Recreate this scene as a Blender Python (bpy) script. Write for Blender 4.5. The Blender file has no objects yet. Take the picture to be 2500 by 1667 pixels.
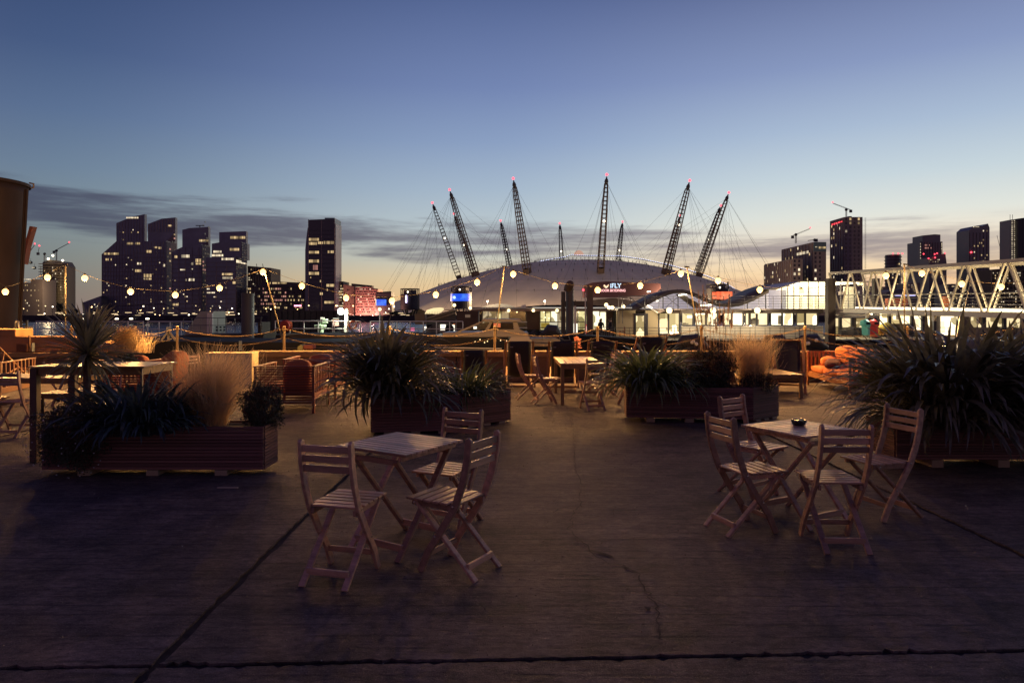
import bpy, math, random
from mathutils import Vector, Matrix, Quaternion, Euler
import numpy as np
random.seed(7); np.random.seed(7)
R = math.radians; PI = math.pi
sc = bpy.context.scene; C = sc.collection
F = 1667.0; EH = 1.62; HY = 765.0        # lens in pixels of the photo, eye height, horizon row

# ---------------------------------------------------------------- camera
cam_d = bpy.data.cameras.new('camera'); cam = bpy.data.objects.new('camera', cam_d); C.objects.link(cam)
cam.location = (0, 0, EH); cam.rotation_euler = (R(90), 0, 0)
cam_d.sensor_width = 36; cam_d.lens = 36 * F / 2500; cam_d.shift_y = (HY - 833.5) / 2500
cam_d.clip_start = 0.05; cam_d.clip_end = 6000
sc.camera = cam
sc.view_settings.view_transform = 'Standard'; sc.view_settings.look = 'None'
sc.view_settings.exposure = 0; sc.view_settings.gamma = 1; sc.view_settings.use_curve_mapping = False
try:
    sc.cycles.use_light_tree = True; sc.cycles.max_bounces = 6; sc.cycles.transparent_max_bounces = 16
    sc.cycles.diffuse_bounces = 3; sc.cycles.glossy_bounces = 3; sc.cycles.sample_clamp_indirect = 4
    sc.cycles.caustics_reflective = False; sc.cycles.caustics_refractive = False
except Exception: pass

# ---------------------------------------------------------------- dusk sky
def s2l(c): return tuple((x/255/12.92 if x/255 <= .04045 else ((x/255+.055)/1.055)**2.4) for x in c)
W_ = bpy.data.worlds.new('World'); sc.world = W_; W_.use_nodes = True
nt = W_.node_tree; nt.nodes.clear(); N = nt.nodes; L = nt.links
def nd(t, **k):
    n = N.new(t)
    for a, b in k.items(): setattr(n, a, b)
    return n
def mth(op, a, b=None, clamp=False):
    n = nd('ShaderNodeMath', operation=op); n.use_clamp = clamp
    for i, x in enumerate((a, b)):
        if x is None: continue
        if isinstance(x, (int, float)): n.inputs[i].default_value = x
        else: L.new(x, n.inputs[i])
    return n.outputs[0]
tc = nd('ShaderNodeTexCoord'); sx = nd('ShaderNodeSeparateXYZ'); L.new(tc.outputs['Generated'], sx.inputs[0])
hx = mth('SQRT', mth('ADD', mth('MULTIPLY', sx.outputs[0], sx.outputs[0]), mth('MULTIPLY', sx.outputs[1], sx.outputs[1])))
hx = mth('MAXIMUM', hx, 1e-4)
el = mth('DIVIDE', sx.outputs[2], hx)                 # tan of elevation
az = mth('ARCTAN2', sx.outputs[0], sx.outputs[1])     # 0 straight ahead, + to the right
SUN_AZ = R(40)
glow = mth('COSINE', mth('SUBTRACT', az, SUN_AZ))     # 1 towards the sunset
def ramp(stops, fac):
    r = nd('ShaderNodeValToRGB'); cr = r.color_ramp; cr.interpolation = 'B_SPLINE' if False else 'LINEAR'
    while len(cr.elements) > 1: cr.elements.remove(cr.elements[-1])
    for i, (p, c) in enumerate(stops):
        e = cr.elements[0] if i == 0 else cr.elements.new(p)
        e.position = p; e.color = (*s2l(c), 1)
    L.new(fac, r.inputs[0]); return r.outputs[0]
elf = mth('MULTIPLY', el, 1.0, True)
bright = ramp([(0, (206, 152, 120)), (.02, (238, 186, 138)), (.055, (244, 212, 168)), (.09, (236, 220, 196)), (.13, (218, 221, 213)), (.18, (192, 206, 213)),
               (.245, (164, 182, 205)), (.33, (132, 148, 186)), (.46, (93, 106, 147)), (.7, (54, 58, 104)), (1, (40, 38, 84))], elf)
mid = ramp([(0, (208, 162, 120)), (.02, (236, 194, 138)), (.05, (226, 202, 160)), (.08, (200, 200, 186)), (.125, (183, 195, 199)), (.18, (161, 179, 197)),
            (.25, (135, 155, 188)), (.33, (112, 130, 173)), (.46, (84, 101, 145)), (.7, (50, 54, 100)), (1, (40, 38, 84))], elf)
dim = ramp([(0, (126, 110, 108)), (.03, (124, 118, 112)), (.07, (122, 128, 126)), (.12, (120, 136, 144)), (.18, (104, 124, 146)),
            (.25, (86, 107, 140)), (.33, (67, 87, 125)), (.46, (48, 66, 106)), (.7, (40, 44, 86)), (1, (40, 38, 84))], elf)
rear = ramp([(0, (104, 82, 96)), (.1, (120, 90, 102)), (.3, (98, 76, 98)), (.6, (66, 54, 94)), (1, (40, 38, 84))], elf)
def mix(f, a, b):
    m = nd('ShaderNodeMix', data_type='RGBA')
    if isinstance(f, float): m.inputs[0].default_value = f
    else: L.new(f, m.inputs[0])
    for i, x in ((6, a), (7, b)):
        if isinstance(x, tuple): m.inputs[i].default_value = x
        else: L.new(x, m.inputs[i])
    return m.outputs[2]
def mrange(v, a, b, c=0., d=1.):
    m = nd('ShaderNodeMapRange'); m.interpolation_type = 'SMOOTHSTEP'; L.new(v, m.inputs[0])
    m.inputs[1].default_value = a; m.inputs[2].default_value = b; m.inputs[3].default_value = c; m.inputs[4].default_value = d
    return m.outputs[0]
sky = mix(mrange(glow, -.35, .30), rear, dim)
sky = mix(mrange(glow, .22, .80), sky, mid)
sky = mix(mrange(glow, .74, 1.0), sky, bright)
# long flat dusk clouds low over the horizon
cx = nd('ShaderNodeCombineXYZ'); L.new(mth('MULTIPLY', az, 1.6), cx.inputs[0]); L.new(mth('MULTIPLY', el, 15.0), cx.inputs[1])
n1 = nd('ShaderNodeTexNoise'); n1.inputs['Scale'].default_value = 1.6; n1.inputs['Detail'].default_value = 7; n1.inputs['Roughness'].default_value = .55
n1.inputs['Distortion'].default_value = .45
L.new(cx.outputs[0], n1.inputs['Vector'])
cx2 = nd('ShaderNodeCombineXYZ'); L.new(mth('MULTIPLY', az, 9.0), cx2.inputs[0]); L.new(mth('MULTIPLY', el, 95.0), cx2.inputs[1])
n2 = nd('ShaderNodeTexNoise'); n2.inputs['Scale'].default_value = 1.1; n2.inputs['Detail'].default_value = 6; n2.inputs['Roughness'].default_value = .6
L.new(cx2.outputs[0], n2.inputs['Vector'])
cl = mth('ADD', mth('MULTIPLY', n1.outputs[0], .72), mth('MULTIPLY', n2.outputs[0], .28))
ctr = mth('SUBTRACT', .100, mth('MULTIPLY', az, .045))                 # the band lies lower to the right
band = mth('SUBTRACT', 1.0, mth('DIVIDE', mth('ABSOLUTE', mth('SUBTRACT', el, ctr)), .056), True)
band = mth('POWER', band, .8)
cl2 = mrange(mth('ADD', cl, mth('MULTIPLY', band, .26)), .60, .80)
cl2 = mth('MULTIPLY', cl2, mrange(band, 0, .35))
cl2 = mth('MULTIPLY', cl2, mrange(az, .42, .75, .84, .30))
ccol = mix(mrange(az, -.75, .5), (*s2l((62, 66, 88)), 1), (*s2l((122, 112, 124)), 1))
sky = mix(cl2, sky, ccol)
lowc = mrange(mth('ADD', cl, mth('MULTIPLY', mth('SUBTRACT', 1.0, mth('DIVIDE', mth('ABSOLUTE', mth('SUBTRACT', el, .045)), .05), True), .2)), .60, .74)
lowc = mth('MULTIPLY', mth('MULTIPLY', lowc, mrange(az, .16, .40)), mth('MULTIPLY', mrange(el, 0., .02), mrange(el, .11, .06)))
sky = mix(mth('MULTIPLY', lowc, .55), sky, (*s2l((160, 122, 112)), 1))
nish = nd('ShaderNodeTexSky'); nish.sky_type = 'NISHITA'; nish.sun_disc = False; nish.sun_elevation = R(-3); nish.sun_rotation = SUN_AZ
addn = nd('ShaderNodeMix', data_type='RGBA'); addn.blend_type = 'ADD'; addn.inputs[0].default_value = .004
L.new(sky, addn.inputs[6]); L.new(nish.outputs[0], addn.inputs[7])
bg = nd('ShaderNodeBackground'); bg.inputs[1].default_value = 1.08; L.new(addn.outputs[2], bg.inputs[0])
wo = nd('ShaderNodeOutputWorld'); L.new(bg.outputs[0], wo.inputs[0])
# afterglow: the sun has just set to the right of the arena
sd = bpy.data.lights.new('sun', 'SUN'); sd.energy = .03; sd.angle = R(20); sd.color = (1, .62, .4)
so = bpy.data.objects.new('sun', sd); C.objects.link(so); so.rotation_euler = (R(87), 0, -SUN_AZ + PI)

# ---------------------------------------------------------------- helpers
def P(px, py, Y): return Vector(((px-1250)*Y/F, Y, EH-(py-HY)*Y/F))     # the point at distance Y seen at a photo pixel
def G(px, py):
    Y = F*EH/(py-HY); return Vector(((px-1250)*Y/F, Y, 0))
def XA(px, Y): return (px-1250)*Y/F
def ZA(py, Y): return EH-(py-HY)*Y/F
WO = {}
ZERO = Vector((0, 0, 0))
def thing(name, label, cat, loc=(0, 0, 0), group=None, kind=None):
    o = bpy.data.objects.new(name, None); C.objects.link(o); o.location = loc; o.empty_display_size = .2
    o['label'] = label; o['category'] = cat
    if group: o['group'] = group
    if kind: o['kind'] = kind
    WO[o.name] = Vector(loc); return o
def tag(o, label, cat, group=None):
    o['label'] = label; o['category'] = cat
    if group: o['group'] = group
    return o
def structure(o): o['kind'] = 'structure'; return o
def stuff(o): o['kind'] = 'stuff'; return o
def attach(o, parent):
    C.objects.link(o)
    WO[o.name] = Vector(o.location)
    if parent is not None:
        o.parent = parent; o.location = Vector(o.location) - WO.get(parent.name, ZERO)
    return o
def copy_tree(o, parent=None):
    c = o.copy(); C.objects.link(c); c.parent = parent; WO[c.name] = ZERO
    for ch in o.children: copy_tree(ch, c)
    return c
def place(root, loc, rz=0., label=None, first=False, s=1.0, rx=0.):
    o = root if first else copy_tree(root)
    o.location = loc; o.rotation_euler = (rx, 0, rz); o.scale = (s, s, s)
    if label: o['label'] = label
    return o

class MB:
    def __init__(s): s.v = []; s.f = []
    def add(s, vs, fs):
        b = len(s.v); s.v += [tuple(x) for x in vs]; s.f += [tuple(i+b for i in f) for f in fs]; return s
    def box(s, a, b):
        (x0, y0, z0), (x1, y1, z1) = a, b
        return s.add([(x0,y0,z0),(x1,y0,z0),(x1,y1,z0),(x0,y1,z0),(x0,y0,z1),(x1,y0,z1),(x1,y1,z1),(x0,y1,z1)],
                     [(0,3,2,1),(4,5,6,7),(0,1,5,4),(1,2,6,5),(2,3,7,6),(3,0,4,7)])
    def bar(s, p, q, w, h=None, up=(0, 0, 1)):
        h = h or w; p = Vector(p); q = Vector(q); d = (q-p).normalized(); u = Vector(up)
        if abs(d.dot(u)) > .98: u = Vector((0, 1, 0))
        x = d.cross(u).normalized(); z = x.cross(d).normalized()
        vs = []
        for c in (p, q):
            for a, b in ((-1,-1),(1,-1),(1,1),(-1,1)): vs.append(c + x*(a*w/2) + z*(b*h/2))
        return s.add(vs, [(0,1,2,3),(7,6,5,4),(0,4,5,1),(1,5,6,2),(2,6,7,3),(3,7,4,0)])
    def tube(s, pts, r, n=6, cap=True):
        pts = [Vector(p) for p in pts]; rs = r if isinstance(r, (list, tuple)) else [r]*len(pts)
        b = len(s.v); pu = None
        for i, p in enumerate(pts):
            d = (pts[min(i+1, len(pts)-1)] - pts[max(i-1, 0)]).normalized()
            u = pu if pu is not None else (Vector((0, 0, 1)) if abs(d.z) < .9 else Vector((1, 0, 0)))
            x = d.cross(u)
            if x.length < 1e-5: x = d.cross(Vector((0, 1, 0)))
            x.normalize(); z = x.cross(d).normalized(); pu = z
            for k in range(n):
                a = 2*PI*k/n; s.v.append(tuple(p + x*(math.cos(a)*rs[i]) + z*(math.sin(a)*rs[i])))
        for i in range(len(pts)-1):
            for k in range(n):
                k2 = (k+1) % n; s.f.append((b+i*n+k, b+i*n+k2, b+(i+1)*n+k2, b+(i+1)*n+k))
        if cap:
            s.f.append(tuple(b+k for k in reversed(range(n)))); s.f.append(tuple(b+(len(pts)-1)*n+k for k in range(n)))
        return s
    def strip(s, pts, prof, closed=False):      # sweep a rectangle section list [(w,h)] oriented in a fixed plane; pts with side vec
        pass
    def prism_y(s, poly, y0, y1):                # polygon in x,z pushed along y
        n = len(poly); vs = [(x, y0, z) for x, z in poly] + [(x, y1, z) for x, z in poly]
        return s.add(vs, [tuple(range(n)), tuple(range(2*n-1, n-1, -1))] + [(i, n+i, n+(i+1) % n, (i+1) % n) for i in range(n)])
    def prism_z(s, poly, z0, z1):
        n = len(poly); vs = [(x, y, z0) for x, y in poly] + [(x, y, z1) for x, y in poly]
        return s.add(vs, [tuple(reversed(range(n))), tuple(range(n, 2*n))] + [(i, (i+1) % n, n+(i+1) % n, n+i) for i in range(n)])
    def lathe(s, prof, n=24, c=(0, 0, 0), cap=True):
        b = len(s.v)
        for r, z in prof:
            for k in range(n):
                a = 2*PI*k/n; s.v.append((c[0]+r*math.cos(a), c[1]+r*math.sin(a), c[2]+z))
        for i in range(len(prof)-1):
            for k in range(n):
                k2 = (k+1) % n; s.f.append((b+i*n+k, b+i*n+k2, b+(i+1)*n+k2, b+(i+1)*n+k))
        if cap:
            if prof[0][0] > 1e-4: s.f.append(tuple(b+k for k in reversed(range(n))))
            if prof[-1][0] > 1e-4: s.f.append(tuple(b+(len(prof)-1)*n+k for k in range(n)))
        return s
    def mesh(s, name, m, smooth=False):
        me = bpy.data.meshes.new(name); me.from_pydata(s.v, [], s.f)
        if m: me.materials.append(m)
        if smooth:
            me.polygons.foreach_set('use_smooth', [True]*len(me.polygons))
        me.update(); return me
    def build(s, name, m, parent=None, smooth=False, bevel=0.):
        o = bpy.data.objects.new(name, s.mesh(name, m, smooth))
        if bevel:
            import bmesh
            bm = bmesh.new(); bm.from_mesh(o.data)
            bmesh.ops.bevel(bm, geom=bm.edges[:], offset=bevel, segments=2, affect='EDGES', profile=.5, clamp_overlap=True)
            bm.to_mesh(o.data); bm.free(); o.data.update()
        return attach(o, parent)
_unit = {}
def unit(kind, m):
    k = (kind, m.name)
    if k not in _unit:
        b = MB()
        if kind == 'box': b.box((-.5,-.5,-.5), (.5,.5,.5))
        elif kind == 'rod': b.lathe([(.5, -.5), (.5, .5)], 10)
        elif kind == 'ball': 
            pr = [(0.0001, -.5)] + [(.5*math.sin(PI*i/8), -.5*math.cos(PI*i/8)) for i in range(1, 8)] + [(.0001, .5)]
            b.lathe(pr, 12)
        _unit[k] = b.mesh('unit_'+kind+'_'+m.name, m, kind == 'ball')
        if kind == 'rod':
            for p in _unit[k].polygons: p.use_smooth = len(p.vertices) == 4
    return _unit[k]
def bx(name, a, b, m, parent=None, rz=0.):
    o = bpy.data.objects.new(name, unit('box', m)); a = Vector(a); b = Vector(b)
    o.location = (a+b)/2; o.scale = [max(abs(x), 1e-3) for x in (b-a)]; o.rotation_euler = (0, 0, rz)
    return attach(o, parent)
def br(name, p, q, w, m, parent=None, h=None, rod=False):
    p = Vector(p); q = Vector(q); d = q-p
    o = bpy.data.objects.new(name, unit('rod' if rod else 'box', m)); o.location = (p+q)/2
    o.scale = (w, h or w, d.length); o.rotation_mode = 'QUATERNION'
    dn = d.normalized()
    if abs(dn.z) > .999: qn = Quaternion((1, 0, 0, 0))
    else:
        up = Vector((0, 0, 1)); x = up.cross(dn).normalized(); y = dn.cross(x)
        qn = Matrix((x, y, dn)).transposed().to_quaternion()
    o.rotation_quaternion = qn
    return attach(o, parent)
def ball(name, c, r, m, parent=None, sz=1.):
    o = bpy.data.objects.new(name, unit('ball', m)); o.location = c; o.scale = (2*r, 2*r, 2*r*sz); return attach(o, parent)
def lamp(parent, c, watt, col=(1, .62, .28), rad=.05):
    d = bpy.data.lights.new('lamp_light', 'POINT'); d.energy = watt; d.color = col; d.shadow_soft_size = rad
    o = bpy.data.objects.new('lamp_light', d); o.location = c; return attach(o, parent)

# ---------------------------------------------------------------- materials
MATS = {}
def mat(name, col, rough=.6, metal=0., var=0., scale=4., stretch=(1, 1, 1), bump=0., bscale=None, rnd=0., col2=None, coord='Object', spec=None, emit=None, es=0., trans=0.):
    if name in MATS: return MATS[name]
    m = bpy.data.materials.new(name); m.use_nodes = True; t = m.node_tree; b = t.nodes['Principled BSDF']
    b.inputs['Base Color'].default_value = (*col, 1); b.inputs['Roughness'].default_value = rough; b.inputs['Metallic'].default_value = metal
    if spec is not None: b.inputs['Specular IOR Level'].default_value = spec
    if emit: b.inputs['Emission Color'].default_value = (*emit, 1); b.inputs['Emission Strength'].default_value = es
    if trans:
        b.inputs['Alpha'].default_value = 1-trans
    last = None
    if var or bump:
        if coord == 'World':
            g = t.nodes.new('ShaderNodeNewGeometry'); src = g.outputs['Position']
        else:
            g = t.nodes.new('ShaderNodeTexCoord'); src = g.outputs['Object']
        mp = t.nodes.new('ShaderNodeMapping'); mp.inputs['Scale'].default_value = stretch; t.links.new(src, mp.inputs[0])
        n = t.nodes.new('ShaderNodeTexNoise'); n.inputs['Scale'].default_value = scale; n.inputs['Detail'].default_value = 6; n.inputs['Roughness'].default_value = .6
        t.links.new(mp.outputs[0], n.inputs['Vector'])
        if var:
            r = t.nodes.new('ShaderNodeValToRGB'); r.color_ramp.elements[0].position = .3; r.color_ramp.elements[1].position = .7
            c2 = col2 or tuple(c*(1-var) for c in col)
            r.color_ramp.elements[0].color = (*c2, 1); r.color_ramp.elements[1].color = (*col, 1)
            t.links.new(n.outputs[0], r.inputs[0]); t.links.new(r.outputs[0], b.inputs['Base Color']); last = r.outputs[0]
        if bump:
            n2 = n
            if bscale:
                n2 = t.nodes.new('ShaderNodeTexNoise'); n2.inputs['Scale'].default_value = bscale; n2.inputs['Detail'].default_value = 5
                t.links.new(mp.outputs[0], n2.inputs['Vector'])
            bp = t.nodes.new('ShaderNodeBump'); bp.inputs['Strength'].default_value = bump; bp.inputs['Distance'].default_value = .01
            t.links.new(n2.outputs[0], bp.inputs['Height']); t.links.new(bp.outputs[0], b.inputs['Normal'])
    if rnd:
        oi = t.nodes.new('ShaderNodeObjectInfo'); mr = t.nodes.new('ShaderNodeMapRange')
        mr.inputs[3].default_value = 1-rnd; mr.inputs[4].default_value = 1+rnd; t.links.new(oi.outputs['Random'], mr.inputs[0])
        h = t.nodes.new('ShaderNodeHueSaturation'); t.links.new(mr.outputs[0], h.inputs['Value'])
        if last: t.links.new(last, h.inputs['Color'])
        else: h.inputs['Color'].default_value = (*col, 1)
        t.links.new(h.outputs[0], b.inputs['Base Color'])
    MATS[name] = m; return m
def translucent(m, f=.5, boost=1.3):      # thin leaf: part of the light passes through
    t = m.node_tree; b = t.nodes['Principled BSDF']; out = next(n for n in t.nodes if n.type == 'OUTPUT_MATERIAL')
    tr = t.nodes.new('ShaderNodeBsdfTranslucent'); mx = t.nodes.new('ShaderNodeMixShader'); mx.inputs[0].default_value = f
    src = b.inputs['Base Color'].links[0].from_socket if b.inputs['Base Color'].links else None
    if src: t.links.new(src, tr.inputs[0])
    else: tr.inputs[0].default_value = b.inputs['Base Color'].default_value
    t.links.new(b.outputs[0], mx.inputs[1]); t.links.new(tr.outputs[0], mx.inputs[2]); t.links.new(mx.outputs[0], out.inputs[0]); return m
def emis(name, col, st, rnd=0.):
    if name in MATS: return MATS[name]
    m = bpy.data.materials.new(name); m.use_nodes = True; t = m.node_tree; b = t.nodes['Principled BSDF']
    b.inputs['Base Color'].default_value = (.05, .05, .05, 1); b.inputs['Emission Color'].default_value = (*col, 1); b.inputs['Emission Strength'].default_value = st
    if rnd:
        oi = t.nodes.new('ShaderNodeObjectInfo'); mr = t.nodes.new('ShaderNodeMapRange')
        mr.inputs[3].default_value = st*(1-rnd); mr.inputs[4].default_value = st*(1+rnd*.6); t.links.new(oi.outputs['Random'], mr.inputs[0])
        t.links.new(mr.outputs[0], b.inputs['Emission Strength'])
    try: m.cycles.emission_sampling = 'NONE' if st < 8 else 'AUTO'
    except Exception: pass
    MATS[name] = m; return m
def window_mat(name, col, st):      # lit room behind glass: blocky furniture shades inside
    m = bpy.data.materials.new(name); m.use_nodes = True; t = m.node_tree; b = t.nodes['Principled BSDF']
    b.inputs['Base Color'].default_value = (.04, .04, .04, 1); b.inputs['Roughness'].default_value = .15
    g = t.nodes.new('ShaderNodeNewGeometry'); mp = t.nodes.new('ShaderNodeMapping'); mp.inputs['Scale'].default_value = (1.3, 1, 1.1)
    v = t.nodes.new('ShaderNodeTexVoronoi'); v.distance = 'CHEBYCHEV'; v.inputs['Scale'].default_value = 1.0
    t.links.new(g.outputs['Position'], mp.inputs[0]); t.links.new(mp.outputs[0], v.inputs['Vector'])
    r = t.nodes.new('ShaderNodeValToRGB'); r.color_ramp.elements[0].position = .25; r.color_ramp.elements[0].color = (.28, .26, .2, 1); r.color_ramp.elements[1].position = .6
    r.color_ramp.interpolation = 'EASE'
    sp = t.nodes.new('ShaderNodeSeparateColor'); t.links.new(v.outputs['Color'], sp.inputs[0]); t.links.new(sp.outputs[0], r.inputs[0])
    mx = t.nodes.new('ShaderNodeMix'); mx.data_type = 'RGBA'; mx.blend_type = 'MULTIPLY'; mx.inputs[0].default_value = 1
    t.links.new(r.outputs[0], mx.inputs[6]); mx.inputs[7].default_value = (*col, 1)
    t.links.new(mx.outputs[2], b.inputs['Emission Color']); b.inputs['Emission Strength'].default_value = st
    return m
M_dark = mat('dark_cladding', (.035, .034, .045), .45, rnd=.1)
M_dark2 = mat('brown_cladding', (.13, .105, .10), .7, var=.3, scale=.3, coord='World')
M_metal = mat('grey_steel', (.22, .21, .2), .45, .6, var=.3, scale=3)
M_white = mat('white_paint', (.7, .68, .64), .45, var=.12, scale=2)
M_black = mat('black_rubber', (.02, .02, .022), .6)
M_wood = mat('teak', (.60, .36, .235), .40, var=.5, scale=9, stretch=(.5, 2.5, 2.5), bump=.3, rnd=.38, bscale=40)
M_slat = mat('red_stained_slat', (.30, .095, .05), .55, var=.4, scale=3, stretch=(.3, 4, 8), rnd=.25, bump=.1)
M_planter = mat('planter_slat', (.25, .12, .105), .7, var=.45, scale=5, stretch=(.4, 4, 8), rnd=.3, bump=.2)
M_win = emis('window_warm', (1, .70, .34), .6, .8)
M_winw = emis('window_white', (1, .82, .55), .95, .7)
M_winp = emis('window_pink', (1, .45, .36), .5, .5)
M_lampw = emis('lamp_white', (1, .74, .36), 3.0)
M_lampfar = emis('lamp_far', (1, .85, .6), 7)
M_red = emis('red_beacon', (1, .05, .075), 5)
M_bulb = emis('bulb_glass', (1, .52, .155), 4.2)
M_glassdark = mat('dark_glass', (.02, .022, .03), .12, spec=.8)
# ================================================================ SETTING
# water
def water_mat():
    m = bpy.data.materials.new('river_water'); m.use_nodes = True; t = m.node_tree; b = t.nodes['Principled BSDF']
    b.inputs['Base Color'].default_value = (.02, .028, .035, 1); b.inputs['Roughness'].default_value = .24
    g = t.nodes.new('ShaderNodeNewGeometry'); mp = t.nodes.new('ShaderNodeMapping'); mp.inputs['Scale'].default_value = (.35, 1.1, 1)
    n = t.nodes.new('ShaderNodeTexNoise'); n.inputs['Scale'].default_value = 1.2; n.inputs['Detail'].default_value = 6; n.inputs['Roughness'].default_value = .65
    t.links.new(g.outputs['Position'], mp.inputs[0]); t.links.new(mp.outputs[0], n.inputs['Vector'])
    bp = t.nodes.new('ShaderNodeBump'); bp.inputs['Strength'].default_value = .9; bp.inputs['Distance'].default_value = .35
    t.links.new(n.outputs[0], bp.inputs['Height']); t.links.new(bp.outputs[0], b.inputs['Normal']); return m
def sheet(name, pts, m):
    me = bpy.data.meshes.new(name); me.from_pydata(pts, [], [tuple(range(len(pts)))]); me.materials.append(m)
    o = bpy.data.objects.new(name, me); attach(o, None); return structure(o)
sheet('river', [(-1500, 17.2, -3.5), (1500, 17.2, -3.5), (1500, 411.5, -3.5), (-1500, 411.5, -3.5)], water_mat())
M_bank = mat('bank_earth', (.05, .045, .05), .9, var=.5, scale=.05, coord='World')
o = MB().box((-3000, 411, -6), (3000, 5000, -.6)).build('far_bank', M_bank); structure(o)
o = MB().box((-900, 410, -6), (900, 411, .4)).build('river_wall', mat('embankment', (.07, .06, .06), .8, var=.5, scale=.2, coord='World')); structure(o)

# terrace slabs
def ground_mat():
    m = bpy.data.materials.new('board_marked_concrete'); m.use_nodes = True; t = m.node_tree; b = t.nodes['Principled BSDF']
    g = t.nodes.new('ShaderNodeNewGeometry')
    def noise(scale, stretch, det=6, rough=.6):
        mp = t.nodes.new('ShaderNodeMapping'); mp.inputs['Scale'].default_value = stretch; t.links.new(g.outputs['Position'], mp.inputs[0])
        n = t.nodes.new('ShaderNodeTexNoise'); n.inputs['Scale'].default_value = scale; n.inputs['Detail'].default_value = det; n.inputs['Roughness'].default_value = rough
        t.links.new(mp.outputs[0], n.inputs['Vector']); return n.outputs[0]
    def rmp(f, a, ca, c, cc):
        r = t.nodes.new('ShaderNodeValToRGB'); r.color_ramp.elements[0].position = a; r.color_ramp.elements[1].position = c
        r.color_ramp.elements[0].color = (*ca, 1); r.color_ramp.elements[1].color = (*cc, 1); t.links.new(f, r.inputs[0]); return r.outputs[0]
    big = noise(.8, (1, 1.4, 1)); grain = noise(20, (.75, 1.2, 1), 8, .78); fine = noise(150, (1, 1, 1), 3); blot = noise(3.2, (1, 1.2, 1), 7, .7)
    streak = noise(8, (.4, 1.7, 1), 7, .65)
    c1 = rmp(big, .3, (.075, .060, .060), .7, (.205, .158, .148))
    c2 = rmp(streak, .30, (.62, .6, .6), .55, (1, 1, 1)); c4 = rmp(blot, .36, (.42, .42, .46), .58, (1.1, 1.08, 1.05))
    c3 = rmp(grain, .36, (.42, .42, .43), .6, (1.25, 1.22, 1.2))
    def mul(a, c):
        x = t.nodes.new('ShaderNodeMix'); x.data_type = 'RGBA'; x.blend_type = 'MULTIPLY'; x.inputs[0].default_value = 1
        t.links.new(a, x.inputs[6]); t.links.new(c, x.inputs[7]); return x.outputs[2]
    wv = t.nodes.new('ShaderNodeTexWave'); wv.wave_type = 'BANDS'; wv.bands_direction = 'Y'; wv.inputs['Scale'].default_value = 1.35; wv.inputs['Distortion'].default_value = 2.2; wv.inputs['Detail'].default_value = 4; wv.inputs['Detail Scale'].default_value = 1.6
    mpw = t.nodes.new('ShaderNodeMapping'); mpw.inputs['Scale'].default_value = (.12, 1.9, 1); t.links.new(g.outputs['Position'], mpw.inputs[0]); t.links.new(mpw.outputs[0], wv.inputs['Vector'])
    brk = noise(2.6, (1, 3, 1), 4, .6); c5 = rmp(wv.outputs[1], .02, (.5, .5, .52), .14, (1, 1, 1)); c6 = rmp(brk, .44, (0, 0, 0), .56, (1, 1, 1))
    mxw = t.nodes.new('ShaderNodeMix'); mxw.data_type = 'RGBA'; t.links.new(c6, mxw.inputs[0]); mxw.inputs[6].default_value = (1, 1, 1, 1); t.links.new(c5, mxw.inputs[7])
    spk = rmp(noise(70, (1, 1, 1), 2), .66, (1, 1, 1), .72, (2.6, 2.4, 2.2)); c7 = rmp(noise(38, (1, 1, 1), 3), .27, (.35, .35, .36), .36, (1, 1, 1))
    t.links.new(mul(mul(mul(mul(mul(mul(c1, c2), c3), c4), mxw.outputs[2]), spk), c7), b.inputs['Base Color'])
    rr = rmp(fine, .30, (.3, .3, .3), .5, (.88, .88, .88)); t.links.new(rr, b.inputs['Roughness'])
    h = t.nodes.new('ShaderNodeMath'); h.operation = 'ADD'; t.links.new(streak, h.inputs[0])
    h2 = t.nodes.new('ShaderNodeMath'); h2.operation = 'MULTIPLY'; t.links.new(grain, h2.inputs[0]); h2.inputs[1].default_value = .8; t.links.new(h2.outputs[0], h.inputs[1])
    h3 = t.nodes.new('ShaderNodeMath'); h3.operation = 'MULTIPLY_ADD'; t.links.new(fine, h3.inputs[0]); h3.inputs[1].default_value = .35
    h4 = t.nodes.new('ShaderNodeMath'); h4.operation = 'MULTIPLY_ADD'; t.links.new(mxw.outputs[2], h4.inputs[0]); h4.inputs[1].default_value = .25; t.links.new(h.outputs[0], h4.inputs[2]); t.links.new(h4.outputs[0], h3.inputs[2])
    bp = t.nodes.new('ShaderNodeBump'); bp.inputs['Strength'].default_value = .75; bp.inputs['Distance'].default_value = .013
    t.links.new(h3.outputs[0], bp.inputs['Height']); t.links.new(bp.outputs[0], b.inputs['Normal']); return m
M_ground = ground_mat(); M_gap = mat('joint_dirt', (.045, .038, .036), .95, var=.7, scale=14, coord='World', bump=.6)
terr = structure(MB().box((-45, -30, -3.4), (45, 16.0, -.016)).build('terrace', M_gap))
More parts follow.
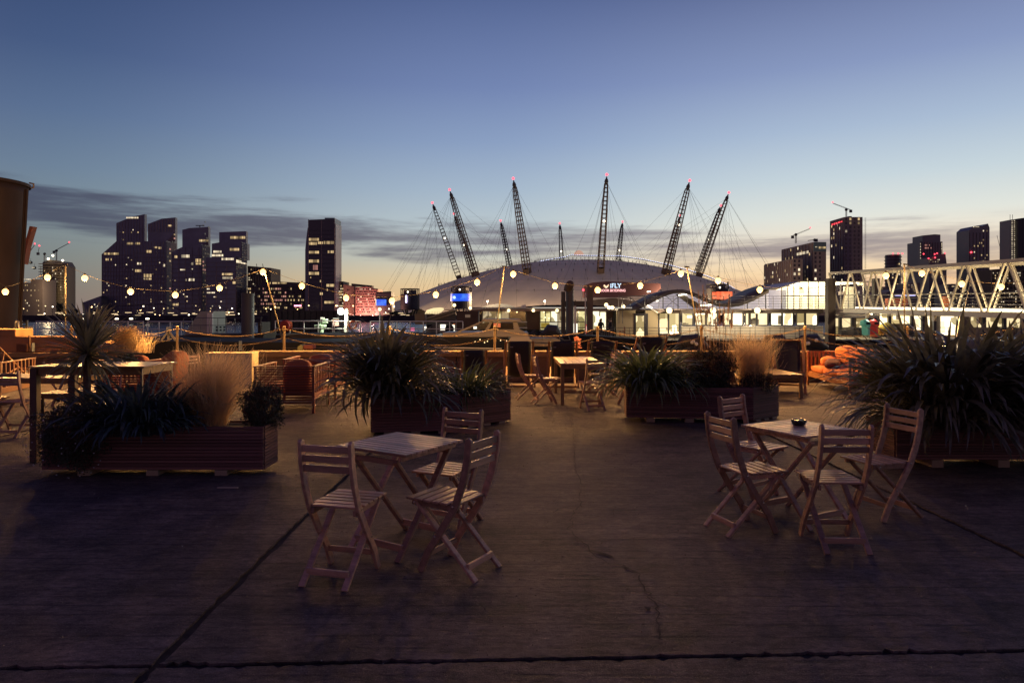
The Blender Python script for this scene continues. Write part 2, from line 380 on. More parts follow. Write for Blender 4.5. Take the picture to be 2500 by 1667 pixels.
def slab_part(x0, x1, y0a, y1a, y0b, y1b):
    # edges a little ragged, joints open to the dirt below
    rnd = random.Random(int(x0*31+y0a*7)); nx = 170; g = .014; vs = []; ztop = rnd.uniform(-.003, .003); tilt = rnd.uniform(-.004, .004)
    lo = []; hi = []
    for i in range(nx+1):
        u = i/nx; g = .015; x = x0+g+(x1-x0-2*g)*u
        lo.append((x, y0a+(y1a-y0a)*u+g+rnd.choice((0, 0, 0, 1))*rnd.uniform(-.006, .03)+rnd.uniform(-.004, .006))); hi.append((x, y0b+(y1b-y0b)*u-g-rnd.choice((0, 0, 0, 1))*rnd.uniform(-.006, .03)-rnd.uniform(-.004, .006)))
    L0 = [(x0+.016+rnd.uniform(0, .02), y0a+(y0b-y0a)*(k+.5)/110) for k in range(110)]; R0 = [(x1-.016-rnd.uniform(0, .02), y1a+(y1b-y1a)*(k+.5)/110) for k in range(110)]
    b = MB(); poly = lo + R0 + hi[::-1] + L0[::-1]
    b.prism_z(poly, -.014, 0)
    n = len(poly); b.v = [(x, y, z if z < 0 else ztop+tilt*(x-x0)/(x1-x0)) for x, y, z in b.v]
    o = b.build('slab', M_ground, terr)
    return o
FRONT = 0
xs = [-45, -22, -16.9, -11.8, -6.72, -1.65, 3.42, 8.5, 13.6, 18.7, 24, 45]
def yb(k, x):       # joint lines across
    return [-30, -2.0, 3.2+.035*x, 11.95+.01*x, 16.0][k]
for i in range(len(xs)-1):
    for k in range(4):
        a, b_ = xs[i], xs[i+1]
        slab_part(a, b_, yb(k, a), yb(k, b_), yb(k+1, a), yb(k+1, b_))
# cracks
def crack(pts, w):
    pts = [G(*p) for p in pts]; vs = []; rnd = random.Random(3); fine = []
    for a, c in zip(pts, pts[1:]):
        n = max(2, int((c-a).length/.05))
        for i in range(n): fine.append(a.lerp(c, i/n) + Vector((rnd.gauss(0, .012), rnd.gauss(0, .012), 0)))
    for i, p in enumerate(fine):
        d = (fine[min(i+1, len(fine)-1)]-fine[max(i-1, 0)]).normalized(); s = Vector((-d.y, d.x, 0)); ww = w*rnd.uniform(.3, 1.5)
        vs += [p+s*ww, p-s*ww]
    b = MB().add([(v.x, v.y, .005) for v in vs], [(2*i, 2*i+1, 2*i+3, 2*i+2) for i in range(len(fine)-1)])
    b.build('crack', M_gap, terr)
crack([(1395, 1010), (1402, 1080), (1405, 1150), (1420, 1180), (1412, 1235), (1388, 1290), (1440, 1345), (1480, 1375), (1520, 1380), (1560, 1400), (1590, 1460), (1605, 1500), (1607, 1575)], .004)
crack([(1440, 1345), (1475, 1352), (1500, 1370)], .010); crack([(1412, 1235), (1370, 1240), (1340, 1255)], .004); crack([(1590, 1460), (1640, 1480), (1700, 1484)], .0035)
crack([(1530, 1388), (1540, 1396)], .016); crack([(1582, 1486), (1598, 1500)], .018)
crack([(700, 1318), (1000, 1320), (1300, 1332), (1560, 1312), (1900, 1325), (2300, 1318)], .0035)
crack([(1730, 1100), (1860, 1115), (1925, 1145), (1990, 1170), (2040, 1185), (2120, 1190)], .003); crack([(640, 1085), (760, 1078), (900, 1082)], .004)
rnd = random.Random(77); b = MB()
for i in range(2600):
    x = rnd.uniform(-7, 7); y = 2.4+rnd.random()**1.6*11; s_ = rnd.uniform(.0018, .0055)*(1+y*.08); z = s_*.6; a = rnd.uniform(0, 6)
    b.add([(x+s_*math.cos(a), y+s_*math.sin(a), .004), (x+s_*math.cos(a+2.1), y+s_*math.sin(a+2.1), .004), (x+s_*math.cos(a+4.2), y+s_*math.sin(a+4.2), .004), (x, y, .004+z*1.6)], [(0, 1, 3), (1, 2, 3), (2, 0, 3)])
o = b.build('grit', mat('wet_grit', (.22, .18, .15), .18, spec=.9)); stuff(o); tag(o, 'scattered shiny grit lying over the concrete terrace', 'grit')

# low quay wall: cap stones and body panels
M_cap = mat('ochre_coping', (.36, .235, .10), .7, var=.4, scale=2.5, stretch=(.5, 3, 3), bump=.3, bscale=12)
M_wall = mat('quay_concrete', (.16, .105, .075), .85, var=.45, scale=1.5, bump=.3, bscale=14, coord='World')
wall = thing('quay_wall', 'low concrete wall with ochre coping along the water edge of the terrace', 'wall', (0, 16, 0))
rnd = random.Random(5); x = -6.2; k = 0
while x < 26:
    w = 2.45; bx('wall_panel', (x+.01, 16.02, -.05), (x+w-.01, 16.4, .60), M_wall, wall)
    bx('coping_stone', (x+.006, 15.96, .60+rnd.uniform(0, .012)), (x+w-.006, 16.46, .72+rnd.uniform(0, .01)), M_cap, wall); x += w
# raised concrete block wall on the left, orange light put into its colour
M_lit_ochre = mat('orange_lit_concrete', (.42, .23, .10), .8, var=.35, scale=1.2, bump=.2, bscale=10, coord='World')
lw = thing('raised_wall', 'tall concrete wall section tinted with orange light beside the steel silo on the left', 'wall', (-9, 16, 0))
MB().box((-30, 16.0, -.05), (XA(175, 16), 16.6, ZA(822, 16))).build('wall_body', M_lit_ochre, lw)
MB().box((-30, 15.9, -.05), (XA(330, 16)-.2, 16.0, .60)).build('wall_base', M_wall, lw)
MB().box((-30, 15.85, .60), (XA(330, 16)-.2, 16.0, .70)).build('ledge', M_cap, lw)
MB().prism_y([(XA(175, 16), .70), (XA(175, 16), ZA(822, 16)), (XA(290, 16), ZA(842, 16)), (XA(328, 16), .70)], 16.01, 16.6).build('sloped_end', M_lit_ochre, lw)
ob = thing('concrete_block', 'square ochre block standing on the wall right under the steel silo', 'block', (XA(10, 15.9), 16.0, ZA(822, 16)))
MB().box((-13.5, 16.0, ZA(822, 16)), (XA(38, 16), 16.6, ZA(803, 16))).build('block', M_lit_ochre, ob, bevel=.02)

# ================================================================ FAR BUILDINGS
def z_(py, Y): return ZA(py, Y)
def solid(name, poly, Y, D, m, parent):
    return MB().prism_y([(XA(a, Y), z_(b, Y)) for a, b in poly], Y, Y+D).build(name, m, parent)
def fwin(parent, Y, x0, y0, x1, y1, n, m, dy=.12, p=1., gap=.18):
    w = (x1-x0)/n
    for i in range(n):
        if random.random() > p: continue
        a = x0+w*(i+gap/2); c = x0+w*(i+1-gap/2)
        bx('window', (XA(a, Y), Y-dy, z_(y1, Y)), (XA(c, Y), Y, z_(y0, Y)), m, parent)
def scatter(parent, Y, x0, x1, y0, y1, px_, py_, p, m, size=.7, dy=.12):
    y = y0; p = p*.62
    while y < y1:
        x = x0
        while x < x1-px_*.6:
            if random.random() < p:
                q = m if not isinstance(m, (list, tuple)) else random.choice(m)
                bx('window', (XA(x, Y), Y-dy, z_(y+py_*.45, Y)), (XA(x+px_*size*.8, Y), Y, z_(y, Y)), q, parent)
            x += px_
        y += py_
def swin(parent, X, sgn, rows, cols, Y0, dY, z0, dz, p, m, w=.55, h=.55):      # windows in a face of constant X
    for r in range(rows):
        for c in range(cols):
            if random.random() < p:
                q = m if not isinstance(m, (list, tuple)) else random.choice(m)
                y = Y0+c*dY; z = z0+r*dz
                bx('window', (X, y, z), (X+sgn*.12, y+dY*w, z+dz*h), q, parent)
def fins(parent, Y, x0, x1, yt, yb_, pitch, m, w=.25, d=.3, top=None):
    b = MB(); x = XA(x0, Y); xe = XA(x1, Y)
    while x < xe:
        px = 1250+x*F/Y; t = top(px) if top else yt
        b.box((x, Y-d, z_(yb_, Y)), (x+w, Y, z_(t, Y))); x += pitch
    return stuff(b.build('facade_fins', m, parent))
def floors(parent, Y, x0, x1, yt, yb_, pitch, m, h=.35, d=.2):
    b = MB(); z = z_(yb_, Y)
    while z < z_(yt, Y):
        b.box((XA(x0, Y), Y-d, z), (XA(x1, Y), Y, z+h)); z += pitch
    return stuff(b.build('floor_bands', m, parent))
M_fin = mat('bronze_fin', (.30, .23, .21), .6)
M_band = mat('slab_band', (.085, .075, .08), .7)
M_t = mat('tower_cladding', (.21, .215, .27), .35, spec=.8, var=.35, scale=.15, coord='World')
M_ts = mat('tower_side', (.24, .19, .18), .7, var=.35, scale=.4, coord='World')
WARM = [M_win, M_win, M_winw]
def far(name, label, cat, px, Y, group=None): return thing(name, label, cat, (XA(px, Y), Y, -.6), group)
B = 775
# four stepped towers
t = far('apartment_tower', 'leftmost and tallest stepped tower with a slanted crown lit along its roof edge', 'tower', 300, 480, 'stepped riverside towers')
solid('upper_block', [(284, 640), (284, 545), (320, 530), (353, 523), (353, 640)], 483, 3, M_t, t)
solid('lower_block', [(248, B), (248, 621), (284, 589), (372, 589), (372, B)], 480, 5, M_t, t)
fins(t, 480, 249, 371, 590, B, 2.0, M_fin, top=lambda p: 621-(p-248)*.88 if p < 284 else 590)
fins(t, 483, 285, 352, 535, 640, 2.0, M_fin, top=lambda p: 546-(p-284)*.4 if p < 320 else 531-(p-320)*.2)
fwin(t, 483, 308, 530, 338, 533.5, 8, M_winw)
fwin(t, 480, 254, 617, 291, 622, 8, M_win); fwin(t, 480, 250, 631, 273, 636, 6, M_win, p=.6); fwin(t, 480, 306, 592, 342, 597, 9, M_win, p=.8)
scatter(t, 480, 252, 330, 640, 765, 4.2, 5.6, .075, WARM); scatter(t, 483, 300, 350, 560, 588, 4, 6, .09, WARM); scatter(t, 480, 300, 330, 600, 700, 4, 5.6, .08, WARM)
t = far('apartment_tower', 'second stepped tower from the left with a blank slanted crown', 'tower', 380, 465, 'stepped riverside towers')
solid('upper_block', [(361, 620), (361, 547), (395, 534), (428, 531), (428, 620)], 479.2, 3, M_t, t); solid('side_wall', [(405, 612), (405, 592), (427.6, 567), (427.6, 620)], 478.9, .25, M_ts, t)
solid('lower_block', [(326, B), (326, 612), (361, 590), (405, 588), (405, B)], 465, 14, M_t, t)
X0 = XA(405, 465); MB().box((X0, 465.1, -.6), (X0+.3, 479, z_(590, 465))).build('side_wall', M_ts, t)
fins(t, 465, 327, 404, 590, B, 2.0, M_fin, top=lambda p: 612-(p-326)*.62 if p < 361 else 590)
fins(t, 479, 362, 427, 540, 566, 2.0, M_fin, top=lambda p: 548-(p-361)*.36 if p < 395 else 535)
swin(t, X0+.3, 1, 22, 4, 466, 3.1, 2, 2.7, .25, [M_winp, M_win, M_glassdark, M_glassdark], .6, .4)
for r in ((376, 602, 386, 606, 3), (358, 611, 371, 617, 4), (387, 603, 394, 608, 2), (351, 669, 371, 677, 5), (351, 679, 371, 683, 5), (335, 641, 345, 646, 3), (330, 658, 345, 664, 4), (398, 645, 403, 651, 2)):
    fwin(t, 465, *r, WARM[r[0] % 3])
scatter(t, 465, 330, 404, 640, 765, 4.2, 5.6, .06, WARM); fwin(t, 479, 407, 549, 422, 553, 5, M_win, p=.7)
t = far('apartment_tower', 'third stepped tower from the left with a mast bracket on its flat crown', 'tower', 465, 450, 'stepped riverside towers')
solid('upper_block', [(445, 620), (445, 561), (462, 557), (509, 554), (509, 620)], 462.2, 3, M_t, t); solid('side_wall', [(492, 612), (492, 598), (508.7, 588), (508.7, 620)], 461.9, .25, M_ts, t)
solid('lower_block', [(419, B), (419, 615), (445, 603), (492, 597), (492, B)], 450, 12, M_t, t)
MB().bar(P(478, 551, 452), P(499, 551, 452), .5).bar(P(488, 555, 452), P(488, 551, 452), .5).build('roof_bracket', M_dark, t)
X0 = XA(492, 450); MB().box((X0, 450.1, -.6), (X0+.3, 462, z_(598, 450))).build('side_wall', M_ts, t)
fins(t, 450, 420, 491, 600, B, 4.4, M_fin, top=lambda p: 616-(p-419)*.46 if p < 445 else 604)
swin(t, X0+.3, 1, 24, 4, 451, 2.7, 2, 2.6, .45, [M_glassdark], .6, .4); swin(t, X0+.3, 1, 3, 3, 451, 2.7, 30, 2.6, .5, [M_winp], .6, .4)
for r in ((486, 585, 509, 590, 6), (443, 622, 463, 629, 5), (426, 624, 433, 630, 2), (477, 632, 491, 640, 4), (478, 642, 491, 646, 4), (467, 641, 472, 647, 1), (461, 680, 475, 686, 4), (452, 681, 456, 686, 1), (440, 657, 453, 660, 4), (420, 741, 437, 746, 5)):
    fwin(t, 450 if r[1] > 592 else 462, *r, WARM[r[0] % 3])
scatter(t, 450, 422, 490, 650, 765, 4.2, 5.6, .055, WARM)
t = far('apartment_tower', 'rightmost stepped tower with a bright glazed floor across its second step', 'tower', 550, 435, 'stepped riverside towers')
solid('upper_block', [(535, 620), (535, 567), (601, 564.5), (601, 620)], 451.5, 3, M_t, t)
solid('middle_block', [(517, 632), (517, 595), (535, 592), (589, 591), (589, 632)], 437, 14, M_t, t)
solid('lower_block', [(502, B), (502, 629), (575, 625), (575, B)], 435, 18, M_t, t)
X0 = XA(575, 435); MB().box((X0, 435.1, -.6), (X0+.3, 453, z_(626, 435))).build('side_wall', M_ts, t)
X1 = XA(589, 437); MB().box((X1, 437.1, z_(640, 437)), (X1+.3, 446, z_(592, 437))).build('side_wall', M_ts, t)
swin(t, X0+.3, 1, 27, 7, 435.6, 2.5, 1, 1.25, .6, [M_glassdark], .55, .4); swin(t, X0+.3, 1, 1, 7, 435.5, 2.4, 34, 2.6, 1, [M_winw], .8, .7)
swin(t, X1+.3, 1, 8, 3, 437.5, 2.6, 36, 1.5, .6, [M_glassdark], .6, .4)
for r in ((541, 630, 571, 635, 9), (521, 612, 541, 617, 6), (517, 621, 545, 626, 8), (561, 606, 584, 612, 7), (562, 577, 599, 583, 8), (542, 667, 568, 672, 6), (543, 676, 568, 681, 6), (505, 704, 512, 707, 2), (505, 713, 525, 716, 5), (568, 687, 575, 693, 2)):
    fwin(t, 435 if r[1] > 629 else (451.3 if r[1] < 590 else 437), *r, WARM[r[0] % 2+1] if r[0] < 560 else M_win)
scatter(t, 435, 505, 573, 690, 765, 4.2, 5.6, .07, WARM); fins(t, 435, 503, 574, 640, B, 6.5, M_fin)
t = far('low_block', 'low wedge roofed block tapering down at the foot of the leftmost stepped tower', 'building', 225, 470)
solid('wall', [(203, B), (203, 738), (247, 722), (247, B)], 470, 8, M_t, t); scatter(t, 470, 206, 245, 742, 768, 4, 6, .2, WARM)
fins(t, 470, 204, 246, 740, B, 2.2, M_fin)
for k_, (nm, Y_, a_, b_, yt_) in enumerate((('apartment_tower', 480, 249, 371, 622), ('apartment_tower.001', 465, 327, 404, 612), ('apartment_tower.002', 450, 420, 491, 616), ('apartment_tower.003', 435, 503, 574, 640))):
    floors(bpy.data.objects[nm], Y_, a_, b_, yt_, B, 2.9, mat('tower_floor_line', (.17, .14, .14), .6), .4, .1)
# lone tower
t = far('glass_tower', 'lone slim dark glass tower standing between the stepped towers and the dome', 'tower', 785, 430)
solid('glass_shaft', [(753, B), (753, 537), (793, 535), (793, 533.5), (817, 532.5), (817, B)], 430, 16, mat('blue_black_glass', (.028, .032, .055), .25, spec=.7), t)
solid('left_wing', [(745, B), (745, 610), (748, 580), (751, 556), (754, 556), (754, B)], 433, 14, M_t, t)
MB().box((XA(817, 430), 431, -.6), (XA(817, 430)+.35, 446, z_(545, 430))).build('side_wall', M_t, t)
MB().box((XA(793, 430), 429.8, z_(536.5, 430)), (XA(817, 430), 429.98, z_(532, 430))).build('glass_parapet', mat('green_glass', (.12, .2, .2), .2), t)
for i in range(3): br('mullion', (XA(753+32*i, 430), 429.9, -.6), (XA(753+32*i, 430), 429.9, z_(536, 430)), .3, M_fin, t)
for r in ((754, 581.5, 779, 588, 5), (754, 591.5, 774, 598, 5), (776, 590, 788, 596, 3), (790, 589, 816, 596, 7), (754, 613, 779, 619, 5), (800, 612, 815, 618, 4), (754, 634, 779, 641, 5), (754, 664, 779, 671, 5), (797, 693.5, 816, 700, 6), (781, 714, 788, 720, 2), (792, 735, 815, 741, 6), (757, 676, 760, 679, 1), (781, 684, 784, 689, 1), (798, 705, 800, 710, 1)):
    fwin(t, 430, *r, M_win)
fwin(t, 430, 764, 647, 776, 659, 3, M_winp); floors(t, 430, 753.5, 816.5, 560, B, 2.6, mat('spandrel', (.02, .022, .035), .5), .3, .04)
# office block with lit floors
t = far('office_block', 'wide office block with yellow lit glazed floors left of the lone tower', 'building', 675, 440)
solid('wall', [(604, B), (604, 700), (640, 695), (747, 692), (747, B)], 440, 18, M_dark2, t)
solid('roof_storey', [(640, 696), (640, 686), (740, 690), (740, 696)], 445, 10, M_dark2, t)
floors(t, 440, 604, 747, 700, B, 2.45, M_band, .7, .6); fins(t, 440, 605, 746, 699, 768, 3.2, M_band, .25, .5)
scatter(t, 439.75, 606, 745, 703, 762, 3.7, 9.2, .62, [M_win, M_win, mat('unlit_pane', (.03, .03, .03), .2)], .78)
scatter(t, 439.7, 637, 700, 703, 740, 4.2, 9.2, .5, [M_winp], .8); fwin(t, 445, 658, 689, 700, 693, 12, M_win, p=.8)
fwin(t, 439.5, 718, 744.5, 736, 748, 5, emis('pink_sign', (1, .25, .4), 5))
t = far('office_block', 'tall narrow block behind the yellow lit office block', 'building', 632, 470)
solid('wall', [(604, B), (604, 649), (661, 654), (661, B)], 470, 20, mat('olive_cladding', (.12, .1, .08), .7), t); fins(t, 470, 605, 660, 655, 700, 1.8, M_fin)
scatter(t, 470, 607, 658, 657, 700, 5, 5, .13, WARM)
MB().bar(P(628, 655, 472), P(626, 644, 472), .3).bar(P(643, 655, 472), P(641, 644, 472), .3).build('roof_mast', M_dark, t)
# pink perforated building
M_pink = mat('pink_tiled_facade', (.62, .33, .27), .7, var=.3, scale=1.2, coord='World')
t = far('perforated_building', 'pink floodlit building with round windows across its facade', 'building', 885, 435)
solid('front_wall', [(868, B), (868, 702), (895, 700), (922, 706), (922, B)], 435, 16, M_pink, t)
solid('left_wing', [(838, B), (838, 694), (868, 700), (868, B)], 438, 16, mat('brown_pink_wall', (.42, .27, .2), .7), t)
solid('dark_wing', [(820, B), (820, 687), (838, 687), (838, B)], 440, 16, mat('olive_wall', (.10, .09, .075), .7), t)
solid('roof_plant', [(858, 698), (858, 692), (908, 697), (908, 702)], 445, 6, M_dark2, t)
M_hole = mat('round_glass', (.04, .025, .03), .3)
for r in range(10):
    for c in range(13):
        px = 871+c*4.1+(r % 2)*2; py = 706+r*6.2
        if px < 921: 
            o = ball('round_window', P(px, py, 434.95), .42 if (r+c) % 3 else .5, M_hole if random.random() < .8 else M_winw, t); o.scale[1] = .2
for r in range(8):
    for c in range(4):
        o = ball('round_window', P(824+c*4.3, 698+r*7, 439.95), .5, random.choice([M_winw, M_win, M_hole]), t); o.scale[1] = .2
scatter(t, 438, 841, 866, 706, 755, 3.5, 7, .5, [M_hole, M_hole, M_winp], .6)
for px, yy in ((880, 425), (910, 425)): 
    l = thing('floodlight', ('left' if px < 900 else 'right')+' pink floodlight on the ground before the round windowed building', 'floodlight', P(px, 772, yy), 'pink facade floodlights')
    ball('lamp_head', P(px, 771, yy), .35, emis('pink_lamp', (1, .5, .4), 10), l); lamp(l, P(px, 768, yy), 9000, (1, .42, .34), .5)
# far left construction tower
t = far('construction_tower', 'part built apartment tower with open lit floors on the far left', 'tower', 130, 560)
solid('core', [(104, B), (104, 640), (120, 634), (150, 638), (158, 650), (158, B)], 565, 14, mat('raw_concrete', (.22, .18, .14), .8), t)
floors(t, 564.6, 98, 161, 642, B, 2.2, mat('floor_slab_edge', (.30, .25, .19), .8), .5, 2.2); fins(t, 563.5, 100, 160, 650, B, 3.4, mat('scaffold', (.28, .24, .18), .6), .2, .5)
scatter(t, 564, 128, 132, 652, 768, 4, 4.6, .9, [M_winw], .7, .3); scatter(t, 564, 104, 156, 660, 768, 4.4, 6.6, .22, [M_winw, M_win], .5, .3)
for q in ((129, 624), (153, 636), (118, 632)): ball('work_light', P(*q, 563), .8, M_lampfar, t)
lamp(t, P(118, 700, 530), 14000, (1, .72, .38), 1.); lamp(t, P(146, 740, 530), 14000, (1, .72, .38), 1.)  # two free lights added in front to brighten the dark tower
t = far('apartment_block', 'wide block with many small lit windows next to the steel silo', 'building', 75, 540)
solid('wall', [(40, B), (40, 690), (75, 690), (75, 682), (104, 682), (104, B)], 540, 16, mat('mauve_brick', (.14, .11, .11), .8), t)
scatter(t, 540, 52, 102, 695, 765, 4.6, 6.2, .33, [M_winw, M_win, M_win], .5); fwin(t, 540, 56, 681, 76, 683, 5, M_winw)
# tower cranes
def crane(label, mast0, mast1, jib0, jib1, Y, w=.8, red=True, M=None):
    m = M or M_metal; t = thing('tower_crane', label, 'crane', P(*mast0, Y)); b = MB(); p = P(*mast0, Y); q = P(*mast1, Y)
    for sx_ in (-1, 1):
        for sy in (-1, 1): b.bar(p+Vector((sx_*w/2, sy*w/2, 0)), q+Vector((sx_*w/2, sy*w/2, 0)), .16)
    n = max(2, int((q-p).length/w/1.2))
    for i in range(n):
        s = 1 if i % 2 else -1; b.bar(p.lerp(q, i/n)+Vector((s*w/2, -w/2, 0)), p.lerp(q, (i+1)/n)+Vector((-s*w/2, -w/2, 0)), .12)
    b.build('mast', m, t); b = MB(); p = P(*jib0, Y); q = P(*jib1, Y); up = Vector((0, 0, w*.9))
    b.bar(p, q, .2).bar(p+up, q+up*.6, .18); n = max(4, int((q-p).length/w/1.1))
    for i in range(n):
        a = p.lerp(q, i/n); c = p.lerp(q, (i+1)/n); b.bar(a+up*(1-.4*i/n)*(i % 2), c+up*(1-.4*i/n)*((i+1) % 2), .12)
    b.build('jib', m, t)
    MB().box(tuple(P(*jib0, Y)-Vector((.9, .6, 1.6))), tuple(P(*jib0, Y)+Vector((.9, .6, .5)))).build('counterweight', M_dark, t)
    ball('cab', P(*mast1, Y), 1.1, M_dark, t)
    if red: ball('beacon', P(*jib1, Y)+Vector((0, 0, 1)), .55, M_red, t)
crane('pale tower crane standing on the roof of the wide right hand tower block', (1943, 594), (1943, 573), (1935, 577), (1978, 559), 505)
crane('tower crane on the tallest right hand tower with its jib pointing left', (2066, 531), (2066, 512), (2077, 514), (2033, 497), 530)
crane('dark crane arm lying over the glass corner of the wide tower block', (1989, 590), (1989, 586), (1993, 585), (1972, 588), 506, .5, False, M_dark)
crane('crane with short luffing jib above the part built tower', (109, 640), (109, 620), (93, 618), (96, 603), 562)
crane('red and white luffing crane just right of the steel silo', (62, 640), (62, 632), (60, 634), (85, 598), 590, .8, True, mat('crane_red', (.35, .08, .07), .5))
crane('crane with a long faint jib ending in a red light left of the towers', (138, 640), (138, 612), (132, 614), (169, 594), 600, .6)
crane('thin pale crane leaning in the orange sky at the far right', (2452, 650), (2452, 638), (2450, 640), (2434, 575), 700, .9, False)
crane('short stubby crane beside the far right tower under construction', (2456, 650), (2456, 636), (2454, 640), (2462, 624), 690, .8, False)
for q, lab in (((75, 641), 'upper cable car cabin in the sky beside the steel silo'), ((84, 654), 'lower cable car cabin in the sky beside the steel silo')):
    t = thing('cable_car_cabin', lab, 'cable car', P(*q, 620), 'cable car cabins'); c = P(*q, 620)
    MB().lathe([(.3, -1.3), (1.3, -.9), (1.5, .1), (1.2, 1.1), (.2, 1.4)], 10, tuple(c)).build('cabin', M_dark, t, True); bx('lit_glass', c+Vector((-1.2, -1.6, -.3)), c+Vector((1.2, -1.4, .5)), M_winw, t)
    br('hanger', c+Vector((0, 0, 1.3)), c+Vector((0, 0, 4)), .15, M_dark, t)
# right hand towers
M_rt = mat('right_tower_front', (.17, .145, .16), .4, spec=.8); M_rs = mat('right_tower_side', (.28, .23, .22), .6, var=.3, scale=.2, coord='World'); M_ribl = mat('pale_brick_rib', (.22, .15, .13), .7)
def rtower(label, xf0, xf1, xs_, yt, Y, ribs=5, p=.25, wm=None, name='tower_block', cat='tower', ribm=None, yt2=None):
    """front face xf0..xf1 at distance Y, left face running back until photo column xs_"""
    p = p*.6; t = far(name, label, cat, (xf0+xf1)/2, Y); X = XA(xf0, Y); D = X*F/(xs_-1250)-Y; zt = z_(yt, Y)
    MB().box((X, Y, -.6), (XA(xf1, Y), Y+D, zt)).build('shaft', M_rs, t)
    b = MB(); y = Y+1.5
    while y < Y+D: b.box((X-.25, y, -.6), (X, y+.9, zt-.8)); y += D/ribs/1.5
    stuff(b.build('brick_ribs', ribm or M_ribl, t)); rows = int(zt/3.1); cols = max(2, int(D/3.4))
    swin(t, X, -1, rows, cols, Y+2.6, 3.4, 1.2, 3.1, p, wm or WARM, .42, .6)
    cx_ = max(2, int((XA(xf1, Y)-X)/3.2))
    b = MB()
    for r in range(rows):
        for c in range(cx_):
            x = X+.8+c*3.2
            if random.random() < p*.9: bx('window', (x, Y-.1, 1.2+r*3.1), (x+1.4, Y, 3.0+r*3.1), random.choice(wm or WARM), t)
            else: b.box((x, Y-.06, 1.2+r*3.1), (x+1.4, Y, 3.0+r*3.1))
    if b.v: stuff(b.build('dark_windows', M_glassdark, t))
    return t, X, D, zt
t, X, D, zt = rtower('lower left wing of the wide right hand tower block, many lit stair windows', 1935, 1960, 1866, 632, 492, 9, .3)
t, X, D, zt = rtower('wide right hand tower block with a glass corner and a lit roof terrace', 1986, 2017, 1908, 591, 500, 7, .22)
bx('roof_glazing', (X, 499.8, zt-7), (XA(2017, 500), 499.98, zt-.2), mat('teal_glass', (.10, .17, .19), .2), t); fwin(t, 499.7, 1999, 602, 2016, 607, 6, M_win); fwin(t, 499.7, 1990, 602, 1995, 604, 2, M_winw)
for k in range(9): bx('window', (X-.12, 508+k*2.4, zt-7.5), (X, 509.8+k*2.4, zt-5.5), M_winw, t)
t, X, D, zt = rtower('tallest right hand tower with a red lit strip under its roof', 2061, 2106, 2026, 530, 520, 4, .16)
for k in range(6): bx('red_strip_light', (X-.15, 522+k*3.1, zt-3.4-.1*k), (X, 524.4+k*3.1, zt-2.6), emis('red_strip', (1, .05, .07), 2.2, .5), t)
MB().box((XA(2078, 520), 524, zt), (XA(2086, 520), 530, zt+1.2)).build('roof_plant', M_dark, t)
b = MB(); xx = XA(2110, 520)
for s in (0, .7): b.bar((xx+s, 519, 0), (xx+s, 519, zt-.5), .12)
for k in range(int(zt/1.2)): b.bar((xx, 519, k*1.2), (xx+.7, 519, k*1.2), .1)
b.build('hoist_mast', M_metal, t)
t = far('balcony_tower', 'round tower with stacked balconies and red roof lights behind the gangway', 'tower', 2191, 600)
MB().lathe([(6.4, 0), (6.4, z_(621, 600)+.6)], 20, (XA(2191, 600), 607, -.6)).build('shaft', M_rt, t)
b = MB()
for k in range(18): b.lathe([(7.0, 1+k*3), (7.0, 1.5+k*3)], 20, (XA(2191, 600), 607, -.6))
stuff(b.build('balconies', mat('balcony_grey', (.10, .08, .08), .7), t)); scatter(t, 599.8, 2178, 2204, 626, 760, 4, 8.3, .28, WARM, .8, .3)
for q in (2180, 2193, 2203): ball('beacon', P(q, 619, 600), .6, M_red, t)
t = far('tall_tower', 'dark tower with a notched crown, light strips at its corners and red site lights', 'tower', 2275, 560)
solid('crown', [(2252, 600), (2252, 575), (2282, 572), (2296, 573), (2296, 600)], 562, 14, M_rt, t); solid('shaft', [(2246, B), (2246, 590), (2301, 590), (2301, B)], 560, 18, M_rt, t)
fins(t, 559.9, 2250, 2298, 592, 720, 2.2, M_band); scatter(t, 559.8, 2258, 2275, 597, 607, 3.5, 7, .9, [M_winp], .7)
for k in range(20): bx('corner_light', P(2246.6, 594+k*7, 559.7), P(2248, 597+k*7, 559.5), M_winw, t); bx('corner_light', P(2298.6, 594+k*4.2, 559.7), P(2300, 596+k*4.2, 559.5), M_winw, t)
t = far('tower_block', 'lower tower in front of the notched dark tower with a lit band of windows', 'tower', 2290, 545)
solid('shaft', [(2268, B), (2268, 630), (2290, 621), (2308, 619), (2311, 640), (2311, B)], 545, 14, M_rt, t); scatter(t, 544.9, 2268, 2300, 633, 642, 3, 5, .7, WARM); scatter(t, 544.9, 2270, 2308, 650, 760, 4.5, 8, .1, WARM)
for q in ((2255, 620), (2267, 631), (2282, 620.5), (2288, 618.5), (2283, 629), (2307, 618)): ball('beacon', P(*q, 544), .5, M_red, t)
t = far('pointed_tower', 'dark tower with a concave pointed roof behind the gangway', 'tower', 2391, 560)
solid('shaft', [(2366, B), (2366, 562), (2376, 553), (2385, 551), (2398, 552), (2412, 546), (2416, 556), (2416, B)], 560, 16, M_rt, t)
scatter(t, 559.9, 2369, 2412, 562, 760, 4.4, 7.4, .2, WARM, .6); scatter(t, 559.9, 2372, 2392, 553.5, 556, 4, 3, .9, [M_winw]); ball('beacon', P(2371, 616, 559), .7, M_red, t); fins(t, 560, 2367, 2415, 568, B, 2.8, M_band)
t = far('tall_tower', 'tower at the right picture edge with a column of round white lights', 'tower', 2500, 480)
solid('shaft', [(2484, B), (2484, 534), (2545, 526), (2545, B)], 480, 16, mat('green_black_cladding', (.05, .055, .055), .5), t); solid('balcony_shaft', [(2470, B), (2470, 536), (2484, 536), (2484, B)], 483, 12, M_rt, t)
fins(t, 480, 2485, 2544, 536, B, 1.6, M_band)
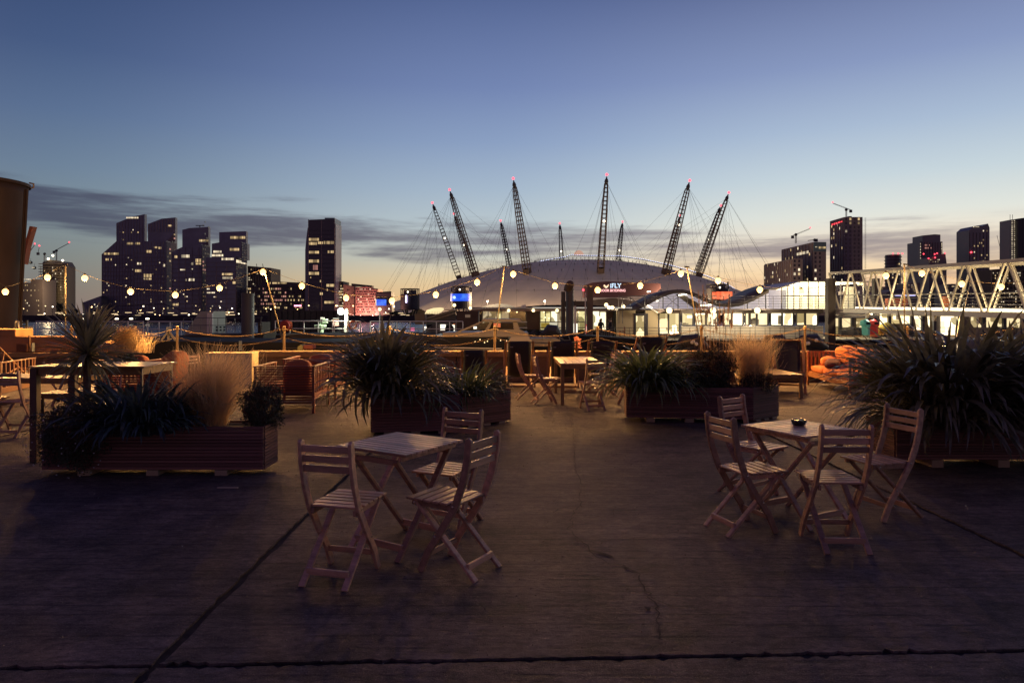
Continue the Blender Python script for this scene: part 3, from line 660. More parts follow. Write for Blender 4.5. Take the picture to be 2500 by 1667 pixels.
for k in range(22):
    for c in (2471.5, 2478): o = ball('balcony_light', P(c, 539+k*4.6, 482.7), .42, M_winw, t)
for q in (2466, 2472): br('hoist_mast', P(q, 700, 480), P(q, 524, 480), .2, M_metal, t)
t = far('scaffolded_block', 'scaffolded block full of white work lights at the right picture edge', 'building', 2450, 470)
solid('frame', [(2420, B), (2420, 658), (2500, 652), (2540, 652), (2540, B)], 474, 16, mat('site_grey', (.09, .08, .075), .8), t); floors(t, 474, 2418, 2540, 660, B, 2.7, mat('site_slab', (.22, .17, .13), .8), .35, 1.5)
fins(t, 473, 2420, 2540, 660, B, 3, mat('scaffold', (.28, .24, .18), .6), .15, .3); scatter(t, 472.2, 2424, 2500, 665, 760, 5, 6.4, .36, [M_winw, M_winw, M_win], .5)
for i, (x0, x1, y0) in enumerate(((2108, 2165, 699), (2216, 2246, 690), (2311, 2366, 693), (2416, 2424, 700))):
    lab = ['low dark block right of the tallest tower with a few lit rooms', 'low block between the round tower and the notched tower', 'low block under the pointed tower with an outdoor lamp on its roof', 'narrow low block at the foot of the scaffolding'][i]
    t = far('low_block', lab, 'building', (x0+x1)/2, 520); solid('wall', [(x0, B), (x0, y0+2), (x0+12, y0), (x1, y0+1), (x1, B)], 520+i, 15, M_rt, t); scatter(t, 520+i, x0+2, x1-2, y0+5, 750, 3.6, 5, .4, WARM)
t = far('exhibition_hall', 'grey vaulted hall with a blue lit edge behind the gangway', 'hall', 2200, 420)
b = MB(); b.prism_y([(XA(2155, 420), -.6), (XA(2155, 420), z_(722, 420)), (XA(2170, 420), z_(711, 420)), (XA(2200, 420), z_(706, 420)), (XA(2230, 420), z_(711, 420)), (XA(2252, 420), z_(724, 420)), (XA(2252, 420), -.6)], 420, 440).build('vault', mat('hall_grey', (.16, .14, .14), .6), t)
bx('blue_edge_light', P(2185, 722, 419.8), P(2235, 719.5, 419.6), emis('violet_light', (.55, .55, 1), 2), t); scatter(t, 419.9, 2160, 2250, 735, 745, 4, 5, .4, [M_winp, M_winw])

# ================================================================ DOME
DC = Vector((61, 628, 0)); DOMEW = 52000
dome = thing('domed_arena', 'huge pale tent domed arena with twelve leaning lattice masts', 'arena', (61, 628, -.6))
def dz(r): return 50.5 - r*r/(2*336)
M_fab = mat('dome_fabric', (.64, .56, .47), .7, var=.2, scale=.05, coord='World', bump=.4, bscale=.35, emit=(1, .72, .44), es=.045)  # faint glow added to the fabric where no lamp reaches the upper dome
b = MB(); NR, NA = 26, 288
for i in range(NR+1):
    r = 183*i/NR
    for k in range(NA):
        a = 2*PI*k/NA; u = (k % 4)/4; sc_ = (abs(u-.5)*2)**1.5*.75*min(1, r/50)
        rad = (k % 24)/24; edge = max(0, (r-150)/33); arch = 5.0*edge*math.exp(-((rad-.5)/.12)**2)
        b.v.append((61+r*math.cos(a), 628+r*math.sin(a), dz(r)-.75+sc_+arch*1.0-.6*(0)))
for i in range(NR):
    for k in range(NA):
        k2 = (k+1) % NA; b.f.append((i*NA+k, i*NA+k2, (i+1)*NA+k2, (i+1)*NA+k))
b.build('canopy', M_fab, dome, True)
b = MB()
for r in (40, 62, 84, 106, 128, 150):
    for k in range(72):
        a = 2*PI*(k+.5)/72
        if math.sin(a) > .35: continue
        p = Vector((61+r*math.cos(a), 628+r*math.sin(a), dz(r))); b.bar(p+Vector((0, 0, -.2)), p+Vector((0, 0, 2.2)), .22).box(tuple(p+Vector((-.35, -.35, .9))), tuple(p+Vector((.35, .35, 1.3))))
stuff(b.build('cable_nodes', M_dark, dome))
b = MB()
for r in (84, 128, 150): b.tube([(61+r*math.cos(2*PI*k/72), 628+r*math.sin(2*PI*k/72), dz(r)+.9) for k in range(73)], .045, 3, False)
stuff(b.build('ring_cables', M_dark, dome))
# curtain wall under the canopy edge with lit openings
MB().lathe([(176, -.6), (176, 4.5)], 96, (61, 628, 0), False).build('base_wall', M_dark2, dome)
M_ylit = emis('yellow_lit_glazing', (1, .82, .42), .9)
def opening(pts, Y, m=M_ylit):
    MB().prism_y([(XA(a, Y), z_(c, Y)) for a, c in pts], Y-.3, Y).build('lit_opening', m, dome)
    b = MB(); xs2 = [a for a, c in pts]; ys2 = [c for a, c in pts]
    for k in range(1, 12):
        px = min(xs2)+(max(xs2)-min(xs2))*k/12; b.bar((XA(px, Y), Y-.4, z_(max(ys2), Y)), (XA(px, Y), Y-.4, z_(max(min(ys2), max(ys2)-5), Y)), .15)
    b.build('glazing_bars', M_dark, dome)
opening([(1037, 766), (1042, 757), (1058, 752), (1075, 750.5), (1083, 752), (1084, 756), (1076, 763), (1070, 766)], 462)
opening([(1160, 757), (1178, 749), (1195, 744), (1220, 741), (1240, 743), (1255, 748), (1262, 753), (1262, 757)], 448, emis('dim_glazing', (1, .85, .6), .22))
opening([(905, 768), (915, 763), (940, 757), (950, 757), (960, 760), (962, 768)], 470, emis('dim_glazing2', (1, .8, .45), .45))
# roof walkway with lights, lantern
b = MB(); led = MB(); pts = []
for px, py in ((1295, 645), (1318, 638), (1352, 632), (1380, 627), (1396, 622), (1430, 624), (1515, 625), (1570, 633), (1630, 646), (1680, 659), (1726, 674), (1777, 695), (1818, 720)): pts.append(P(px, py+1.2, 620))
for a, c in zip(pts, pts[1:]): b.bar(a, c, 1.2, .5)
b.build('roof_walkway', M_dark, dome)
k = 0
for a, c in zip(pts, pts[1:]):
    n = max(1, int((c-a).length/1.6))
    for i in range(n): led.box(tuple(a.lerp(c, i/n)+Vector((-.36, -.8, .3))), tuple(a.lerp(c, i/n)+Vector((.36, -.6, .75))))
stuff(led.build('walkway_lights', emis('led_violet', (.62, .66, 1), 2.2), dome))
MB().lathe([(4.6, 0), (4.2, 1.5), (3, 3), (1.2, 3.9), (.01, 4.2)], 16, tuple(P(1413, 622, 620))).build('roof_lantern', mat('lantern_glow', (.6, .4, .3), .5, emit=(1, .6, .42), es=.5), dome, True)
# masts
M_mast = mat('mast_steel', (.10, .065, .05), .6)
M_cable = mat('steel_cable', (.06, .055, .06), .5)
labs = 0
for k in range(12):
    a = R(-86.7+30*k); e = Vector((math.cos(a), math.sin(a), 0)); T = DC+e*131.5+Vector((0, 0, 96)); Bp = DC+e*108+Vector((0, 0, 30))
    ax = (T-Bp).normalized(); s1 = ax.cross(e).normalized(); s2 = ax.cross(s1).normalized(); Ln = (T-Bp).length
    b = MB()
    def hw(u): return .9+1.15*math.sin(PI*min(1, .12+.62*(1-u)+.15)) if u < .98 else .8
    nseg = 22; ring = []
    for i in range(nseg+1):
        u = i/nseg; h = .95+1.45*(1-u)**.6 if u > .1 else 2.2; c = Bp.lerp(T, u)
        ring.append([c+s1*h*p+s2*h*q for p, q in ((-1, -1), (1, -1), (1, 1), (-1, 1))])
    for i in range(nseg):
        for j in range(4):
            b.bar(ring[i][j], ring[i+1][j], .62); b.bar(ring[i][j], ring[i][(j+1) % 4], .42)
    m = b.build('mast', M_mast, dome)
    b = MB().bar(ring[0][0]-ax*3, ring[3][0], .3)
    bb = MB()
    for j in range(4): bb.add([ring[0][j], ring[0][(j+1) % 4], ring[2][(j+1) % 4], ring[2][j]], [(0, 1, 2, 3)])
    bb.build('mast_foot', M_mast, m)
    MB().tube([T-ax*1, T+ax*1.2, T+ax*2.8, T+ax*3.4, T+ax*5], [.8, 1.5, 1.2, .7, .35], 8).build('mast_crown', M_dark, m)
    ball('beacon', T+ax*6.4, .95, M_red, m); 
    if k % 12 not in (2, 10, 11): ball('mast_lamp', Bp.lerp(T, .6)-Vector((0, 1.6, 0)), .8, M_lampfar, m)
    b = MB()
    for da, r, in ((0, 186), (-9, 190), (9, 190), (0, 150), (-7, 128), (7, 128), (0, 84), (0, 50), (-14, 150), (14, 150)):
        aa = a+R(da); q = Vector((61+r*math.cos(aa), 628+r*math.sin(aa), dz(r) if r < 183 else -.6)); b.tube([T+ax*1.5, q], .07, 3, False)
    stuff(b.build('stay_cables', M_cable, m))
for i, (px, Yl, lab) in enumerate(((1010, 452, 'added warm floodlight at the left foot of the dome'), (1190, 432, 'added warm floodlight before the dome under its second mast'), (1330, 425, 'added warm floodlight before the dome left of the sign pod'), (1640, 428, 'added warm floodlight before the dome right of the sign pod'), (1830, 450, 'added warm floodlight at the right foot of the dome'))):
    t = thing('floodlight', lab, 'floodlight', (XA(px, Yl), Yl, -.6)); br('pole', (XA(px, Yl), Yl, -.6), (XA(px, Yl), Yl, 9), .3, M_dark, t); bx('lamp_head', (XA(px, Yl)-.5, Yl-.1, 9), (XA(px, Yl)+.5, Yl+.4, 9.6), M_lampfar, t)
    lamp(t, (XA(px, Yl), Yl-1.2, 10.5), DOMEW, (1, .68, .38), 1.)  # added lights, standing for the street lamps that warm the dome
# skydiving pod with its sign
pod = far('skydiving_pod', 'dark red curved entrance pod with a glowing two line sign before the dome', 'building', 1490, 432)
Yp = 432; M_pod = mat('pod_maroon', (.12, .055, .06), .5)
MB().prism_y([(XA(x_, Yp), z_(y_, Yp)) for x_, y_ in ((1426, 726), (1426, 697), (1445, 690), (1480, 687), (1520, 688), (1560, 691), (1612, 692), (1614, 705), (1600, 716), (1560, 722), (1520, 727))], Yp, Yp+10).build('pod_shell', M_pod, pod)
MB().prism_y([(XA(x_, Yp-1), z_(y_, Yp-1)) for x_, y_ in ((1432, 760), (1440, 733), (1500, 727), (1546, 735), (1600, 738), (1600, 760))], Yp+1, Yp+8).build('lower_body', M_dark2, pod)
MB().box((XA(1433, Yp), Yp-.5, z_(728, Yp)), (XA(1546, Yp), Yp-.02, z_(726, Yp))).build('fascia_light', mat('fascia_grey', (.4, .38, .36), .5), pod)
def text(name, s, h, c, m, parent, extr=.02, bold=1.0, width=None, rotz=0):
    cu = bpy.data.curves.new('txt', 'FONT'); cu.body = s; cu.size = h*1.38; cu.extrude = extr; cu.align_x = 'CENTER'; cu.align_y = 'CENTER'; cu.offset = .02*h*bold
    to = bpy.data.objects.new('txt', cu); C.objects.link(to); bpy.context.view_layer.update()
    me = bpy.data.meshes.new_from_object(to.evaluated_get(bpy.context.evaluated_depsgraph_get())); me.materials.clear(); me.materials.append(m)
    C.objects.unlink(to); bpy.data.objects.remove(to)
    xs_ = [v.co.x for v in me.vertices]; w = max(xs_)-min(xs_)
    o = bpy.data.objects.new(name, me); o.location = c; o.rotation_euler = (PI/2, 0, rotz)
    if width: o.scale = (width/w, 1, 1)
    return attach(o, parent)
text('sign_title', 'iFLY', 11*Yp/F, P(1503, 698, Yp-.35), emis('sign_blue_white', (.6, .8, 1), 1.5), pod, .1, 1.2, 27*Yp/F)
MB().prism_y([(XA(x_, Yp), z_(y_, Yp)) for x_, y_ in ((1473, 697), (1475.5, 695), (1478.5, 698), (1480.5, 698.5), (1486.5, 694), (1484, 701), (1480, 703.5), (1476.5, 702), (1475, 699))], Yp-.5, Yp-.2).build('sign_bird_mark', emis('sign_orange', (1, .7, .45), 1.6), pod)
text('sign_line', 'INDOOR SKYDIVING', 6.2*Yp/F, P(1492, 709.5, Yp-.35), emis('sign_pink', (1, .5, .48), 1.5), pod, .1, 1.8, 70*Yp/F)
# drum towers with screens
def drum(label, x0, x1, y0, y1, Y, screen=None, legs=True, sm=None):
    t = far('vent_drum', label, 'tower', (x0+x1)/2, Y); cx_ = XA((x0+x1)/2, Y); r = (x1-x0)/2*Y/F; zb = z_(y1, Y); zt = z_(y0, Y); m = mat('drum_cladding', (.055, .05, .055), .6, var=.3, scale=.6, coord='World')
    MB().lathe([(r*.97, zb), (r, zb+.5), (r, zb+(zt-zb)*.72), (r*1.0, zb+(zt-zb)*.74)], 28, (cx_, Y+r, 0)).build('drum', m, t, False)
    b = MB()
    for k in range(16): a = 2*PI*k/16; b.bar((cx_+r*.98*math.cos(a), Y+r+r*.98*math.sin(a), zb+(zt-zb)*.72), (cx_+r*.98*math.cos(a), Y+r+r*.98*math.sin(a), zt), .28)
    b.lathe([(r*1.01, zt-.5), (r*1.01, zt)], 28, (cx_, Y+r, 0), False); b.build('louvre_crown', m, t)
    MB().lathe([(r*.7, zb+(zt-zb)*.7), (r*.7, zt-1)], 16, (cx_, Y+r, 0)).build('inner_fan', M_dark2, t); ball('crown_lamp', (cx_-.5, Y+.3, zt-2.2), .5, M_lampfar, t)
    if legs:
        for k in range(6): a = 2*PI*k/6+.3; br('leg', (cx_+r*.5*math.cos(a), Y+r+r*.5*math.sin(a), -.6), (cx_+r*.8*math.cos(a), Y+r+r*.8*math.sin(a), zb+.2), .7, M_dark, t)
    if screen:
        u0, u1, v0, v1 = screen; b = MB(); n = 18; a0 = -PI+math.acos(max(-1, min(1, -(u0-(x0+x1)/2)/((x1-x0)/2)))); a1 = -math.acos(max(-1, min(1, (u1-(x0+x1)/2)/((x1-x0)/2))))
        for i in range(n+1):
            a = a0+(a1-a0)*i/n
            for z in (z_(v1, Y), z_(v0, Y)): b.v.append((cx_+(r+.35)*math.cos(a), Y+r+(r+.35)*math.sin(a), z))
        b.f = [(2*i, 2*i+2, 2*i+3, 2*i+1) for i in range(n)]; b.build('screen', sm, t)
    return t, cx_, r
def screen_mat(name, c1, c2, st, scl):
    m = bpy.data.materials.new(name); m.use_nodes = True; t = m.node_tree; b = t.nodes['Principled BSDF']; b.inputs['Base Color'].default_value = (.02, .02, .02, 1)
    g = t.nodes.new('ShaderNodeNewGeometry'); n = t.nodes.new('ShaderNodeTexNoise'); n.inputs['Scale'].default_value = scl; t.links.new(g.outputs['Position'], n.inputs['Vector'])
    r = t.nodes.new('ShaderNodeValToRGB'); r.color_ramp.elements[0].position = .45; r.color_ramp.elements[1].position = .7; r.color_ramp.elements[0].color = (*c1, 1); r.color_ramp.elements[1].color = (*c2, 1)
    t.links.new(n.outputs[0], r.inputs[0]); t.links.new(r.outputs[0], b.inputs['Emission Color']); b.inputs['Emission Strength'].default_value = st; return m
M_blue = screen_mat('blue_screen', (.02, .10, .85), (.08, .28, 1.), 1.0, .35); M_or = screen_mat('orange_screen', (1, .16, .06), (1, .30, .14), 1.25, .3)
drum('dark round vent drum with a small violet light strip, left of the dome', 974, 1021, 704, 756, 425)
bx('violet_strip', P(990, 739, 424.3), P(993.5, 721, 424.0), emis('violet_strip', (.7, .6, 1), 4), bpy.data.objects['vent_drum'])
t_, cx_, r_ = drum('dark round vent drum wrapped by a wide blue screen before the dome', 1099, 1150, 698, 754, 420, (1099.5, 1146, 717, 735), True, M_blue)
ball('screen_glow_patch', P(1109, 726, 420.5), .9, emis('screen_white', (.5, .8, 1), 1.6), t_)
t_, cx_, r_ = drum('dark round vent drum with a glowing orange screen, right of the dome', 1733, 1787, 693, 735, 418, None, True, None)
for u0, u1, v0, v1 in ((1738.5, 1747.5, 713, 722), (1738.5, 1747.5, 723, 730.5), (1748.5, 1757.5, 712, 723), (1748.5, 1757.5, 724, 731), (1758.5, 1788, 712, 723), (1758.5, 1766, 724, 731.5), (1767.5, 1788, 724, 731.5)):
    bx('screen', P(u0, v1, 417.4), P(u1, v0, 417.2), M_or, t_)
bx('screen_frame', P(1738, 732, 417.9), P(1788.5, 711.5, 417.5), M_dark, t_); br('antenna', P(1777, 694, 419), P(1777, 688, 419), .8, M_dark, t_)
t = far('screen_building', 'low dark building with a blue billboard beside the round windowed building', 'building', 937, 428)
solid('wall', [(917, B), (917, 716), (955, 714), (957, 770), (957, B)], 428, 10, M_dark2, t); solid('roof_rail', [(918, 716), (918, 713), (955, 711), (955, 714)], 432, 1, M_dark, t)
bx('screen', P(918, 746, 427.7), P(943, 731, 427.5), M_blue, t); bx('screen_edge', P(917, 745.5, 427.6), P(918.6, 731, 427.3), M_winw, t)

# lamps, trees along the far bank
M_pole = mat('lamp_pole', (.08, .08, .08), .6)
def flamp(px, py, Y, r=.45, m=M_lampfar, first=None):
    zone = [(110, 'beside the foot of the silo and the mauve block'), (175, 'under the part built tower'), (250, 'before the wedge roofed block'), (330, 'at the foot of the leftmost stepped tower'), (410, 'at the foot of the second stepped tower'), (490, 'at the foot of the third stepped tower'), (580, 'at the foot of the rightmost stepped tower'), (650, 'left of the dark shed'), (745, 'before the yellow lit office block'), (825, 'at the foot of the lone tower'), (920, 'before the pink building'), (970, 'under the blue billboard'), (1100, 'between the two left drums'), (1700, 'before the dome right of the sign'), (1850, 'beside the orange screen drum'), (2100, 'behind the lounge'), (2250, 'behind the truss near the vaulted hall'), (3000, 'far right behind the truss')]
    zn = [n_ for lim, n_ in zone if px < lim][0]; hi = 'high ' if py < 752 else ('middle height ' if py < 762 else 'low ')
    lb_ = hi+('white' if m is M_lampw else ('orange' if m is not M_lampfar else 'warm'))+' far bank lamp '+zn
    if lb_ in LABS: return
    LABS.add(lb_); t = thing('street_lamp', lb_, 'street lamp', (XA(px, Y), Y, -.6), 'far bank street lamps')
    br('pole', (XA(px, Y), Y, -.6), (XA(px, Y), Y, z_(py, Y)), .16, M_pole, t); ball('lamp_head', P(px, py, Y), r, m, t); return t
rl = random.Random(11); LABS = set()
for i in range(90):
    px = rl.choice([rl.uniform(55, 620), rl.uniform(600, 1000), rl.uniform(60, 1000), rl.uniform(1600, 2450)]); flamp(px, rl.choice([rl.uniform(744, 758), rl.uniform(760, 772)]), rl.uniform(413, 424), rl.uniform(.18, .42), rl.choice([M_lampfar, M_lampw, emis('lamp_orange', (1, .55, .2), 9)]))
b = MB()
for i in range(60):
    px = rl.uniform(50, 1000); Y = 414; w = rl.uniform(.6, 2.6); c = P(px, rl.uniform(762, 774), Y); b.box((c.x-w, Y, c.z-.12), (c.x+w, Y+.3, c.z+.15))
o = b.build('shopfront_lights', emis('shopfront', (1, .72, .4), 1.6)); stuff(o); tag(o, 'row of dim shopfront and quay lights at the foot of the far buildings', 'lights')
for i, (px, w) in enumerate(((112, 14), (150, 12), (175, 9), (640, 8), (985, 9))): pass
jet = thing('river_jetty', 'low dark timber jetty with downlights crossing the river on the left', 'jetty', (XA(330, 330), 330, -3.5))
MB().box((XA(190, 330), 330, z_(787, 330)), (XA(560, 330), 333, z_(784.5, 330))).build('deck', M_dark, jet)
for px in (205, 243, 285, 320, 360): 
    br('lamp_post', (XA(px, 329), 329, -3.5), (XA(px, 329), 329, z_(772, 329)), .25, M_dark, jet); bx('downlight', P(px-2.6, 779.5, 328.8), P(px+2.6, 776.8, 328.2), M_lampfar, jet)
for a, c in (((175, 742), (205, 775)), ((205, 775), (243, 765)), ((243, 775), (250, 750)), ((320, 775), (345, 758)), ((360, 763), (400, 778)), ((330, 778), (360, 763)), ((250, 750), (400, 742)), ((400, 742), (470, 768))): br('brace', P(*a, 330), P(*c, 330), .35, M_dark, jet)
for px in (222, 250): br('pile', (XA(px, 331), 331, -5), (XA(px, 331), 331, z_(757, 331)), 1.3, M_dark, jet, rod=True)
# dark trees beyond the water on the left
def blob_tree(px, py, w, h, Y, lab):
    t = thing('tree', lab, 'tree', (XA(px, Y), Y, -.6)); c = P(px, py, Y); rr = random.Random(int(px)); b = MB()
    br('trunk', (c.x, Y, -.6), (c.x, Y, c.z), .5, M_dark, t)
    for i in range(900):
        v = Vector((rr.gauss(0, 1), rr.gauss(0, 1), rr.gauss(0, 1))).normalized()*rr.uniform(.3, 1)**.5
        lump = .8+.3*math.sin(5*v.x+px)*math.cos(4*v.z); p = c+Vector((v.x*w*Y/F*lump, v.y*w*Y/F, v.z*h*Y/F*lump)); s = .35*rr.uniform(.5, 1.3)
        q = Euler((rr.uniform(0, 6), rr.uniform(0, 6), 0)).to_matrix(); b.add([p+q@Vector((s*i_, s*j_, 0)) for i_, j_ in ((-1, -1), (1, -1), (1, 1), (-1, 1))], [(0, 1, 2, 3)])
    stuff(b.build('crown', mat('night_foliage', (.045, .05, .035), .8), t))
blob_tree(146, 750, 8, 11, 425, 'dark bare looking tree before the part built tower'); blob_tree(178, 760, 14, 5, 424, 'low dark tree right of the part built tower')
blob_tree(236, 762, 12, 6, 424, 'dark round tree at the wedge roofed block'); blob_tree(612, 764, 12, 6, 424, 'dark tree behind the grey river pile'); blob_tree(965, 765, 18, 5, 424, 'low dark tree under the violet striped drum')
# ================================================================ RIVER: PONTOONS, BOATS, PIER
M_hull = mat('hull_black', (.022, .022, .028), .75, spec=.12, var=.3, scale=1)
M_hullg = mat('hull_grey', (.09, .08, .075), .8, spec=.12, var=.4, scale=1.2, coord='World')
M_cream = mat('cream_panel', (.55, .50, .42), .5, var=.12, scale=1, coord='World')
M_rail = mat('rail_white', (.75, .73, .68), .4)
M_raild = mat('rail_dark', (.12, .11, .11), .5, .4)
M_deckm = mat('deck_plate', (.06, .055, .05), .85, spec=.08, var=.4, scale=1, coord='World')
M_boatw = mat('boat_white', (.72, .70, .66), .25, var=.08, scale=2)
def railing(label, p, q, h, n, m=M_rail, mids=(.5,), w=.05, name='railing', cat='railing'):
    t = thing(name, label, cat, p); p = Vector(p); q = Vector(q); up = Vector((0, 0, h))
    for i in range(n+1): a = p.lerp(q, i/n); br('post', a, a+up, w, m, t, rod=True)
    br('top_rail', p+up, q+up, w, m, t, rod=True)
    for f in mids: br('mid_rail', p+up*f, q+up*f, w*.8, m, t, rod=True)
    return t
def lamp_head(parent, c, r, m, watt=0, col=(1, .93, .8)):
    ball('lamp_head', c, r, m, parent)
    if watt: lamp(parent, Vector(c)+Vector((0, -r-.06, -.05)), watt, col, .12)
# left pontoon
t = thing('pontoon', 'long low white edged pontoon across the water on the left', 'pontoon', (XA(300, 52), 52, -3.5))
MB().box((XA(60, 52), 51, -3.4), (XA(640, 52), 55, ZA(823, 52))).build('hull', M_hull, t)
MB().box((XA(345, 50.9), 50.85, ZA(824, 51)), (XA(520, 51), 51, ZA(819, 51))).build('edge_fender', M_rail, t)
bx('life_raft_locker', P(363, 819, 52), P(385, 812, 53), M_boatw, t)
for i, (a, c, lab) in enumerate(((88, 350, 'white rail of the left pontoon, left of the fan palm'), (361, 470, 'bright white rail of the left pontoon between the palm and the slanted funnel'))):
    railing(lab, P(a, 819, 52), P(c, 819, 52), 1.06, 7-3*i, mids=(.45,), w=.075)
t = thing('moored_vessel', 'grey vessel with a slanted pale funnel block moored on the left', 'vessel', (XA(540, 48), 48, -3.5))
MB().prism_y([(XA(x_, 48), ZA(y_, 48)) for x_, y_ in ((448, 818), (488, 760), (521, 760), (521, 818))], 48, 50).build('funnel_block', mat('funnel_cream', (.40, .41, .36), .6, var=.15, scale=.7, coord='World'), t)
MB().box((XA(508, 48)-.0, 47.8, ZA(816, 48)), (XA(521, 48), 48, ZA(764, 48))).build('funnel_casing', M_boatw, t)
MB().prism_y([(XA(x_, 47), ZA(y_, 47)) for x_, y_ in ((440, 830), (445, 818), (640, 814), (652, 812), (645, 835), (600, 845), (445, 845))], 46.5, 49).build('hull', M_hullg, t)
MB().box((XA(632, 47), 46.8, ZA(812, 47)), (XA(642, 47), 48.4, ZA(786, 47))).build('bow_locker', M_hullg, t); bx('locker_window', P(633.5, 803, 46.7), P(640, 793, 46.78), M_glassdark, t)
for i in range(3):
    for k in range(2): bx('deck_box', P(527+i*9, 808-k*7, 47.6), P(532+i*9, 803.5-k*7, 47.9), M_hull, t)
for a, c in ((448, 515), (515, 640)): 
    for zz in (0, .55, 1.05): br('rail', P(a, 814, 46.6)+Vector((0, 0, zz)), P(c, 813, 46.6)+Vector((0, 0, zz)), .04, M_metal, t, rod=True)
for k in range(10): br('rail_post', P(448+k*21, 814, 46.6), P(448+k*21, 814, 46.6)+Vector((0, 0, 1.05)), .04, M_metal, t, rod=True)
def pile(label, px, w, y0, y1, Y, m, rod=True):
    t = thing('mooring_pile', label, 'pile', (XA(px, Y), Y, -5)); r = w*Y/F
    if rod: MB().lathe([(r/2, -5), (r/2, ZA(y0, Y)-.15), (r/2*1.06, ZA(y0, Y)-.15), (r/2*1.06, ZA(y0, Y))], 20, (XA(px, Y), Y, 0)).build('tube', m, t, False)
    else: MB().box((XA(px, Y)-r/2, Y-r/2, -5), (XA(px, Y)+r/2, Y+r/2, ZA(y0, Y))).build('beam', m, t)
    return t
M_pile = mat('pile_steel', (.10, .10, .11), .55, var=.4, scale=1.5, stretch=(1, 1, .3), coord='World')
pile('thick blue grey steel pile rising from the vessel left of the container', 605, 30, 716, 835, 45, M_pile)
t = thing('dark_shed', 'long windowless dark container shed on the pontoon behind the white rail', 'shed', (XA(737, 58), 58, -.3))
MB().box((XA(655, 58), 58, -1.5), (XA(822, 58), 61, ZA(758, 58))).build('shed_wall', mat('shed_brown_black', (.045, .036, .038), .8, var=.3, scale=.7, coord='World'), t)
for k in range(12): bx('wall_rib', (XA(660+k*14, 58), 57.94, -.3), (XA(660+k*14, 58)+.06, 58, ZA(760, 58)), M_hull, t)
t = thing('work_barge', 'flat grey work barge deck moored in front of the dark shed', 'barge', (XA(800, 50), 50, -3.5))
MB().box((XA(645, 50), 49.5, -3.4), (XA(1075, 50), 56.5, ZA(817, 50))).build('hull', M_deckm, t); MB().box((XA(700, 49.5), 49.3, ZA(819.5, 49.5)), (XA(806, 49.5), 49.5, ZA(814, 49.5))).build('lit_deck_strip', mat('green_lit_plate', (.42, .5, .36), .6), t)  # pale green strip stands for the lit stretch of deck
MB().box((XA(806, 49.4), 49.2, ZA(823, 49.4)), (XA(905, 49.4), 49.5, ZA(811, 49.4))).build('fender_strip', M_hull, t)
railing('white railing along the work barge before the dark shed', P(672, 817, 50), P(812, 817, 50), 1.0, 4, mids=(.45,), w=.085)
railing('white railing on the work barge between the floodlight and the palm leaves', P(816, 815, 50), P(880, 815, 50), .92, 2, mids=(.4,), w=.085)
railing('white railing on the barge beneath the blue screen drum', P(905, 815, 50.5), P(1130, 815, 50.5), .92, 7, mids=(.4,), w=.075)
def disc(name, px, py, rpx, Y, m, parent, d=.18, n=24):
    c = P(px, py, Y); r = rpx*Y/F; b = MB(); prof = [(r*.8, 0), (r, d*.35), (r, d*.65), (r*.8, d)]
    b.lathe(prof, n, (0, 0, 0)); o = b.build(name, m, parent, False); o.rotation_euler = (PI/2, 0, 0); o.location = c - WO.get(parent.name, ZERO) ; return o
t = thing('lifebuoy_case', 'round dark red lifebuoy case hanging on the white railing', 'lifebuoy', P(697, 795, 49.6)); disc('case', 697, 795, 13.5, 49.6, mat('case_red', (.42, .05, .03), .5), t, .25); disc('rim', 701, 795, 13.8, 49.9, mat('case_orange', (.7, .16, .06), .5), t, .1)
t = thing('lifebuoy', 'orange and white lifebuoy under the white floodlight', 'lifebuoy', P(861, 793, 49.6))
b = MB()
for k in range(24):
    pass
b.tube([(.26*math.cos(2*PI*k/24), .26*math.sin(2*PI*k/24), 0) for k in range(25)], .07, 8, False)
o = b.build('ring', mat('buoy_orange', (.85, .26, .08), .5), t, True); o.rotation_euler = (PI/2, 0, 0); o.location = (0, 0, 0)
for k in range(3): a = 2.1*k+.5; c = P(861, 793, 49.5)+Vector((.26*math.cos(a), 0, .26*math.sin(a))); bx('white_band', c-Vector((.04, .09, .09)), c+Vector((.04, .09, .09)), M_rail, t)
br('grab_line', P(856, 799, 49.5), P(866, 787, 49.5), .08, M_rail, t)
t = thing('windlass', 'pale green deck winch standing on the work barge', 'winch', P(785, 817, 51)); Mg = mat('winch_green', (.42, .55, .38), .5)
c = P(785, 817, 51)
MB().lathe([(.34, 0), (.30, .1), (.16, .16), (.16, .45), (.30, .52), (.38, .60), (.38, .72), (.2, .8), (.2, .95), (.12, 1.05), (.01, 1.08)], 14, tuple(c)).build('winch_body', Mg, t, False)
MB().box(tuple(c+Vector((-.5, -.2, .5))), tuple(c+Vector((-.2, .2, .75)))).box(tuple(c+Vector((.1, -.25, .85))), tuple(c+Vector((.45, .15, 1.2)))).build('motor', Mg, t, bevel=.03); bx('cap', c+Vector((-.05, -.15, 1.05)), c+Vector((.2, .1, 1.3)), M_rail, t)
t = thing('flood_lamp', 'dazzling white floodlight on a short white post above the lifebuoy', 'floodlight', P(846, 817, 51))
br('post', P(846, 818, 51), P(846, 757, 51), .26, mat('post_white', (.7, .7, .6), .5), t); lamp_head(t, P(832, 760, 50.6), .24, emis('flood_white', (.95, 1, .85), 20), 420, (.92, 1, .78)); br('arm', P(834, 758, 50.7), P(846, 758, 51), .08, M_metal, t); lamp_head(t, P(846, 756, 50.8), .1, M_lampw)
t = thing('notice_board', 'dull pink notice board with a frame left of the floodlight post', 'board', P(820, 800, 51)); bx('board', P(812.5, 796, 51), P(827.5, 777, 51.06), mat('notice_pink', (.45, .24, .2), .6), t); bx('frame', P(812, 779, 50.9), P(828, 776, 51), M_metal, t)
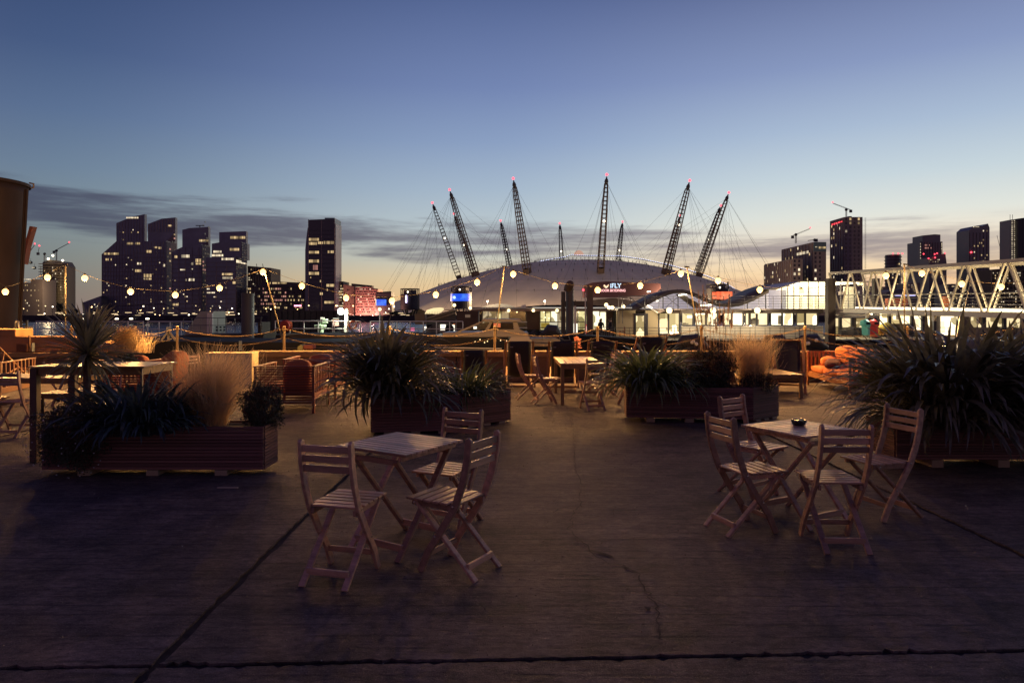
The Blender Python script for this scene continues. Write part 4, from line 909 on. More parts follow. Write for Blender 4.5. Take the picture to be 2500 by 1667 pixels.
for q, lab, wp, hp, m_ in (((1025, 792), 'brown upright box on the barge under the left drum', 24, 26, M_dark2),): 
    t = thing('deck_box', lab, 'box', P(*q, 52)); MB().box(tuple(P(q[0]-wp/2, q[1], 52)), tuple(P(q[0]+wp/2, q[1]-hp, 52)+Vector((0, 1.2, 0)))).build('box', mat('box_brown', (.15, .085, .05), .7), t, bevel=.02)
t = thing('site_cabin', 'brown cabin with a small pale window under the blue screen drum', 'cabin', P(1141, 815, 51)); MB().box(tuple(P(1115, 817, 51)), tuple(P(1168, 759, 51)+Vector((0, 2, 0)))).build('cabin_wall', mat('cabin_brown', (.10, .065, .05), .75, var=.3, scale=1), t, bevel=.02)
bx('window', P(1136, 775, 50.95), P(1148, 768, 50.99), mat('pale_window', (.5, .4, .33), .5, emit=(1, .75, .5), es=.1), t)
for k in range(3): bx('window_bar', P(1139+k*3, 775, 50.9), P(1139.6+k*3, 768, 50.94), M_dark, t)
t = thing('gangway', 'slim pale gangway ramp sloping up beside the brown cabin', 'gangway', P(1075, 777, 54)); MB().bar(P(1038, 778, 54), P(1112, 756, 54), .14).bar(P(1038, 786, 54), P(1112, 764, 54), .1).build('handrail', M_metal, t); MB().prism_y([(p.x, p.z) for p in (P(1038, 780, 54), P(1112, 758, 54), P(1112, 790, 54), P(1038, 792, 54))], 54.1, 54.2).build('side_panel', mat('gang_grey', (.1, .1, .1), .6), t)
for q, lab, h in (((927, 815), 'thin white pole beside the violet striped drum', 60), ((1148, 760), 'short mast with a white lamp on the brown cabin', 8), ((1109, 757), 'white lamp post in front of the blue screen drum', 12)):
    t = thing('lamp_post', lab, 'lamp post', P(*q, 53)); br('pole', P(*q, 53), P(q[0], q[1]-h, 53), .09, M_rail, t, rod=True); ball('lamp_head', P(q[0], q[1]-h, 53), .13, M_lampw, t)
M_kiosk = emis('kiosk_light', (1, .93, .75), 1.6)
t = thing('ticket_kiosk', 'lit white kiosk opening behind the barge railing with pink signs', 'kiosk', P(1090, 815, 56)); MB().box(tuple(P(1040, 817, 57)), tuple(P(1114, 780, 57)+Vector((0, 2, 0)))).build('kiosk_wall', M_dark2, t)
for a, c, y0, y1, m_ in ((1075, 1088, 792, 806, M_kiosk), (1104, 1110, 793, 815, M_kiosk), (1106, 1111, 782, 792, mat('orange_bag', (.8, .2, .05), .6, emit=(1, .3, .1), es=.4)), (1042, 1056, 792, 800, M_hull), (1075, 1092, 800.5, 806, emis('pink_panel', (1, .2, .4), .8)), (1000, 1012, 800, 808, emis('pink_panel', (1, .2, .4), .8)), (1036, 1041, 797, 806, M_kiosk)):
    bx('kiosk_panel', P(a, y1, 56.8), P(c, y0, 56.9), m_, t)
t = thing('cable_reel', 'black cable reel in front of the lit kiosk', 'reel', P(1100, 800, 55)); disc('reel', 1098, 803, 11, 55, M_hull, t, .4)
# long black barge hulls near the quay
t = thing('black_barge', 'long black barge hull lying close behind the quay wall', 'barge', (XA(600, 26), 26, -3.5))
MB().prism_y([(XA(330, 26), -3.4), (XA(300, 26), ZA(826, 26)), (XA(345, 26), ZA(832, 26)), (XA(700, 26), ZA(836, 26)), (XA(860, 26), ZA(834, 26)), (XA(905, 26), ZA(824, 26)), (XA(880, 26), -3.4)], 26, 30).build('hull', M_hull, t)
MB().box((XA(690, 25.9), 25.8, ZA(851, 26)), (XA(1060, 25.9), 26.2, ZA(848, 26))).build('rubbing_strake', M_hullg, t)
bx('ladder_panel', P(583, 855, 25.9), P(591, 832, 25.95), mat('pale_ladder', (.30, .38, .45), .6), t)
for k in range(5): bx('ladder_rung', P(583, 850-k*4.5, 25.8), P(591, 849.2-k*4.5, 25.88), M_hull, t)
t = thing('grey_launch', 'low grey hulled launch lying beside the black barge', 'boat', (XA(880, 33), 33, -3.5))
MB().prism_y([(XA(x_, 33), ZA(y_, 33)) for x_, y_ in ((700, 818), (720, 816), (1065, 821), (1080, 826), (1060, 834), (720, 834))], 33, 36).build('hull', M_hullg, t)
MB().prism_y([(XA(x_, 32.9), ZA(y_, 32.9)) for x_, y_ in ((700, 834), (1065, 834), (1065, 900), (700, 900))], 33, 36).build('lower_hull', M_hull, t)
b = MB(); b.bar(P(880, 834, 32.8), P(905, 822, 32.8), .05).bar(P(905, 822, 32.8), P(925, 834, 32.8), .05).bar(P(890, 822, 32.8), P(915, 822, 32.8), .09); b.build('deck_cleat', M_dark, t)
# mooring tackle, buoy
t = thing('mooring_buoy', 'small yellow green tarpaulin hump on the barge by the ochre pole', 'tarpaulin', P(733, 845, 25)); MB().prism_y([(P(726, 855, 25).x, P(726, 855, 25).z), (P(727, 846, 25).x, P(727, 846, 25).z), (P(735, 841, 25).x, P(735, 841, 25).z), (P(739, 845, 25).x, P(739, 845, 25).z), (P(739, 855, 25).x, P(739, 855, 25).z)], 25, 25.5).build('cover', mat('cover_olive', (.30, .28, .12), .7), t)
t = thing('engine_crate', 'small rusty red engine crate on the barge deck', 'crate', P(752, 850, 25)); MB().box(tuple(P(741, 852, 25)), tuple(P(764, 842, 25)+Vector((0, .4, 0)))).build('crate', mat('rusty_red', (.24, .07, .05), .7), t, bevel=.01)
# terminal pier building
Y = 68
t = thing('pier_terminal', 'long low pier terminal with pale roof edge and lit glazed bays before the dome', 'building', (XA(1350, Y), Y, -.6))
MB().box((XA(1140, Y), Y+5, -1), (XA(1600, Y), Y+5.2, ZA(750, Y+5))).build('back_wall', M_dark2, t)
MB().prism_y([(XA(x_, Y-1), ZA(y_, Y-1)) for x_, y_ in ((1133, 758), (1140, 754), (1180, 750.5), (1590, 750.5), (1590, 753.5), (1185, 753.8), (1140, 758))], Y-1, Y+6).build('roof', mat('roof_steel', (.40, .43, .48), .35, .3), t)
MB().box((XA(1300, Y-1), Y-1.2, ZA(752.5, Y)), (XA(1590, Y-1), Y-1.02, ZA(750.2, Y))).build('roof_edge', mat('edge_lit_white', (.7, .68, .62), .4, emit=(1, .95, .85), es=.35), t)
MB().box((XA(1150, Y-1), Y-.8, ZA(760, Y)), (XA(1590, Y-1), Y-.3, ZA(755, Y))).build('soffit_band', mat('soffit_pink', (.32, .2, .17), .6), t)
MB().prism_y([(XA(x_, Y), ZA(y_, Y)) for x_, y_ in ((1250, 750), (1330, 744), (1420, 743), (1500, 747), (1580, 750))], Y+2, Y+4).build('roof_spoiler', M_hull, t)
MB().prism_y([(XA(x_, Y), ZA(y_, Y)) for x_, y_ in ((1272, 750), (1274, 745), (1284, 743.5), (1285, 750))], Y+1, Y+2).build('roof_cowl', M_boatw, t)
WG = [window_mat('terminal_room_a', (.95, .85, .40), .9), window_mat('terminal_room_b', (1, .80, .48), .5), window_mat('terminal_room_c', (1, .9, .6), 1.5)]
bays = [(1150, 1175, 3), (1178, 1190, 1), (1192, 1212, 1), (1214, 1222, 0), (1224, 1242, 1), (1244, 1284, 3), (1287, 1318, 4), (1321, 1332, 0), (1334, 1345, 0), (1346, 1362, 2), (1365, 1378, 1), (1380, 1397, 1), (1399, 1412, 1), (1414, 1432, 0), (1434, 1448, 0), (1450, 1466, 2), (1468, 1482, 2), (1484, 1500, 4)]
for a, c, k in bays:
    m_ = {3: M_glassdark, 4: mat('brown_panel', (.14, .075, .06), .7)}.get(k) or WG[k]
    bx('bay_panel' if k > 2 else 'lit_pane', (XA(a, Y), Y+1, ZA(805, Y)), (XA(c, Y), Y+1.1, ZA(760, Y)), m_, t)
    br('mullion', (XA(c+1, Y), Y+.9, ZA(808, Y)), (XA(c+1, Y), Y+.9, ZA(757, Y)), .09, random.choice([M_rail, M_dark, M_metal]), t)
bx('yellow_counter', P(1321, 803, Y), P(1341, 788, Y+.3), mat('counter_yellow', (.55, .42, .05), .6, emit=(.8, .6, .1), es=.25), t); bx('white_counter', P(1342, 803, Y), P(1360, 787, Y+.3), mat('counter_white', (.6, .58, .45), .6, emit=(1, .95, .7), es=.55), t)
for q in ((1242, 758), (1302, 758), (1360, 758)): 
    ball('soffit_lamp', P(*q, Y-1.2), .16, M_lampw, t)
for q in ((1390, 762), (1397, 761.5), (1412, 762), (1262, 762), (1328, 762), (1331, 775), (1340, 777), (1397, 778), (1390, 774)): ball('downlight', P(*q, Y+.8), .07, M_lampw, t)
for y_ in (786, 800): br('mid_rail', P(1225, y_, Y-.5), P(1287, y_, Y-.5), .09, M_rail, t); br('mid_rail', P(1320, y_, Y-.5), P(1432, y_, Y-.5), .09, M_metal, t)
MB().box((XA(1140, Y), Y-2, -1.6), (XA(1600, Y), Y+5, ZA(808, Y))).build('deck', M_hull, t)
for a, c, lab in ((1404, 1404, 'tall white flag mast with cross bar before the pier terminal'),):
    t = thing('mast_pole', lab, 'mast', P(a, 820, 60)); br('pole', P(a, 815, 60), P(a, 742, 60), .18, M_boatw, t); MB().box(tuple(P(1398, 812, 60)), tuple(P(1410, 790, 60)+Vector((0, .3, 0)))).build('foot_box', M_kiosk, t); br('lantern', P(1404, 743, 60), P(1404, 732, 60), .1, M_metal, t)
# beams and bent pile
pile('round grey pile with a slanted hood before the pier terminal', 1391, 19, 704, 840, 46, M_pile)
t = thing('pile_hood', 'angled pipe hood on top of the round grey pile', 'hood', P(1388, 705, 46)); MB().tube([P(1386, 712, 46), P(1388, 703, 46), P(1392, 694, 45)], [.28, .32, .26], 12).build('hood', mat('hood_brown', (.13, .09, .06), .6), t, True)
pile('square dark pile between the two tall river piles', 1375, 10, 712, 835, 47, M_pile, False)
pile('square brown pile with a red lamp left of the glowing sign', 1440, 14, 697, 840, 46, mat('pile_brown', (.17, .135, .11), .7, var=.3, scale=1.4, coord='World'), False)
t = thing('pile_crossbeam', 'cross beam linking the two tall river piles', 'beam', P(1417, 741, 46.6)); MB().box(tuple(P(1378, 747, 46.6)), tuple(P(1436, 735, 46.6)+Vector((0, .3, 0)))).build('beam', M_pile, t); 
t = thing('signal_lamp', 'tiny red lamp on the brown square pile', 'lamp', P(1423, 708, 45.4)); ball('lamp_head', P(1424, 708, 45.5), .07, M_red, t)
t = thing('flag_pole', 'pale slim pole right of the brown square pile', 'pole', P(1429, 715, 46)); br('pole', P(1429, 850, 45.6), P(1429, 715, 45.6), .08, M_rail, t, rod=True)
# right hand two storey pontoon building
Y = 60; zd = ZA(826, Y)
t = thing('pontoon_offices', 'long white two storey pontoon offices with a row of brightly lit windows', 'building', (XA(1760, Y), Y, zd))
MB().box((XA(1440, Y), 55.5, -3.4), (XA(2420, Y), 72, zd)).build('float_hull', M_hullg, t); MB().box((XA(1440, 55.4), 55.35, -1.1), (XA(2200, 55.4), 55.48, zd-.02)).build('hull_lip', M_hull, t)
zu = ZA(754, Y)
MB().box((XA(1600, Y), Y-.9, zu-.12), (XA(2016, Y), 72, zu)).build('upper_deck', M_dark2, t); MB().box((XA(1505, Y), Y-.9, zu-.13), (XA(1600, Y)-.01, 66, zu-.01)).build('canopy_slab', M_dark2, t)
MB().box((XA(1663, Y), Y, zd), (XA(2010, Y), Y+.1, ZA(796, Y))).build('lower_wall', M_cream, t)
MB().box((XA(1663, Y), Y-.01, ZA(765, Y)), (XA(2010, Y), Y+.1, zu-.12)).build('lintel', M_dark2, t)
Mroom = [window_mat('office_room_a', (1, .82, .48), 2.4), window_mat('office_room_b', (1, .80, .44), 1.5), window_mat('office_room_c', (1, .86, .56), 3.2)]
MB().box((XA(1505, Y), Y+.02, zd), (XA(1552, Y), Y+.12, zu)).build('wall_panel', mat('tan_panel', (.42, .34, .22), .6), t); MB().box((XA(1575, Y), Y+.02, zd), (XA(1607, Y), Y+.12, zu-.12)).build('wall_panel', mat('tan_panel', (.42, .34, .22), .6), t)
MB().box((XA(1548, Y), Y-.02, zd), (XA(1582, Y), Y+.1, ZA(765, Y))).build('door_frame', M_dark, t); bx('lit_door', P(1553, 822, Y-.05), P(1572, 771, Y-.03), Mroom[1], t)
for k, (a, c, y1, mi) in enumerate(((1609, 1632, 815, 1), (1633, 1659, 815, 0), (1665, 1692, 793, 0), (1697, 1723, 793, 2), (1725, 1752, 793, 2), (1767, 1786, 793, 1), (1788, 1814, 793, 2), (1820, 1829, 793, 1), (1832, 1847, 793, 1), (1849, 1875, 793, 1), (1882, 1909, 793, 2), (1911, 1937, 793, 2), (1945, 1965, 793, 1), (1967, 1996, 793, 2))):
    bx('lit_window', P(a, y1, Y+.3), P(c, 765, Y+.36), Mroom[mi], t)
    for e in (a, c): br('window_frame', P(e, y1, Y+.05), P(e, 765, Y+.05), .13 if e == c else .07, M_dark, t)
    if k > 1: br('sill', P(a, y1+1, Y-.02), P(c, y1+1, Y-.02), .08, M_dark, t)
for k, (a, h) in enumerate(((1780, 12), (1830, 14), (1838, 16), (1846, 13), (1900, 22), (1742, 14), (1668, 4), (1674, 3))): bx('furniture', P(a, 792, Y+.15), P(a+6, 792-h, Y+.25), random.choice([mat('furn_grey', (.2, .19, .17), .7), M_dark2]), t)
for k in range(10): bx('panel_seam', P(1663+k*36, 825, Y-.03), P(1664+k*36, 797, Y-.01), M_metal, t)
for q in (1634, 1741, 1849):
    l = thing('wall_lamp', {1634: 'left', 1741: 'middle', 1849: 'right'}[q]+' bright round wall lamp above the pontoon office windows', 'lamp', P(q, 758, Y-1)); lamp_head(l, P(q, 758, Y-1.1), .26, M_lampw, 520, (1, .80, .50))
for q, lab, w_ in (((1480, 744), 'starry lamp above the two people on the pontoon', 140), ((1487, 751), 'left twin lamp beside the terminal canopy', 60), ((1495, 751), 'right twin lamp beside the terminal canopy', 0), ((1522, 748), 'lamp on the scaffold ladder by the tan wall', 120), ((1461, 776), 'lamp glowing behind the left person', 70)):
    l = thing('deck_lamp', lab, 'lamp', P(*q, 61)); lamp_head(l, P(*q, 61), .17, M_lampw, w_, (1, .85, .55))
railing('dark wire railing along the upper pontoon deck', (XA(1535, Y), Y-.85, zu), (XA(2016, Y), Y-.85, zu), 1.08, 14, M_raild, (.2, .4, .6, .8), .04)
railing('thin wire railing along the lower edge of the white pontoon', (XA(1500, 57), 57, zd), (XA(2015, 57), 57, zd), 1.0, 14, M_raild, (.25, .5, .75), .04)
railing('dark railing round the gangway head beside the two people', (XA(1455, 56), 56, zd), (XA(1500, 56), 56, zd), 1.05, 9, M_raild, (.5,), .05)
# scaffold stair
t = thing('access_stair', 'metal stair frame rising beside the lamp and the glowing sign', 'stair', P(1540, 800, 59)); b = MB()
for px in (1511, 1520, 1575): b.bar(P(px, 790, 59), P(px, 722, 59), .06)
for k in range(8): b.bar(P(1520, 728+k*3.6, 59), P(1536, 728+k*3.6, 59), .05)
b.bar(P(1511, 724, 59), P(1575, 722, 59), .06).bar(P(1536, 726, 59), P(1575, 752, 59), .07); b.build('stair_frame', M_metal, t); br('handrail', P(1575, 745, 59), P(1607, 764, 59), .07, M_rail, t)
# wave roofed marquee on the upper deck
Y = 66
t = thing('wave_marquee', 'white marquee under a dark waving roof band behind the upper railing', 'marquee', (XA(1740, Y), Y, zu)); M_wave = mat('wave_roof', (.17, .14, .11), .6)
wave = [(1545, 752), (1575, 740), (1600, 726), (1622, 715), (1645, 708), (1668, 707), (1690, 712), (1712, 722), (1735, 733), (1758, 740), (1785, 742), (1812, 737), (1840, 726), (1865, 712), (1888, 701), (1912, 693), (1935, 689)]
def wband(off, th, y0, y1, m_, nm):
    top = [(XA(a, Y), ZA(c+off, Y)) for a, c in wave]; bot = [(x, z-th) for x, z in top]; b = MB(); n = len(top)
    for yy in (y0, y1):
        for x, z in top: b.v.append((x, yy, z))
        for x, z in bot: b.v.append((x, yy, z))
    for i in range(n-1): b.f += [(i, i+1, n+i+1, n+i), (2*n+i, 3*n+i, 3*n+i+1, 2*n+i+1), (i, 2*n+i, 2*n+i+1, i+1), (n+i, n+i+1, 3*n+i+1, 3*n+i)]
    b.build(nm, m_, t, True)
wband(0, .34, Y, Y+.4, M_wave, 'roof_edge'); wband(-1, .12, Y+.4, Y+8, M_wave, 'roof_membrane')
M_tent = mat('tent_fabric', (.62, .60, .66), .7, emit=(.82, .76, .90), es=.36)  # fabric itself glows, in place of light inside the marquee
b = MB(); n = len(wave)
for a, c in wave: b.v.append((XA(a, Y), Y+1.2, ZA(c, Y)-.25)); 
for a, c in wave: b.v.append((XA(a, Y), Y+1.2, zu))
b.f = [(i, i+1, n+i+1, n+i) for i in range(n-1)]; b.build('gable_wall', M_tent, t)
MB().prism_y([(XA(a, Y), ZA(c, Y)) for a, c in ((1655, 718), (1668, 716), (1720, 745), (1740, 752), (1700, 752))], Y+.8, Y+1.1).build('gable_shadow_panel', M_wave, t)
for a, c in (((1657, 721), (1683, 717)), ((1710, 746), (1738, 744)), ((1575, 743), (1592, 752)), ((1580, 712.5), (1588, 711.5)), ((1602, 735), (1607, 735))): br('strip_light', P(*a, Y+.7), P(*c, Y+.7), .09, M_lampfar, t)
for a in (1622, 1659, 1720, 1785, 1830, 1875): br('tent_post', (XA(a, Y), Y+.6, zu), (XA(a, Y), Y+.6, zu+1.5), .08, M_dark, t)
for a in (1625, 1875): br('tie_rod', P(a, 750, Y+.5), P(a+34, 722, Y+.5), .04, M_dark, t); br('tie_rod', P(a+34, 750, Y+.5), P(a, 722, Y+.5), .04, M_dark, t)
# bright glazed lounge
Y = 61
t = thing('glazed_lounge', 'brilliantly lit glass lounge with a white roof at the head of the gangway', 'building', (XA(2000, Y), Y, zu))
M_bright = emis('ceiling_glow', (1, .86, .58), 6); M_lw = mat('lounge_white', (.8, .76, .66), .6)
MB().box((XA(1955, Y), Y, ZA(688.5, Y)), (XA(2132, Y), Y+7, ZA(686.5, Y))).build('roof', M_lw, t)
MB().prism_y([(XA(1904, Y), ZA(703, Y)), (XA(1955, Y), ZA(688.4, Y)), (XA(1955, Y), ZA(686.6, Y)), (XA(1904, Y), ZA(701, Y))], Y, Y+6).build('sloped_roof', M_lw, t)
bx('ceiling_panel', (XA(1960, Y), Y+.5, ZA(691, Y)), (XA(2105, Y), Y+6, ZA(690, Y)), M_bright, t)
MB().box((XA(1955, Y), Y+6, zu), (XA(2118, Y), Y+6.2, ZA(690, Y))).build('back_wall', mat('lounge_back', (.8, .74, .6), .7, emit=(1, .83, .50), es=1.6), t)  # wall given its own glow to brighten the lounge
M_pane = bpy.data.materials.new('lounge_glass'); M_pane.use_nodes = True; pt = M_pane.node_tree; pt.nodes.clear(); g1 = pt.nodes.new('ShaderNodeBsdfTransparent'); g2 = pt.nodes.new('ShaderNodeBsdfGlossy'); g3 = pt.nodes.new('ShaderNodeMixShader'); g4 = pt.nodes.new('ShaderNodeOutputMaterial')
g1.inputs[0].default_value = (.9, .92, .9, 1); g2.inputs['Roughness'].default_value = .05; g3.inputs[0].default_value = .12; pt.links.new(g1.outputs[0], g3.inputs[1]); pt.links.new(g2.outputs[0], g3.inputs[2]); pt.links.new(g3.outputs[0], g4.inputs[0]); 
pxs = [1909, 1924, 1939, 1954, 1975, 1999, 2018, 2036, 2054, 2072, 2090, 2110]
for i, a in enumerate(pxs):
    top = 701-(a-1909)*.29 if a < 1955 else 688; br('glazing_bar', (XA(a, Y), Y+.1, zu), (XA(a, Y), Y+.1, ZA(top, Y)), .07, M_lw, t)
    if i < len(pxs)-1: bx('glass_pane', (XA(a, Y)+.05, Y+.12, zu), (XA(pxs[i+1], Y)-.05, Y+.14, ZA(max(top, 690), Y)), M_pane, t)
br('transom', P(1909, 722, Y+.05), P(2018, 722, Y+.05), .06, M_lw, t)
MB().box((XA(1909, Y), Y+3, zu), (XA(1953, Y), Y+3.1, ZA(705, Y))).build('tent_view', M_tent, t)
for a, c in ((1972, 12), (1990, 22), (2060, 18), (2075, 8)): bx('partition', P(a, 753, Y+4), P(a+c, 700, Y+4.1), mat('lounge_wall', (.7, .62, .48), .7, emit=(1, .85, .55), es=.45), t)  # partitions glow as well, room light put into their material
bx('picture_panel', P(2048, 721, Y+2.9), P(2064, 712, Y+3), M_dark2, t)
for q in (2070, 2104, 2096): ball('ceiling_lamp', P(q, 694, Y+1), .12, M_lampw, t)
lamp(t, P(2040, 700, Y+2.5), 800, (1, .80, .48), .6)
pile('big dark square pile standing before the glazed lounge', 2027, 18, 680, 840, 54.6, mat('pile_dark_brown', (.085, .065, .055), .7, var=.3, scale=1.5, coord='World'), False)
pile('second dark square pile seen through the gangway truss', 2138, 13, 680, 840, 59, mat('pile_dark_brown', (.085, .065, .055)), False)
# portal and rooms under the gangway
t = thing('landing_stage', 'dark portal frame and lit rooms under the truss gangway', 'building', (XA(2200, 63), 63, zd))
MB().box((XA(2036, 58), 58, ZA(775, 58)), (XA(2145, 58), 58.5, ZA(761, 58))).build('portal_beam', M_dark2, t); MB().box((XA(2036, 64), 63, zu-.14), (XA(2420, 64), 70, zu-.02)).build('roof', M_dark2, t)
Mr2 = [window_mat('stage_room_a', (1, .80, .44), 2.4), window_mat('stage_room_b', (1, .78, .42), 1.1), window_mat('stage_room_c', (1, .85, .55), 2.2)]
for a, c, y0, y1, k in ((2032, 2050, 777, 815, 1), (2052, 2080, 777, 800, 1), (2092, 2118, 777, 800, 1), (2146, 2170, 766, 800, 0), (2178, 2225, 766, 790, 0), (2228, 2252, 766, 805, 2), (2262, 2280, 766, 810, 2), (2298, 2342, 769, 818, 2), (2372, 2400, 772, 800, 1), (2410, 2450, 775, 800, 1), (2460, 2495, 775, 800, 1)):
    bx('lit_room', P(a, y1, 63.2), P(c, y0, 63.3), Mr2[k], t); br('frame_post', P(c+1, 826, 63), P(c+1, 762, 63), .25, M_dark, t)
MB().box((XA(2036, 63), 63.4, zd), (XA(2510, 63), 63.6, zu-.2)).build('back_wall', M_dark2, t); MB().box((XA(2036, 57), 56.8, zd-.1), (XA(2500, 57), 63, zd+.02)).build('stage_floor', mat('stage_floor', (.4, .34, .24), .6), t)
for k in range(6): bx('stored_drum', P(2054+k*15, 818, 60), P(2062+k*15, 806-(k % 3)*3, 60.6), random.choice([M_dark, M_dark2, M_white]), t)
railing('thin rail in front of the rooms under the gangway', (XA(2040, 58), 58, zd), (XA(2480, 58), 58, zd), 1.0, 16, M_raild, (.33, .66), .04)
l = thing('deck_lamp', 'small white lamp under the gangway near the second dark pile', 'lamp', P(2127, 766, 57)); lamp_head(l, P(2127, 765, 57), .13, M_lampw, 120, (1, .9, .65))
t = thing('inflatable_dinghy', 'yellow covered dinghy behind the tall flax leaves', 'boat', P(2160, 815, 57)); MB().tube([P(2146, 818, 57), P(2150, 806, 57), P(2165, 801, 57), P(2180, 808, 57), P(2186, 818, 57)], [.2, .45, .5, .4, .1], 10).build('cover', mat('dinghy_yellow', (.6, .46, .08), .6), t, True)
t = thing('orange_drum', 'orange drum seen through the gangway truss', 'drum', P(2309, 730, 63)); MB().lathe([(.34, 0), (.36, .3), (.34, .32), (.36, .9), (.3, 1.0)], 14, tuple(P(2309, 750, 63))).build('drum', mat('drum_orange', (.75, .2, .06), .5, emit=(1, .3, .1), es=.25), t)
t = thing('stacked_crates', 'low stack of brick red crates seen through the gangway truss', 'crates', P(2190, 745, 64))
for k in range(7):
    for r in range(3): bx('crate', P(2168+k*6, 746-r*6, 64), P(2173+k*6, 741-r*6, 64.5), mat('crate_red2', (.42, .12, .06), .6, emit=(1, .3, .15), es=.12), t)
# truss gangway
X1, X2 = 26.03, 28.7; Mtr = mat('truss_cream', (.72, .66, .50), .45, var=.12, scale=2)
t = thing('truss_gangway', 'long cream steel truss gangway with glowing light strips leading in from the right', 'bridge', (X1, 56, 1.8))
def zt_(Y_): return 4.33+(Y_-34.7)*.026
def zb_(Y_): return 1.50+(Y_-34.7)*.018
for X in (X1, X2):
    br('top_chord', (X, 56, zt_(56)), (X, 26, zt_(26)), .19, Mtr, t, h=.2); br('bottom_chord', (X, 56, zb_(56)), (X, 26, zb_(26)), .2, Mtr, t, h=.3)
    br('end_post', (X, 56, zt_(56)), (X, 54.3, zb_(54.3)), .13, Mtr, t)
    for k in range(8):
        yt_ = 52.5-3.31*k; yb2 = yt_-1.65; ya = yt_+1.65
        br('diagonal', (X, ya-.12, zb_(ya)), (X, yt_+.1, zt_(yt_)), .10, Mtr, t); br('diagonal', (X, yb2+.12, zb_(yb2)), (X, yt_-.1, zt_(yt_)), .10, Mtr, t)
        if X == X1: br('roof_tie', (X1, yt_, zt_(yt_)), (X2, yt_, zt_(yt_)), .12, Mtr, t)
    for f in (.25, .45, .65, .85, 1.1): br('wire_rail' if f < 1 else 'handrail', (X+(.15 if X == X1 else -.15), 56, zb_(56)+f+.1), (X+(.15 if X == X1 else -.15), 26, zb_(26)+f+.1), .025 if f < 1 else .06, M_metal, t, rod=True)
    br('light_strip', (X+.16*(1 if X == X2 else -1)*-1, 52, zb_(52)+.24), (X+.16*(1 if X == X2 else -1)*-1, 27, zb_(27)+.24), .07, emis('led_warm_white', (1, .86, .62), 5), t)
bx('deck', (X1+.16, 26, 1.45), (X2-.16, 56, 1.52), mat('gang_deck', (.45, .4, .3), .6), t)
for yy in (51, 46, 41, 36, 31): lamp(t, (X1+.9, yy, 2.5), 210, (1, .76, .42), .15)
for k in range(6): bx('deck_bracket', (X1-.05, 50-4*k, zb_(50-4*k)-.5), (X1+.1, 50.2-4*k, zb_(50-4*k)-.15), Mtr, t)
# bins, scooters on the pontoon
def bin_(label, px, col):
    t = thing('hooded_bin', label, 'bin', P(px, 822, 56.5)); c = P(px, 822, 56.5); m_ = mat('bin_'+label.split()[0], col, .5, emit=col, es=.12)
    MB().lathe([(.30, 0), (.34, .05), (.36, .85), (.38, .87), (.38, .95)], 4, tuple(c)).build('bin_body', m_, t); MB().tube([c+Vector((0, .1, .95)), c+Vector((0, .05, 1.2)), c+Vector((0, -.1, 1.34))], [.42, .40, .15], 12).build('hood', m_, t, True); bx('opening', c+Vector((-.16, -.42, 1.02)), c+Vector((.16, -.36, 1.2)), M_hull, t)
bin_('teal hooded bin at the end of the white pontoon', 2114, (.16, .55, .42)); bin_('red hooded bin next to the teal bin', 2134, (.75, .06, .05))
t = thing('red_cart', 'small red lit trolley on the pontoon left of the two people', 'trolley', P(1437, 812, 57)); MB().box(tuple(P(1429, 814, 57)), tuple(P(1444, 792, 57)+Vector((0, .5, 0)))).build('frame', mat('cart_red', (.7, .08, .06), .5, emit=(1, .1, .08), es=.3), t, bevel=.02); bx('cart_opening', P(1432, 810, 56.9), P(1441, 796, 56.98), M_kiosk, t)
t = thing('wooden_chair', 'small red brown chair on the pontoon by the tan wall', 'chair', P(1520, 822, 58)); c = P(1520, 822, 58); b = MB()
for a, d in ((-.2, 0), (.2, 0), (-.2, .4), (.2, .4)): b.box((c.x+a-.025, c.y+d-.02, c.z), (c.x+a+.025, c.y+d+.02, c.z+(.85 if a > 0 else .45)))
b.box((c.x-.22, c.y, c.z+.42), (c.x+.22, c.y+.42, c.z+.47)); b.build('chair_frame', mat('chair_redbrown', (.3, .09, .05), .5), t)
for k in range(3): bx('back_slat', (c.x+.18, c.y, c.z+.55+k*.12), (c.x+.22, c.y+.42, c.z+.61+k*.12), mat('chair_redbrown', (.3, .09, .05)), t)
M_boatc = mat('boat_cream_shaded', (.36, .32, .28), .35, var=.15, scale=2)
# cabin cruiser
Y = 31
t = thing('cabin_cruiser', 'white cabin cruiser with a raked windscreen moored behind the quay wall', 'boat', (XA(1200, Y), Y, -3.5))
def yz(pts): return [(XA(a, Y), ZA(c, Y)) for a, c in pts]
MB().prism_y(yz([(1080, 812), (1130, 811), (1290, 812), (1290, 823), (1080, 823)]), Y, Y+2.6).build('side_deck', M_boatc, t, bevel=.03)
MB().prism_y(yz([(1062, 818), (1080, 823), (1240, 823), (1260, 852), (1255, 900), (1062, 900)]), Y+.05, Y+2.6).build('hull', M_glassdark, t)
MB().prism_y(yz([(1248, 822), (1293, 822), (1293, 827), (1298, 829), (1298, 900), (1230, 900), (1232, 850)]), Y+.0, Y+2.6).build('stern_hull', mat('wet_white', (.62, .56, .46), .12, bump=.6, bscale=5), t)
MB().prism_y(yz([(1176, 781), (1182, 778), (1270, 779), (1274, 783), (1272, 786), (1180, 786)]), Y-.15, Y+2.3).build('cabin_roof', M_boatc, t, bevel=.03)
for pts in ([(1176, 784), (1182, 784), (1122, 812), (1110, 812)], [(1196, 786), (1202, 786), (1190, 812), (1180, 812)], [(1252, 785), (1262, 785), (1270, 806), (1284, 812), (1256, 812)]):
    MB().prism_y(yz(pts), Y, Y+.12).build('cabin_pillar', M_boatc, t); MB().prism_y(yz(pts), Y+2.1, Y+2.2).build('cabin_pillar', M_boatc, t)
